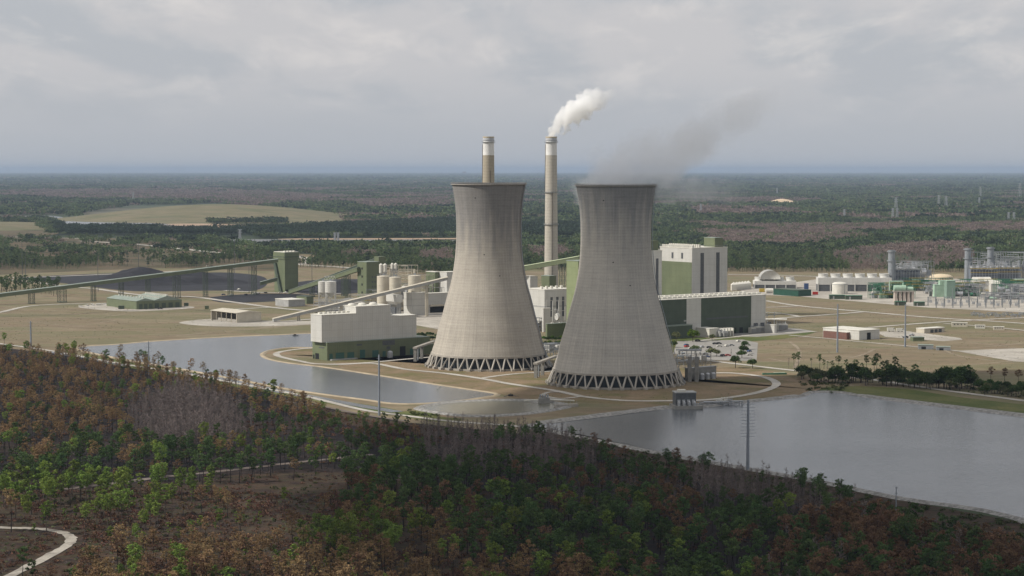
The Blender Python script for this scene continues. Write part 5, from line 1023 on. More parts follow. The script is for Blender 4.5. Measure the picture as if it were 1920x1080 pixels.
for k in range(26): mb.beam((.2, B * k / 25, h), (.2, B * k / 25, h + 1.4), .2)
mb.build('parapet_rail', M_grey, t)
ph = pt(t, 0, 0)
o_ = (t.location.x, t.location.y); x0_ = la(o_, 1341.5); 
bx('penthouse', t, M_green, x0_, 1.5, h + .003, la(o_, 1356.5), 16, HZ(pt(t, x0_, 0)[1], 446.5)); bx('penthouse_roof', t, M_groof, x0_ - .2, 1.3, HZ(pt(t, x0_, 0)[1], 446.5) + .003, la(o_, 1356.5) + .2, 16.2, HZ(pt(t, x0_, 0)[1], 446.5) + .5)
p2 = G(1240.5, 622); t = thing('boiler_house', 'grey boiler house of which a strip shows right of the right cooling tower', 'building', (0, 0), AL); xr = p2; 
# its right front wall ends at px 1241; extends hidden behind the tower
cx_, cy_ = p2; A = 34.0; c0 = (cx_ - math.cos(AL) * A, cy_ - math.sin(AL) * A); t.location = (c0[0], c0[1], 0); B = 48; h = HZ(cy_, 469)
bx('wall', t, M_white, 0, 0, 0, A, B, h - .8); bx('roof', t, M_wroof, -.3, -.3, h - .8, A + .3, B + .3, h); bx('penthouse', t, M_green, A - 14, 1.5, h + .003, A - 3, 16, h + 8.5); bx('slot_louvre', t, M_louv, A * .8, -.2, h * .4, A * .88, .15, h * .9)
bx('side_louvre', t, M_louv, A - .1, B * .3, h * .5, A + .2, B * .36, h * .9)
t, A, B, h = building('added_shade_block', 'added grey block hidden mostly behind the right cooling tower to shade the tallest boiler house', 'building', 1222, 607, 1239, 1185, 467.5, M_white, M_wroof)  # block added to cast a shadow on the tallest boiler house's side wall
# turbine hall
p = G(1200, 637.5); t = thing('turbine_hall', 'long dark green and grey turbine hall with white roof and rows of vents', 'building', p, AL)
x_end = la(p, 1435); h = HZ(pt(t, x_end, 0)[1], 552); B = 34; xs = [0] + [la(p, q) for q in (1287, 1314, 1408, 1435)]
for i, m in enumerate((M_dgreen, M_white, M_dgreen, M_white)): bx('wall_panel', t, m, xs[i], 0 if i % 2 == 0 else -.15, 0, xs[i + 1], B, h - .5)
bx('roof', t, M_wroof, -.2, -.4, h - .5, x_end + .2, B + .2, h)
for k in range(24):
    mb = MB(); mb.box(6 + k * x_end / 25, 5, h, 10.5 + k * x_end / 25, 8.5, h + 1.6); mb.box(6 + k * x_end / 25, 22, h, 10.5 + k * x_end / 25, 26, h + 1.6); mb.build('roof_vent', M_wroof, t)
bx('lean_to', t, M_dgreen, xs[1] * .2, -8, 0, xs[1] - .5, -.2, h * .32); bx('lean_to_roof', t, M_groof, xs[1] * .2 - .2, -8.2, h * .32, xs[1] - .3, -.2, h * .34)
bx('window_band', t, M_louv, xs[2] + 6, -.12, h * .42, xs[3] - 4, .1, h * .46); bx('window_band', t, M_grey, xs[0] + 60, -.12, h * .40, xs[1] - 3, .1, h * .44)
for k in range(6): bx('door', t, M_dark, xs[2] + 6 + k * (xs[3] - xs[2] - 12) / 6, -.12, .2, xs[2] + 10 + k * (xs[3] - xs[2] - 12) / 6, .1, h * .16)
for k in range(3): bx('door', t, M_louv, xs[3] + 3 + k * 8, -.25, .2, xs[3] + 8 + k * 8, .1, h * .25)
# transformer yard and white blocks in front of the hall
t, A, B, h = building('switchgear_building', 'long white single storey building behind the bright green tree', 'building', 1330, 633, 1349, 1290, 616, M_wroof, M_wroof)
for k in range(5): bx('fire_wall', t, M_wroof, A + 2 + k * 3.4, 0, 0, A + 3 + k * 3.4, 9, h * .9)
t, A, B, h = building('switchgear_building', 'white cubic building at the right end of the transformer yard', 'building', 1452, 625, 1456, 1434, 609, M_white, M_wroof)
for k, (px, py, s) in enumerate(((1410, 625, 1), (1418, 624, 1.1), (1426, 623, 1), (1461, 620, 1.2), (1470, 618, 1.0), (1350, 632, 1), (1357, 632, 1))):
    x, y = G(px, py); o = thing('transformer', '', 'transformer', (x, y), AL); mb = MB(); mb.box(-2.5 * s, -2 * s, .4, 2.5 * s, 2 * s, 5 * s); mb.build('tank', M_wroof if k < 5 else M_grey, o)
    mb = MB(); [mb.box(-2.3 * s + j * .8 * s, -2.9 * s, .8, -1.9 * s + j * .8 * s, -2.05 * s, 4.2 * s) for j in range(6)]; mb.build('radiator', M_grey, o)
    for j in (-1, 0, 1): mb = MB(); mb.tube((j * 1.4 * s, 0, 5 * s), (j * 1.8 * s, 0, 7 * s), .25 * s, .12 * s, 6); mb.build('bushing', M_steel, o)
    o['label'] = ['leftmost white transformer before the turbine hall corner', 'second white transformer from the left before the hall corner', 'third white transformer left of the long white canopy', 'white transformer right of the white cubic building', 'last white transformer by the field road', 'grey transformer right of the long white building', 'grey transformer beside the round dark tree'][k]
p = G(1420, 616); t = thing('canopy', 'long flat white canopy above the transformers at the hall corner', 'canopy', p, -.15); bx('roof', t, M_wroof, 0, 0, 8, 26, 8, 8.6)
for x in (1, 9, 17, 25): mb = MB(); mb.box(x - .2, .6, 0, x + .2, 1, 8); mb.build('post', M_white, t)
p = G(1298, 622); t = thing('bus_structure', 'row of steel bus towers in front of the grey wall panel of the turbine hall', 'steel frame', p, AL); mb = MB()
for k in range(12):
    x = k * 9; mb.beam((x, 0, 0), (x, 0, 13), .4); mb.beam((x, 0, 13), (x + 9, 0, 12), .35); mb.beam((x - 2, -1, 10), (x + 2, 1, 10), .3)
mb.build('frame', M_steel, t)
for i in range(3): mb = MB(); mb.tube((0, -1 + i, 10.5), (104, -1 + i, 10.5), .14, .14, 5); mb.build('busbar', M_steel, t)
clutter('braced_steelwork', 'grey pipe rack standing right of the right cooling tower foot', 'pipe rack', 1268, 690, 26, 12, 9, 21, [M_dconc, M_steel, M_grey, M_steel], .25, 2, 12, 6)
p = G(1270, 680); t = thing('pipe_bridge', 'flat grey pipe bridge on thin posts between parking lot and right cooling tower', 'pipe bridge', p, .08); bx('deck', t, M_steel, 0, 0, 8.5, 18, 5, 9.6)
for k in range(6): mb = MB(); mb.box(k * 3.4, .3, 0, k * 3.4 + .5, .8, 8.5); mb.build('post', M_steel, t)
t, A, B, h = building('pump_house', 'grey block-walled pump enclosure at the right foot of the right cooling tower', 'building', 1290, 713, 1343, 1284, 690, M_dconc, M_grey)
for k in range(4): mb = MB(); mb.lathe([(1.6, 0), (1.6, 3.6), (1.0, 4.4), (.2, 4.6)], 14, c=(5 + k * 5, -3, 0)); mb.build('vessel', M_silver, t)
for i, (px, py) in enumerate(((1293, 716), (1306, 716))):
    x, y = G(px, py); o = MB().box(-1.3, -1.3, 0, 1.3, 1.3, 17).build('concrete_pillar', M_dconc); o.location = (x, y, 0); tag(o, ('left' if i == 0 else 'right') + ' tall concrete pillar of the pair by the pump enclosure', 'pillar')
clutter('pipe_rack', 'pipework running between the two cooling towers behind the portal', 'pipework', 1022, 668, 34, 16, 9, 23, [M_steel, M_steel, M_grey, M_white], .3, 3, 16, 7)
t, A, B, h = building('flat_canopy_building', 'low flat roofed grey building seen between the cooling towers', 'building', 1030, 657, 1050, 1020, 645, M_grey, M_steel)
# --- water edge structures
p = G(1268, 768); t = thing('intake_house', 'dark grey intake house on a concrete pier at the edge of the right lake', 'intake house', p, .12); s = 12.2
bx('pier', t, M_dconc, -1.5, -2.5, 0, 15.5, 13, 2.2); bx('wall', t, M_louv, 0, 1.5, 2.203, s, 11, 9.5); bx('roof', t, M_grey, -.3, 1.2, 9.5, s + .3, 11.3, 10); bx('hatch', t, M_wroof, 2, 3, 10, 6.5, 8, 11.2)
for k in range(4): bx('screen', t, M_silver, 1 + k * 2.9, 1.2, 2.6, 2.7 + k * 2.9, 1.6, 5.6)
for k in range(4): mb = MB(); mb.lathe([(.8, 2.2), (.8, 4.4), (.3, 5.0)], 10, c=(1.5 + k * 3.1, -.8, 0)); mb.build('pump', M_silver, t)
mb = MB()
for k in range(9): mb.beam((-1.4 + k * 2.1, -2.4, 2.2), (-1.4 + k * 2.1, -2.4, 3.4), .1)
mb.beam((-1.4, -2.4, 3.4), (15.4, -2.4, 3.4), .12); mb.build('railing', M_steel, t)
clutter('intake_pipes', 'pale pipes and pumps on the bank right of the dark intake house', 'pipework', 1312, 762, 26, 5, 2.6, 31, [M_steel, M_silver, M_wroof, M_grey], .18, 2, 10, 8)
p = G(1352, 757); t = thing('valve_stand', 'small white valve stand with posts at the right end of the intake pipes', 'valve stand', p, .2); bx('base', t, M_conc, 0, 0, 0, 5, 3, 1); 
for k in range(3): mb = MB(); mb.lathe([(.5, 1), (.5, 3.4), (.2, 3.8)], 8, c=(1 + 1.5 * k, 1.5, 0)); mb.build('valve', M_wroof, t)
p = G(1011, 757.5); t = thing('outfall_structure', 'grey concrete outfall with pipes at the upper edge of the round pond', 'outfall', p, .1); bx('basin', t, M_dconc, 0, 0, 0, 6.5, 5, 3.4)
for k in range(4): mb = MB(); mb.lathe([(.5, 3.4), (.5, 5.2), (.2, 5.6)], 8, c=(1 + 1.5 * k, 2.5, 0)); mb.build('pump', M_steel, t)
mb = MB(); mb.tube((6.4, 3, 2.2), (22, 5, 1.2), .45, .45, 8); mb.tube((6.4, 4, 2.6), (16, 9, 1.2), .35, .35, 8); mb.tube((0, 5, 2), (-8, 10, 1), .4, .4, 8); mb.build('pipe', M_wroof, t)
p = G(1040, 765); t = thing('spillway', 'pale curved concrete spillway at the right end of the round pond', 'spillway', p, .35); mb = MB()
for k in range(7): mb.box(k * 2.2, -1.2 + .25 * k, 0, k * 2.2 + 2.0, 1.2 + .25 * k, 2.2 - k * .06)
mb.build('apron', M_conc, t); mb = MB(); [mb.beam((k * 2.2, 1.4 + .25 * k, 0), (k * 2.2, 1.4 + .25 * k, 3.2), .12) for k in range(8)]; mb.build('railing', M_steel, t)
p = G(953, 744); t = thing('pump_float', 'small dark pump on the sandy bank of the round pond', 'pump', p, .1); mb = MB(); mb.tube((0, 0, 1), (3, 0, 1), .6, .6, 10); mb.build('drum', M_dark, t); mb = MB(); mb.beam((0, 0, 1), (-2.5, -1, .3), .3); mb.beam((3, 0, 1), (5, -1, .3), .3); mb.beam((1.5, 0, 1), (1.5, 0, 2.2), .4); mb.build('frame', M_louv, t)
p = G(549, 630); t = thing('intake_raft', 'small dark raft at the far bank of the left pond', 'raft', (p[0], p[1] - 3), .0); bx('hull', t, M_louv, 0, 0, .1, 5, 2.5, .9); bx('cabin', t, M_dark, 1, .5, .9, 3, 2, 1.7)
p = G(1430, 703); t = thing('green_box_culvert', 'long thin green trough beside the road behind the lake', 'trough', p, .12); bx('trough', t, M_pgreen, 0, 0, 0, 17, 1.4, 1.2); bx('cover', t, M_lgreen, 8, -.1, 1.2, 16, 1.5, 1.4)
# ------------------------------------------------------------------ gas plant on the right
def fan_tower(px, py, pxr, pxl, pyt, nf, label, arch=False, depth=14):
    p = G(px, py); rz = -.03; t = thing('fan_cooling_tower', label, 'fan cooling tower', p, rz); A = LN(p, rz, pxr); h = HZ(p[1], pyt)
    bx('upper_wall', t, M_white, 0, 0, h * .5, A, depth, h); bx('louvre_wall', t, M_louv, .3, .3, 0, A - .3, depth - .3, h * .5 - .003)
    for k in range(nf + 1): bx('pillar', t, M_white, A * k / nf - .5, -.4, 0, A * k / nf + .5, .28, h * .62)
    for k in range(nf):
        r = min(A / nf, depth) * .42; mb = MB(); mb.lathe([(r * 1.1, h), (r * .98, h + 2), (r, h + 4.6), (r * .94, h + 4.6), (r * .9, h + 1)], 24, c=(A * (k + .5) / nf, depth / 2, 0), cap0=False, cap1=False); mb.build('fan_stack', M_white, t)
    if arch:
        mb = MB(); c = A * .38; n = 14
        vs = [(c + 12 * math.cos(math.pi * k / n), y, h + 2 + 10.5 * math.sin(math.pi * k / n)) for y in (2, depth + 2) for k in range(n + 1)]
        mb.add(vs, [(k, k + 1, n + 2 + k, n + 1 + k) for k in range(n)] + [tuple(range(n + 1)), tuple(range(n + 1, 2 * n + 2))]); mb.build('arched_hood', M_white, t, True)
    return t
fan_tower(1415, 541, 1493, 1415, 527, 4, 'fan cooling tower with big silver arched hood behind the turbine hall', True, 26)
fan_tower(1534, 546.5, 1672, 1534, 521, 6, 'long low fan cooling tower with six round fan stacks left of the grey stack', False, 22)
def dome_tank(px, py, w, pyt, label, m):
    p = G(px, py); r = w / 2 * p[1] / F; h = HZ(p[1], pyt); t = thing('storage_tank', label, 'tank', p); mb = MB(); mb.lathe([(r, 0), (r, h - r * .28), (r * .93, h - r * .14), (r * .7, h - r * .03), (r * .3, h + r * .03), (.1, h + r * .05)], 40); mb.build('shell', m, t, False)
    mb = MB(); mb.lathe([(r + .1, h - r * .28), (r + .25, h - r * .28), (r + .25, h - r * .24)], 40, cap0=False, cap1=False); mb.beam((r * .5, -r * .9, 0), (r * .5, -r * .9, h * .8), .4); mb.build('rim_ladder', M_steel, t); return t
dome_tank(1574.5, 551, 29, 529, 'white domed tank in front of the long fan cooling tower', M_wroof); dome_tank(1764, 533, 46, 514.5, 'wide beige domed tank left of the twin grey stacks', mat('beige_tank', (.66, .55, .38), (.58, .48, .33), .3, .7))
def hrsg_stack(px, py, w, pyt, label):
    p = G(px, py); r = w / 2 * p[1] / F; h = HZ(p[1], pyt); t = thing('exhaust_stack', label, 'exhaust stack', p); mb = MB(); mb.lathe([(r * 1.05, 0), (r, h - 14), (r, h)], 28, cap1=False); mb.lathe([(r * .93, h - 3), (r * .93, h - .01)], 28, cap1=False); mb.build('shaft', M_steel, t, False)
    for z in (h - 13, h - 2.2): mb = MB(); mb.lathe([(r, z), (r * 1.35, z), (r * 1.35, z + 1.3), (r * 1.25, z + 1.3)], 28, cap0=False, cap1=False); mb.build('platform', M_steel, t)
    mb = MB(); mb.beam((r + .5, -.8, 0), (r + .5, -.8, h - 12), .7); mb.build('ladder', M_steel, t)
hrsg_stack(1671, 545, 12.5, 469, 'grey round exhaust stack at the left end of the gas plant'); hrsg_stack(1814, 540, 12, 465, 'left of the twin grey exhaust stacks'); hrsg_stack(1856.5, 536, 12, 463, 'right of the twin grey exhaust stacks')
hrsg_stack(1712, 540, 5.5, 491, 'small thin vent stack above the dark boiler box'); hrsg_stack(1911, 536, 4.5, 488, 'thin vent stack at the right picture edge')
def hrsg(px, py, pxr, depth, pyt, label, seed):
    rr = random.Random(seed); p = G(px, py); t = thing('heat_recovery_boiler', label, 'boiler', p, .05); A = LN(p, .05, pxr); h = HZ(p[1], pyt)
    bx('casing', t, mat('dark_steel_casing', (.19, .21, .245), (.12, .135, .16), .3, .5), 1, 3, 0, A - 1, depth, h * .82); mb = MB(); n = max(4, int(A / 3.2))
    for k in range(n + 1):
        mb.box(A * k / n - .35, .2, 0, A * k / n + .35, .9, h * rr.uniform(.8, .95)); mb.box(A * k / n - .3, depth + .2, 0, A * k / n + .3, depth + .8, h * rr.uniform(.8, 1))
    for z in (.2, .4, .62, .84): mb.box(-.2, 0, h * z, A + .2, 1.1, h * z + .7)
    mb.build('frame', M_steel, t); mb = MB()
    for k in range(26):
        x = rr.uniform(0, A); y = rr.uniform(0, depth); z = h * rr.uniform(.82, 1.12); mb.tube((x, y, h * .8), (x, y, z), .35, .35, 6); mb.tube((x, y, z), (min(A, x + rr.uniform(2, 8)), y, z + rr.uniform(-1, 1)), .45, .45, 6)
    mb.build('pipework', M_silver, t)
    for k in range(4): mb = MB(); x = A * (.1 + .24 * k); mb.tube((x, 2, h * .9), (x, depth - 2, h * .9), 1.5, 1.5, 12); mb.build('drum', M_silver, t)
    mb = MB(); 
    for z in (.86, .7): mb.box(-.6, -.6, h * z, A + .6, -.05, h * z + .5)
    for k in range(n): mb.beam((A * k / n, -.5, h * .86), (A * k / n, -.5, h * .86 + 1.6), .25)
    mb.build('walkway', M_yel if seed % 2 else M_grey, t); return t
hrsg(1673, 544, 1727, 14, 499, 'dark boxy heat recovery boiler right of the first grey stack', 2)
hrsg(1820, 542, 1870, 14, 498, 'pipe covered heat recovery boiler between the twin grey stacks', 3); hrsg(1868, 541, 1914, 14, 497, 'pipe covered heat recovery boiler right of the twin grey stacks', 5)
k_ = 0
for px, py, L_, Wd, Hh, lb in ((1632, 560, 44, 14, 17, 'green and yellow pipe rack left of the pale green turbine on concrete legs'), (1690, 546, 60, 10, 15, 'green pipe rack running right behind the pale green turbine'), (1762, 556, 46, 12, 15, 'green and yellow pipe rack below the beige tank'), (1800, 552, 62, 14, 17, 'green and yellow pipe rack below the left twin stack'), (1868, 556, 60, 14, 18, 'green pipe rack at the right picture edge')):
    k_ += 1; clutter('pipe_rack', lb, 'pipe rack', px, py, L_, Wd, Hh, 40 + k_, [M_pgreen, M_pgreen, M_yel, M_pgreen, M_lgreen, M_grey, M_silver], .02, 4, 34, 16)
for px, py, L_, Wd, Hh, lb in ((1665, 558, 30, 6, 13, 'long yellow stair gantry in front of the pale green turbine rack'),): clutter('stair_gantry', lb, 'gantry', px, py, L_, Wd, Hh, 60, [M_yel, M_pgreen, M_lgreen, M_pgreen], .02, 4, 10, 6)
p = G(1677, 567); t = thing('steam_turbine', 'pale green turbine casing on five thick concrete columns', 'turbine', p, .02); A = LN(p, .02, 1713)
for k in range(5): bx('column', t, mat('pinkish_concrete', (.52, .44, .38), (.42, .36, .31), .3, .9), A * (.02 + .22 * k), 0, 0, A * (.02 + .22 * k) + 2.4, 8, 11)
bx('deck', t, M_conc, -.5, -.5, 11.003, A + .5, 9, 12.4); mb = MB(); mb.tube((0, 4, 14.8), (A * .62, 4, 14.8), 3.3, 3.3, 16); mb.build('casing', M_lgreen, t); mb = MB(); mb.tube((A * .66, 4, 14.0), (A, 4, 14.0), 2.4, 2.4, 16); mb.build('generator', M_lgreen, t)
mb = MB(); mb.tube((-4, 6, 22), (A * .5, 6, 22), .7, .7, 8); mb.tube((-4, 6, 22), (-4, 6, 12), .7, .7, 8); mb.tube((A * .5, 6, 22), (A * .5, 6, 16), .7, .7, 8); mb.build('steam_pipe', M_lgreen, t)
def rzbld(name, label, cat, px, py, pxr, depth, pyt, wm, rm, rz=.02, group=None, gable=False):
    p = G(px, py); t = thing(name, label, cat, p, rz, group); A = LN(p, rz, pxr); h = HZ(p[1], pyt)
    if gable: bx('wall', t, wm, 0, 0, 0, A, depth, h * .75); mb = MB(); mb.gable(0, 0, A, depth, h * .753, h, .4); mb.build('roof', rm, t)
    else: bx('wall', t, wm, 0, 0, 0, A, depth, h - .4); bx('roof', t, rm, -.2, -.2, h - .4, A + .2, depth + .2, h)
    return t, A, h
t, A, h = rzbld('air_intake_house', 'tall grey green filter house at the left of the pale green ducts', 'filter house', 1775, 560, 1791, 12, 526, mat('sage', (.22, .31, .25), (.18, .26, .21), .2, .6), M_lgreen)
t, A, h = rzbld('air_intake_duct', 'pale green stepped air duct left of the tall grey green filter house', 'duct', 1752, 557, 1774, 8, 534, M_lgreen, M_lgreen); bx('duct_step', t, M_lgreen, 6, 0, h, A, 8, h + 4.5)
t, A, h = rzbld('turbine_enclosure', 'large white gabled turbine enclosure in the gas plant', 'enclosure', 1826, 552, 1860, 16, 520, M_white, M_wroof, .02, None, True)
t, A, h = rzbld('turbine_enclosure', 'smaller white gabled enclosure right of the large white one', 'enclosure', 1858, 553, 1880, 14, 525, M_white, M_wroof, .02, None, True)
t, A, h = rzbld('air_intake_duct', 'pale green filter house cut by the right picture edge', 'filter house', 1906, 555, 1936, 12, 524, M_lgreen, M_lgreen)
for px, py, pr, pt_, lb in ((1556, 561, 1584, 553, 'low dark green container building left under the white domed tank'), (1586, 562, 1617, 554, 'low dark green container building right under the white domed tank'), (1679, 573, 1699, 565, 'dark green flat skid before the concrete turbine columns'), (1715, 574, 1734, 566, 'dark green flat skid right of the concrete turbine columns'), (1754, 556, 1786, 548, 'dark green roof shed under the pale green duct')):
    t, A, h = rzbld('green_container', lb, 'container', px, py, pr, 6, pt_, M_dgreen, M_pgreen); bx('door', t, M_grey, A * .2, -.1, .1, A * .3, .1, h * .7)
t, A, B, h = building('dark_green_workshop', 'long dark green workshop with blue truck behind it, right of the turbine hall', 'workshop', 1497, 556, 1521, 1450, 544, mat('deep_green', (.025, .085, .06), (.02, .065, .045), .2, .5), M_dgreen)
mb = MB(); p = G(1436, 550); t = thing('tank_trailer', 'white horizontal tank at the left end of the dark green workshop', 'tank', p, .0); mb = MB(); mb.tube((0, 0, 3.2), (8, 0, 3.2), 2.6, 2.6, 16); mb.build('vessel', M_wroof, t); bx('cradle', t, M_grey, 1, -1.5, 0, 7, 1.5, .8)
p = G(1424, 548); t = thing('yellow_generator', 'small yellow generator left of the white horizontal tank', 'generator', p, 0); bx('housing', t, M_yel, 0, 0, .6, 6, 3, 4.2); bx('skid', t, M_dark, -.3, .2, 0, 6.3, 2.8, .6)
p = G(1524, 553); t = thing('red_compressor', 'red machine right of the dark green workshop', 'machine', p, 0); bx('housing', t, M_red, 0, 0, .5, 6, 3, 3.6); bx('skid', t, M_dark, -.3, .2, 0, 6.3, 2.8, .5)
p = G(1508, 545); t = thing('blue_truck', 'blue truck cab looking over the dark green workshop roof', 'truck', p, 0); bx('cab', t, M_blue, 0, 0, 1, 5, 3, 8.5); bx('chassis', t, M_dark, 0, .2, .3, 8, 2.8, 1)
for i in range(6):
    p = G(1372 + i * 5.5, 545 - i * .6); t = thing('tent', 'one of the small white peaked tents right behind the turbine hall', 'tent', p, .1, 'white peaked tents behind the turbine hall'); bx('wall', t, M_wroof, 0, 0, 0, 6, 6, 7); mb = MB(); mb.add([(0, 0, 7.003), (6, 0, 7.003), (6, 6, 7.003), (0, 6, 7.003), (3, 3, 10)], [(0, 1, 4), (1, 2, 4), (2, 3, 4), (3, 0, 4), (3, 2, 1, 0)]); mb.build('roof', M_wroof, t)
for i, (px, py, L_, Wd, Hh, lb) in enumerate(((1640, 556, 26, 8, 12, 'silver pipework at the left end of the gas plant racks'), (1735, 551, 34, 8, 13, 'silver pipework between pale green turbine and pale green duct'), (1795, 556, 30, 8, 14, 'silver pipework left of the large white enclosure'), (1880, 558, 40, 8, 15, 'silver pipework right of the small white enclosure'), (1840, 562, 50, 6, 8, 'low silver pipework in front of the white enclosures'))):
    clutter('process_pipework', lb, 'pipework', px, py, L_, Wd, Hh, 80 + i, [M_steel, M_silver, M_wroof, M_silver, M_lgreen, M_grey], .02, 3, 40, 20)
for i, (px, py, L_, Wd, Hh, lb) in enumerate(((1680, 536, 46, 12, 30, 'grey steel frames crowding the dark boiler box behind the first stack'), (1818, 534, 50, 12, 40, 'grey pipe frames around the left twin stack'), (1866, 533, 50, 12, 40, 'grey pipe frames around the right twin stack'), (1740, 545, 40, 10, 12, 'white and green pipes before the beige tank'), (1898, 560, 30, 10, 16, 'grey frames at the right picture edge'))):
    clutter('steel_pipework', lb, 'pipework', px, py, L_, Wd, Hh, 130 + i, [M_steel, M_silver, M_steel, M_silver, M_grey], .02, 5, 44, 18)
for px, py, w, pt_, lb in ((1640, 548, 9, 541, 'small white tank left of the green pipe rack'), (1736, 540, 8, 532, 'small white tank beside the beige tank'), (1800, 547, 8, 538, 'small white tank left of the left twin stack foot')): dome_tank(px, py, w, pt_, lb, M_wroof)
# substation
for i in range(12):
    px = 1740 + i * 15.5; p = G(px, 573 + (i % 2) * 4); t = thing('substation_gantry', 'grey lattice gantry of the switchyard with tall lightning mast', 'gantry', p, 0, 'switchyard gantries below the gas plant'); mb = MB()
    for x in (0, 8): mb.truss((x, 0, 0), 9, .9, .16, 5, .1)
    mb.beam((-1, 0, 9), (9, 0, 9), .5); mb.build('frame', M_steel, t)
    for x in (2, 4, 6): mb = MB(); mb.tube((x, 0, 9), (x, 0, 6.6), .28, .2, 6); mb.build('insulator', M_silver, t)
    mb = MB(); hh = (22, 14, 18)[i % 3]; mb.tube((8, 0, 9), (8, 0, hh), .3, .12, 6); mb.build('mast', M_steel, t)
for i in range(16):
    px = 1742 + i * 11.5; p = G(px, 569 + (i % 3) * 3); t = thing('breaker', 'grey circuit breaker with bushings in the switchyard', 'circuit breaker', p, 0, 'circuit breakers in the switchyard'); bx('tank', t, M_silver, 0, 0, .8, 3.2, 2, 3.4); mb = MB(); [mb.tube((x, 1, 3.4), (x + (x - 1.6) * .4, 1, 6.2), .28, .14, 6) for x in (.4, 1.6, 2.8)]; mb.build('bushings', M_steel, t)
for i in range(5):
    p = G(1742 + i * 9, 556); t = thing('relay_cabinet', 'grey cabinet in the row at the left end of the switchyard', 'cabinet', p, 0, 'grey cabinets at the left end of the switchyard'); bx('body', t, M_grey, 0, 0, 0, 3.4, 2, 6.5); bx('door', t, M_louv, .4, -.1, .4, 3, .05, 5.8)
for i in range(7): p = G(1822 + i * 15, 592 + (i % 2) * 3); clutter('switch_bay', 'low grey switch bay on the second gravel yard at the right', 'switch bay', 1822 + i * 15, 592 + (i % 2) * 3, 9, 4, 3, 70 + i, [M_steel, M_silver, M_grey, M_silver], 0, 1, 5, 3, 'low switch bays below the switchyard')
# field buildings right
p = G(1611, 638); t = thing('warehouse', 'pale grey warehouse with a red side wing standing on the right field', 'warehouse', p, AL); A = la(p, 1649); B = lbf(p, 1543); h = HZ(p[1], 619.5)
bx('wall', t, M_white, 0, 0, 0, A, B, h - .4); bx('roof', t, M_wroof, -.3, -.3, h - .4, A + .3, B + .3, h); bx('door', t, M_dark, A * .38, -.12, .1, A * .56, .1, h * .72)
y1_ = lbf(p, 1593); y2_ = lbf(p, 1549); bx('red_wing', t, M_brick, -3.5, y1_, 0, -.01, y2_, h * .72); bx('red_wing_roof', t, M_wroof, -3.7, y1_ - .2, h * .72, -.02, y2_ + .2, h * .75)
t, A, B, h = building('field_shed', 'low cream shed with grey roof beside the cars on the right field', 'shed', 1733, 625, 1771, 1718, 616, M_cream, M_wroof)
for x in (.3, .5, .7): bx('door', t, M_louv, A * x, -.1, .1, A * x + 4, .1, h * .7)
for i, (px, py, pr, pt_, m, lb) in enumerate(((1785, 613, 1814, 605, M_cream, 'long cream trailer, leftmost of three on the diagonal road'), (1829, 616, 1847, 609.5, M_wroof, 'white trailer in the middle of three on the diagonal road'), (1863, 619, 1883, 612.5, M_cream, 'cream trailer, rightmost of three on the diagonal road'))):
    t, A, h = rzbld('office_trailer', lb, 'trailer', px, py, pr, 4, pt_, m, M_wroof, -.12)
    for k in range(4): bx('window', t, M_glass, A * (.12 + .22 * k), -.08, h * .5, A * (.2 + .22 * k), .06, h * .75)
t, A, h = rzbld('green_container', 'mid green container on the right field between the tall poles', 'container', 1712, 640, 1733, 8, 632, M_green, M_groof, .1)
for px, py, pr, pt_, lb in ((1722, 655, 1750, 646.5, 'left of two low grey sheds by the field path'), (1756, 657, 1782, 650, 'right of two low grey sheds by the field path')):
    t, A, h = rzbld('grey_shed', lb, 'shed', px, py, pr, 7, pt_, M_steel, M_groof, -.15); bx('opening', t, M_dark, A * .2, -.1, .1, A * .5, .08, h * .6)
# ------------------------------------------------------------------ vehicles
def car_proto(paint, kind='car'):
    t = thing('parked_car', 'x', 'car', (0, 0, 0)); mb = MB()
    if kind == 'car': prof = [(-2.3, .35), (2.3, .35), (2.35, .75), (1.5, .95), (.8, 1.45), (-1.3, 1.5), (-2.1, 1.0), (-2.35, .9)]
    elif kind == 'pickup': prof = [(-2.7, .5), (2.7, .5), (2.75, 1.05), (1.6, 1.2), (.9, 1.85), (-.4, 1.85), (-.6, 1.2), (-2.75, 1.15)]
    else: prof = [(-3.3, .5), (3.3, .5), (3.35, 1.2), (2.9, 2.0), (2.2, 3.0), (-3.35, 3.1)]
    w = .9 if kind == 'car' else 1.1
    mb.prism(prof, -w, w); mb.build('body', paint, t)
    mb = MB(); z0, z1, x0, x1 = {'car': (1.0, 1.4, -1.5, 1.0), 'pickup': (1.3, 1.78, -.3, .95), 'van': (1.9, 2.7, 1.6, 2.7)}[kind]
    mb.box(x0, -w - .02, z0, x1 - .3, w + .02, z1); mb.build('windows', M_glass, t)
    for x in (-1.45, 1.45):
        for s in (-1, 1): mb = MB(); mb.tube((x, s * (w - .22), .36), (x, s * (w + .03), .36), .36, .36, 12); mb.build('wheel', M_tyre, t)
    for s in (-.6, .6): mb = MB(); mb.box(prof[2][0] - .12, s - .15, .62, prof[2][0] + .03, s + .15, .78); mb.build('headlight', M_wroof, t)
    return t
protos = {}
def car(kind, pm, px, py, rz, label, name='parked_car', cat='car', sc=1.0):
    key = (kind, pm.name)
    if key not in protos: t = car_proto(pm, kind); protos[key] = t
    else: t = copy_tree(protos[key])
    x, y = G(px, py); t.location = (x, y, .22); t.rotation_euler[2] = rz; t.name = name; t['label'] = label; t['category'] = cat; t.scale = (sc,) * 3
WP = M_wroof; DK = mat('dark_car_paint', (.03, .032, .04), None, 1, .3)
car('car', M_blue, 1287, 648.5, .7, 'dark blue car beside the red car in the parking lot'); car('car', M_red, 1287.5, 651.5, .7, 'red car by the left edge of the parking lot')
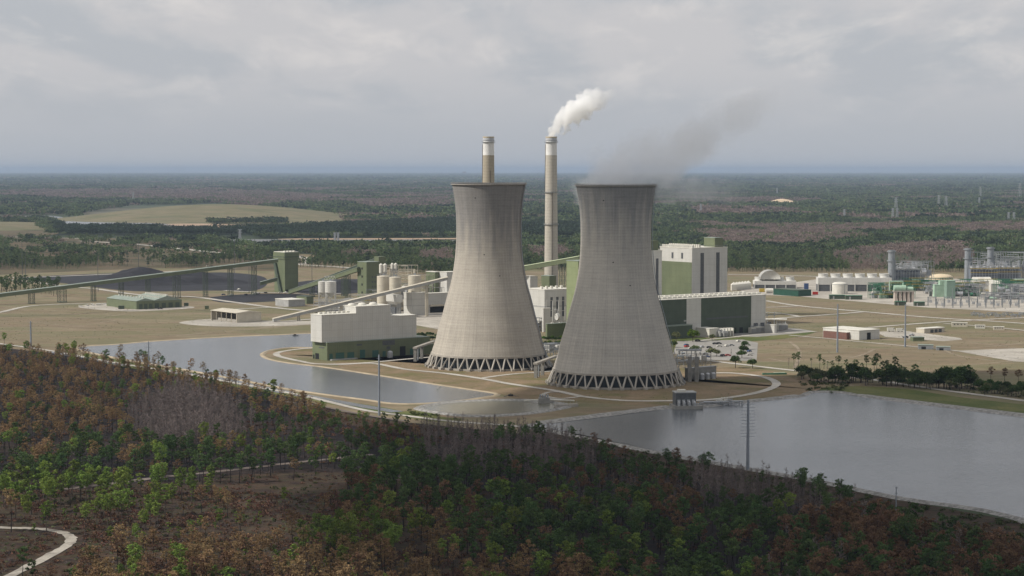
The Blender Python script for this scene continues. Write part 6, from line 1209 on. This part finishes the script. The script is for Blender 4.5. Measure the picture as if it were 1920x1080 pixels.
car('car', DK, 1341, 646, .1, 'left dark car of the row in the upper parking lot'); car('car', DK, 1348, 645.5, .1, 'right dark car of the row in the upper parking lot'); car('car', WP, 1349, 651, .1, 'lone white car in the middle of the parking lot'); car('car', DK, 1308, 640, .2, 'dark car in the shade of the bright green tree')
car('car', M_silver, 1323, 665, .2, 'silver car near the lower left of the parking lot')
for i, (px, py, m) in enumerate(((1296, 655, WP), (1316, 652, M_silver), (1330, 653, DK), (1362, 650, WP), (1372, 649, M_silver), (1405, 660, M_blue), (1406, 667, WP), (1355, 668, DK), (1365, 668, M_red), (1310, 672, WP), (1326, 670.5, M_blue), (1384, 641.5, WP))):
    car('car', m, px, py, .1 + .8 * (i % 2), ['white car left in the parking lot below the red car', 'silver car in the upper middle of the parking lot', 'dark car below the row in the upper parking lot', 'white car right of the lone white car in the parking lot', 'silver car at the upper right of the parking lot', 'blue car by the right parking lot edge', 'white car by the right parking lot edge', 'dark car at the lower parking lot edge', 'red car at the lower parking lot edge', 'white car at the lower left parking lot edge', 'blue car beside the silver car at the lower left of the parking lot', 'white car at the top corner of the parking lot'][i])
car('van', WP, 1671, 622, 0, 'white box truck parked right of the grey warehouse', 'box_truck', 'truck', 1.05); car('van', WP, 1688, 622.5, 0, 'white truck with red stripe beside the tall pole', 'box_truck', 'truck', 1.0)
x, y = G(1690, 623.2); 
car('pickup', DK, 1698, 634, .2, 'dark pickup at the foot of the right field pole', 'pickup_truck', 'pickup'); car('pickup', M_silver, 1709, 630, .3, 'silver pickup next to the green container', 'pickup_truck', 'pickup')
for i, (px, py, m, k) in enumerate([(419, 553.5, M_blue, 'car'), (434, 554, WP, 'pickup'), (461, 553.5, DK, 'car'), (478, 552, WP, 'pickup'), (484, 551.5, WP, 'car'), (498, 550, DK, 'car'), (526, 549.8, WP, 'car'), (536, 550, WP, 'pickup'), (448, 544, WP, 'pickup'), (300, 580, DK, 'pickup'), (389, 500, WP, 'car'), (398, 500.5, DK, 'car'), (407, 500.5, M_silver, 'car'), (416, 500.2, DK, 'car'), (425, 499.5, WP, 'car'), (447, 497, WP, 'pickup')]):
    lb = ['blue car left of a white pickup on the coal yard road', 'white pickup second from left on the coal yard road', 'small dark car left of the wide green transfer tower', 'white pickup at the foot of the last conveyor leg', 'white car just right of that white pickup', 'dark car nearing the wide green transfer tower', 'white car at the door of the wide green transfer tower', 'white pickup at the corner of the wide green transfer tower', 'white pickup in front of the black coal slope', 'dark pickup right of the low green workshop', 'leftmost white car of the row far behind the long conveyor', 'dark car second in the row far behind the long conveyor', 'silver car in the row far behind the long conveyor', 'dark car fourth in the row far behind the long conveyor', 'white car fifth in the row far behind the long conveyor', 'white pickup ending the row far behind the long conveyor'][i]
    car(k, m, px, py, .3 + (i % 3) * .4, lb, 'parked_car' if k == 'car' else 'pickup_truck', 'car' if k == 'car' else 'pickup')
for px, py, w, m, lb in ((222, 580, 13, M_dgreen, 'dark dumpster before the left gable of the low green workshop'), (262, 579.5, 6, M_red, 'bright red container at the corner of the low green workshop'), (271, 579.5, 9, M_brick, 'dull red container right of the bright red one'), (345, 574.5, 10, M_dgreen, 'dark green dumpster at the right end of the workshop yard'), (384, 580, 9, M_green, 'green bin between workshop and open shed'), (180, 573, 12, WP, 'white material pile and tarp left of the green workshop')):
    p = G(px, py); t = thing('container', lb, 'container', p, .15); s = w * p[1] / F * .85; bx('box', t, m, 0, 0, .2, s, 3, 3.4 if m is not WP else 1.6); bx('lid', t, m, -.1, -.1, (3.4 if m is not WP else 1.6) + .003, s + .1, 3.1, (3.4 if m is not WP else 1.6) + .2)
rr = random.Random(9)
for i in range(14):
    p = G(150 + i * 3.6, 574 - i * .3 + rr.uniform(-1.2, 1.5)); o = MB().box(-1.4, -.9, 0, 1.4, .9, rr.uniform(.5, 1.4)).beam((-1.4, -1, .2), (1.4, 1, .6), .3).build('stacked_crate', [WP, M_grey, M_beige][i % 3]); o.location = (*p, .2); o.rotation_euler[2] = rr.uniform(0, 3); tag(o, 'pale crate lying on the gravel left of the green workshop', 'crate', 'crates left of the green workshop')
# ------------------------------------------------------------------ poles and pylons
def pole(px, py, pyt, label, r=.6, arms=11, al=2.6, name='transmission_pole', m=None, group=None, span=.5):
    p = G(px, py); h = HZ(p[1], pyt); t = thing(name, label, 'pole', p, 0.15, group); m = m or M_pole; mb = MB(); mb.tube((0, 0, 0), (0, 0, h), r, r * .62, 12); mb.build('shaft', m, t)
    if arms:
        for k in range(arms):
            z = h * (1 - .07 - span * k / max(1, arms)); mb = MB(); mb.beam((-al, 0, z + .25), (al, 0, z + .25), .16); mb.build('crossarm', m, t)
    return t, h
M_pole = mat('pole_steel', (.26, .285, .32), (.2, .22, .25), .4, .5)
PL = {}
for key, px, py, pyt, r, arms, al, lb in (('a', 1402, 882, 750, .85, 11, 3.4, 'tall grey pole with many short crossarms in front of the right lake'), ('b', 711, 779, 665, .75, 3, 1.4, 'grey pole with no long arms before the left pond end'), ('c', 279, 703, 640, .5, 4, 2.2, 'grey pole with small crossarms at the near shore of the left pond'), ('d', 58, 652, 602, .8, 5, 1.8, 'short thick grey pole at the left edge behind the burnt wood'),
    ('e', 1570, 661, 570, .8, 6, 1.6, 'left of the two tall poles on the right field'), ('f', 1697, 651, 571, .8, 4, 1.6, 'right of the two tall poles on the right field'), ('g', 1680, 957, 912, .28, 2, .9, 'thin short wooden pole at the lower bank of the right lake')):
    PL[key] = pole(px, py, pyt, lb, r, arms, al)
for i, (px, py, pyt) in enumerate(((42, 521, 455), (48, 531, 465), (184, 547, 480), (260, 520, 446), (440, 512, 448), (467, 549, 470), (478, 518, 448), (585, 530, 475), (643, 555, 500), (735, 568, 520))):
    pole(px, py, pyt, 'thin dark light mast standing by the coal yard', .35, 2, 1.5, 'light_mast', M_louv, 'thin dark masts around the coal yard', .06)
for i, (px, py, pyt) in enumerate(((1680, 400, 370), (1674, 415, 390), (1682, 415, 390), (1774, 395, 368), (1760, 390, 366), (1583, 412, 392), (1457, 368, 352), (1836, 388, 370), (1891, 420, 398), (1901, 420, 398), (1912, 374, 344), (1314, 402, 382), (1838, 374, 350), (450, 455, 430), (634, 455, 436), (628, 455, 436), (250, 380, 360))):
    p = G(px, py); h = HZ(p[1], pyt); t = thing('pylon', 'pale lattice pylon far off in the woods', 'pylon', p, .4, 'far lattice pylons in the woods'); w = h * .06; mb = MB(); 
    for sx in (-1, 1):
        for sy in (-1, 1): mb.beam((sx * w * 1.6, sy * w * 1.6, 0), (sx * w * .5, sy * w * .5, h), .9)
    for k in range(6):
        a = k / 6; b_ = (k + 1) / 6; wa = w * (1.6 - 1.1 * a); wb = w * (1.6 - 1.1 * b_); mb.beam((-wa, -wa, h * a), (wb, -wb, h * b_), .5); mb.beam((wa, -wa, h * a), (-wb, -wb, h * b_), .5)
    mb.build('mast', M_silver, t)
    for z in (.75, .87, .98): mb = MB(); mb.beam((-h * .16, 0, h * z), (h * .16, 0, h * z), .9); mb.build('crossarm', M_silver, t)
# ------------------------------------------------------------------ far buildings on the horizon
rr = random.Random(4)
for i, (px, py, w, h_) in enumerate(((75, 325, 12, 3), (222, 322.5, 16, 3), (268, 323, 30, 3), (318, 321.5, 14, 3), (525, 332.5, 22, 3.5), (560, 334, 12, 2.5), (578, 334, 16, 2.5), (612, 329, 8, 2), (20, 342, 34, 3), (90, 350, 50, 1.6), (282, 365, 22, 3), (305, 366, 10, 3), (460, 363, 26, 2), (1422, 326, 5, 3), (1472, 327, 22, 2), (1422, 366, 12, 2), (1644, 372, 24, 3), (1700, 371, 14, 3), (1770, 372, 26, 3), (1755, 336, 28, 2), (1850, 366, 10, 3), (1888, 369, 16, 3), (1915, 371, 10, 4), (900, 330, 14, 3), (960, 331, 20, 3), (40, 335, 20, 2))):
    p = G(px, py); s = p[1] / F; t = thing('far_warehouse', 'x', 'warehouse', p, rr.uniform(-.2, .2), 'pale low buildings near the horizon'); t['label'] = 'pale low building far off near the horizon'
    bx('wall', t, M_wroof, 0, 0, 0, w * s * .6, w * s * .3, h_ * s * .8); bx('roof', t, M_wroof, w * s * .1, w * s * .02, h_ * s * .8 + .01, w * s * .5, w * s * .28, h_ * s)
for i, (px, w, h_, lb) in enumerate(((12, 5, 8, 'lone hazy tower block at the left end of the horizon'), (334, 4, 9, 'hazy tower block in the horizon cluster, left'), (340, 6, 7, 'hazy tower block in the horizon cluster, right'), (1387, 3, 9, 'lone hazy tower on the horizon right of the grey steam'), (867, 7, 6, 'hazy reddish block on the horizon left of the chimneys'))):
    p = G(px, 323 if i != 4 else 328); s = p[1] / F; t = thing('far_tower_block', lb, 'tower block', p); bx('wall', t, M_steel if i != 4 else M_brick, 0, 0, 0, w * s, w * s, h_ * s); bx('penthouse', t, M_grey, w * s * .2, w * s * .2, h_ * s + .01, w * s * .8, w * s * .8, h_ * s * 1.1)
# ------------------------------------------------------------------ steam, cloud, air
def bm_vol(mb):
    t = 0.0
    for f in mb.f:
        a = Vector(mb.v[f[0]])
        for i in range(1, len(f) - 1): t += a.dot(Vector(mb.v[f[i]]).cross(Vector(mb.v[f[i + 1]])))
    return t
def plume(name, label, org, L_, zc_k, zc_p, r_pts, dens, color, nscale, sharp, namp, yk=0.0, aniso=.3, cat='smoke', step=.3, absb=None, kx=1.0, soft=1.0, fade=(.6, 1.0)):
    # domain: tube around the centre line; density falls off from the centre line, broken by noise
    mb = MB(); rm0 = max(q[1] for q in r_pts); xs = [-1.4 * r_pts[0][1]] + list(np.linspace(0, L_, 16)); up = []; dn_ = []
    for x in xs:
        r_ = np.interp(x, [q[0] for q in r_pts], [q[1] for q in r_pts]) * 1.6 + 1; z_ = zc_k * max(x, 0) ** zc_p; sl_ = zc_k * zc_p * max(x, .5) ** (zc_p - 1); k_ = math.sqrt(1 + min(sl_, 2.5) ** 2)
        up.append((x, min(z_ + r_ * k_, zc_k * L_ ** zc_p + 1.5 * rm0))); dn_.append((x, max(z_ - r_ * k_, -.2 if name == 'smoke_plume' else -14)))
    mb.prism(up[::-1] + dn_, -1.7 * rm0, 1.7 * rm0)
    if bm_vol(mb) < 0: mb.f = [f[::-1] for f in mb.f]
    m = bpy.data.materials.new(name + '_vapour'); m.use_nodes = True; nt = m.node_tree; N = nt.nodes; L = nt.links; N.remove(N['Principled BSDF'])
    pv = N.new('ShaderNodeVolumePrincipled'); pv.inputs['Color'].default_value = (*color, 1); pv.inputs['Anisotropy'].default_value = aniso
    if absb: pv.inputs['Absorption Color'].default_value = (*absb, 1)
    tc = N.new('ShaderNodeTexCoord'); sp = N.new('ShaderNodeSeparateXYZ'); L.new(tc.outputs['Object'], sp.inputs[0])
    def M(op, a, b_=None, c=None):
        q = N.new('ShaderNodeMath'); q.operation = op
        for i, w in enumerate((a, b_, c)):
            if w is None: continue
            if isinstance(w, (int, float)): q.inputs[i].default_value = w
            else: L.new(w, q.inputs[i])
        return q.outputs[0]
    X, Y, Zs = sp.outputs; xp = M('MAXIMUM', X, 0.001); zcn = M('MULTIPLY', M('POWER', xp, zc_p), zc_k)
    dz = M('SUBTRACT', Zs, zcn); dxs = M('MULTIPLY', M('DIVIDE', dz, M('ADD', M('MULTIPLY', M('POWER', M('ADD', xp, .5), zc_p - 1), zc_k * zc_p), .0001)), 1)
    slope = M('MULTIPLY', M('POWER', M('ADD', xp, .5), zc_p - 1), zc_k * zc_p); dn = M('DIVIDE', dz, M('SQRT', M('ADD', M('MULTIPLY', slope, slope), 1)))
    dy = M('SUBTRACT', Y, M('MULTIPLY', X, yk)); xn = M('MINIMUM', X, 0); r = M('SQRT', M('ADD', M('MULTIPLY', xn, xn), M('ADD', M('MULTIPLY', dn, dn), M('MULTIPLY', dy, dy))))
    fc = N.new('ShaderNodeFloatCurve'); mr = N.new('ShaderNodeMapRange'); mr.inputs['From Max'].default_value = L_; L.new(X, mr.inputs[0]); L.new(mr.outputs[0], fc.inputs['Value'])
    rm = max(q[1] for q in r_pts); cv = fc.mapping.curves[0]
    for j, (a, b_) in enumerate(r_pts):
        if j < 2: cv.points[j].location = (a / L_, b_ / rm)
        else: cv.points.new(a / L_, b_ / rm)
    fc.mapping.update(); R_ = M('MULTIPLY', fc.outputs[0], rm)
    nz = N.new('ShaderNodeTexNoise'); nz.inputs['Scale'].default_value = nscale; nz.inputs['Detail'].default_value = 5; nz.inputs['Roughness'].default_value = .6; L.new(tc.outputs['Object'], nz.inputs['Vector'])
    rr_ = M('MULTIPLY', R_, M('ADD', M('MULTIPLY', M('SUBTRACT', nz.outputs['Fac'], .5), namp), 1)); d = M('MULTIPLY', M('SUBTRACT', rr_, r), sharp); d = M('MINIMUM', M('MAXIMUM', d, 0), 1)
    f = N.new('ShaderNodeMapRange'); f.inputs['From Min'].default_value = L_ * fade[0]; f.inputs['From Max'].default_value = L_ * fade[1]; f.inputs['To Min'].default_value = 1; f.inputs['To Max'].default_value = 0; L.new(X, f.inputs[0])
    d = M('MULTIPLY', M('MULTIPLY', d, f.outputs[0]), dens); L.new(d, pv.inputs['Density']); L.new(pv.outputs[0], N['Material Output'].inputs['Volume'])
    try: m.cycles.volume_step_rate = step
    except Exception: pass
    o = mb.build(name, m); o.location = org; tag(o, label, cat); return o
z0 = 172.2
plume('smoke_plume', 'dense white smoke plume bending right from the right chimney top', (chx, Yc, z0), 62, 5.2, .5, [(0, 4.0), (3, 5.2), (10, 8.5), (20, 10.8), (34, 10.8), (46, 8.5), (62, 4)], .22, (1, 1, 1), .13, .9, 2.8, step=.35, fade=(.45, 1.0), aniso=.1)
x, y = ct2.location.x, ct2.location.y
plume('steam_plume', 'thin grey steam drifting up and right from the right cooling tower', (x - 6, y, 131.5), 118, .70, .93, [(0, 21), (25, 20), (60, 17), (90, 15), (118, 11)], .042, (.97, .98, 1), .035, .12, 2.4, cat='steam', step=.8, aniso=.2, fade=(.55, 1.0))
plume('steam_wisp', 'faint low steam trailing right from the right cooling tower rim', (x + 14, y - 6, 127), 75, .001, 1.0, [(0, 6), (20, 9), (45, 10), (75, 7)], .03, (.9, .92, .96), .09, .3, 2.2, cat='steam', step=.8, fade=(.5, 1.0))
# real clouds overhead: they shade the wood, the lake and the right tower
def cloud(cx, cy, rx, ry, z, seed, label, thick=60, thr=.0):
    rng = np.random.default_rng(seed); mb = MB(); nu, nv = 48, 16; vs = []
    for j in range(nv + 1):
        ph = math.pi * j / nv
        for i in range(nu):
            w = 2 * math.pi * i / nu; e = .78 + .44 * fnoise(np.array([math.cos(w) * 2.2 + seed + 5]), np.array([math.sin(w) * 2.2 + 9]))[0]
            b_ = 1 + .5 * (fnoise(np.array([i * .6 + seed]), np.array([j * .7 + 3.]))[0] - .5); vs.append((cx + rx * math.cos(w) * math.sin(ph) ** .6 * e, cy + ry * math.sin(w) * math.sin(ph) ** .6 * e, z + thick * math.cos(ph) * b_ * (1 if ph < math.pi / 2 else .3)))
    mb.add(vs, [(j * nu + i, (j + 1) * nu + i, (j + 1) * nu + (i + 1) % nu, j * nu + (i + 1) % nu) for j in range(nv) for i in range(nu)])
    o = mb.build('cloud', CLM, None, True); tag(o, label, 'cloud'); o['kind'] = 'stuff'
CLM = bpy.data.materials.new('cloud_vapour'); CLM.use_nodes = True; nt = CLM.node_tree; N = nt.nodes; L = nt.links; N.remove(N['Principled BSDF'])
d = N.new('ShaderNodeBsdfDiffuse'); d.inputs[0].default_value = (.9, .9, .92, 1); tr = N.new('ShaderNodeBsdfTransparent'); mx = N.new('ShaderNodeMixShader'); tc = N.new('ShaderNodeTexCoord'); nz = N.new('ShaderNodeTexNoise'); nz.inputs['Scale'].default_value = .011; nz.inputs['Detail'].default_value = 5
L.new(tc.outputs['Object'], nz.inputs['Vector']); r = N.new('ShaderNodeMapRange'); r.inputs['From Min'].default_value = .30; r.inputs['From Max'].default_value = .46; r.inputs['To Min'].default_value = .3; r.inputs['To Max'].default_value = .72; L.new(nz.outputs['Fac'], r.inputs[0]); L.new(r.outputs[0], mx.inputs[0]); L.new(tr.outputs[0], mx.inputs[1]); L.new(d.outputs[0], mx.inputs[2]); L.new(mx.outputs[0], N['Material Output'].inputs['Surface'])
CZ = 850.0; off = Vector((SUN_DIR.x, SUN_DIR.y)) * (CZ / math.tan(SUN_EL))
cloud(off.x + 310, off.y + 1035, 410, 395, CZ, 3, 'broad grey cloud overhead shading the wood and the right lake'); cloud(off.x + 70, off.y + 740, 310, 240, CZ + 130, 5, 'smaller cloud overhead shading the woodland at the bottom')
# air
HZM = bpy.data.materials.new('haze_air'); HZM.use_nodes = True; nt = HZM.node_tree; N = nt.nodes; N.remove(N['Principled BSDF']); pv = N.new('ShaderNodeVolumePrincipled'); pv.inputs['Color'].default_value = (.47, .58, .76, 1); pv.inputs['Density'].default_value = 2.9e-5; pv.inputs['Anisotropy'].default_value = .0
nt.links.new(pv.outputs[0], N['Material Output'].inputs['Volume'])
o = MB().box(-390000, -390000, -1, 390000, 390000, 246).build('haze', HZM); o['kind'] = 'stuff'
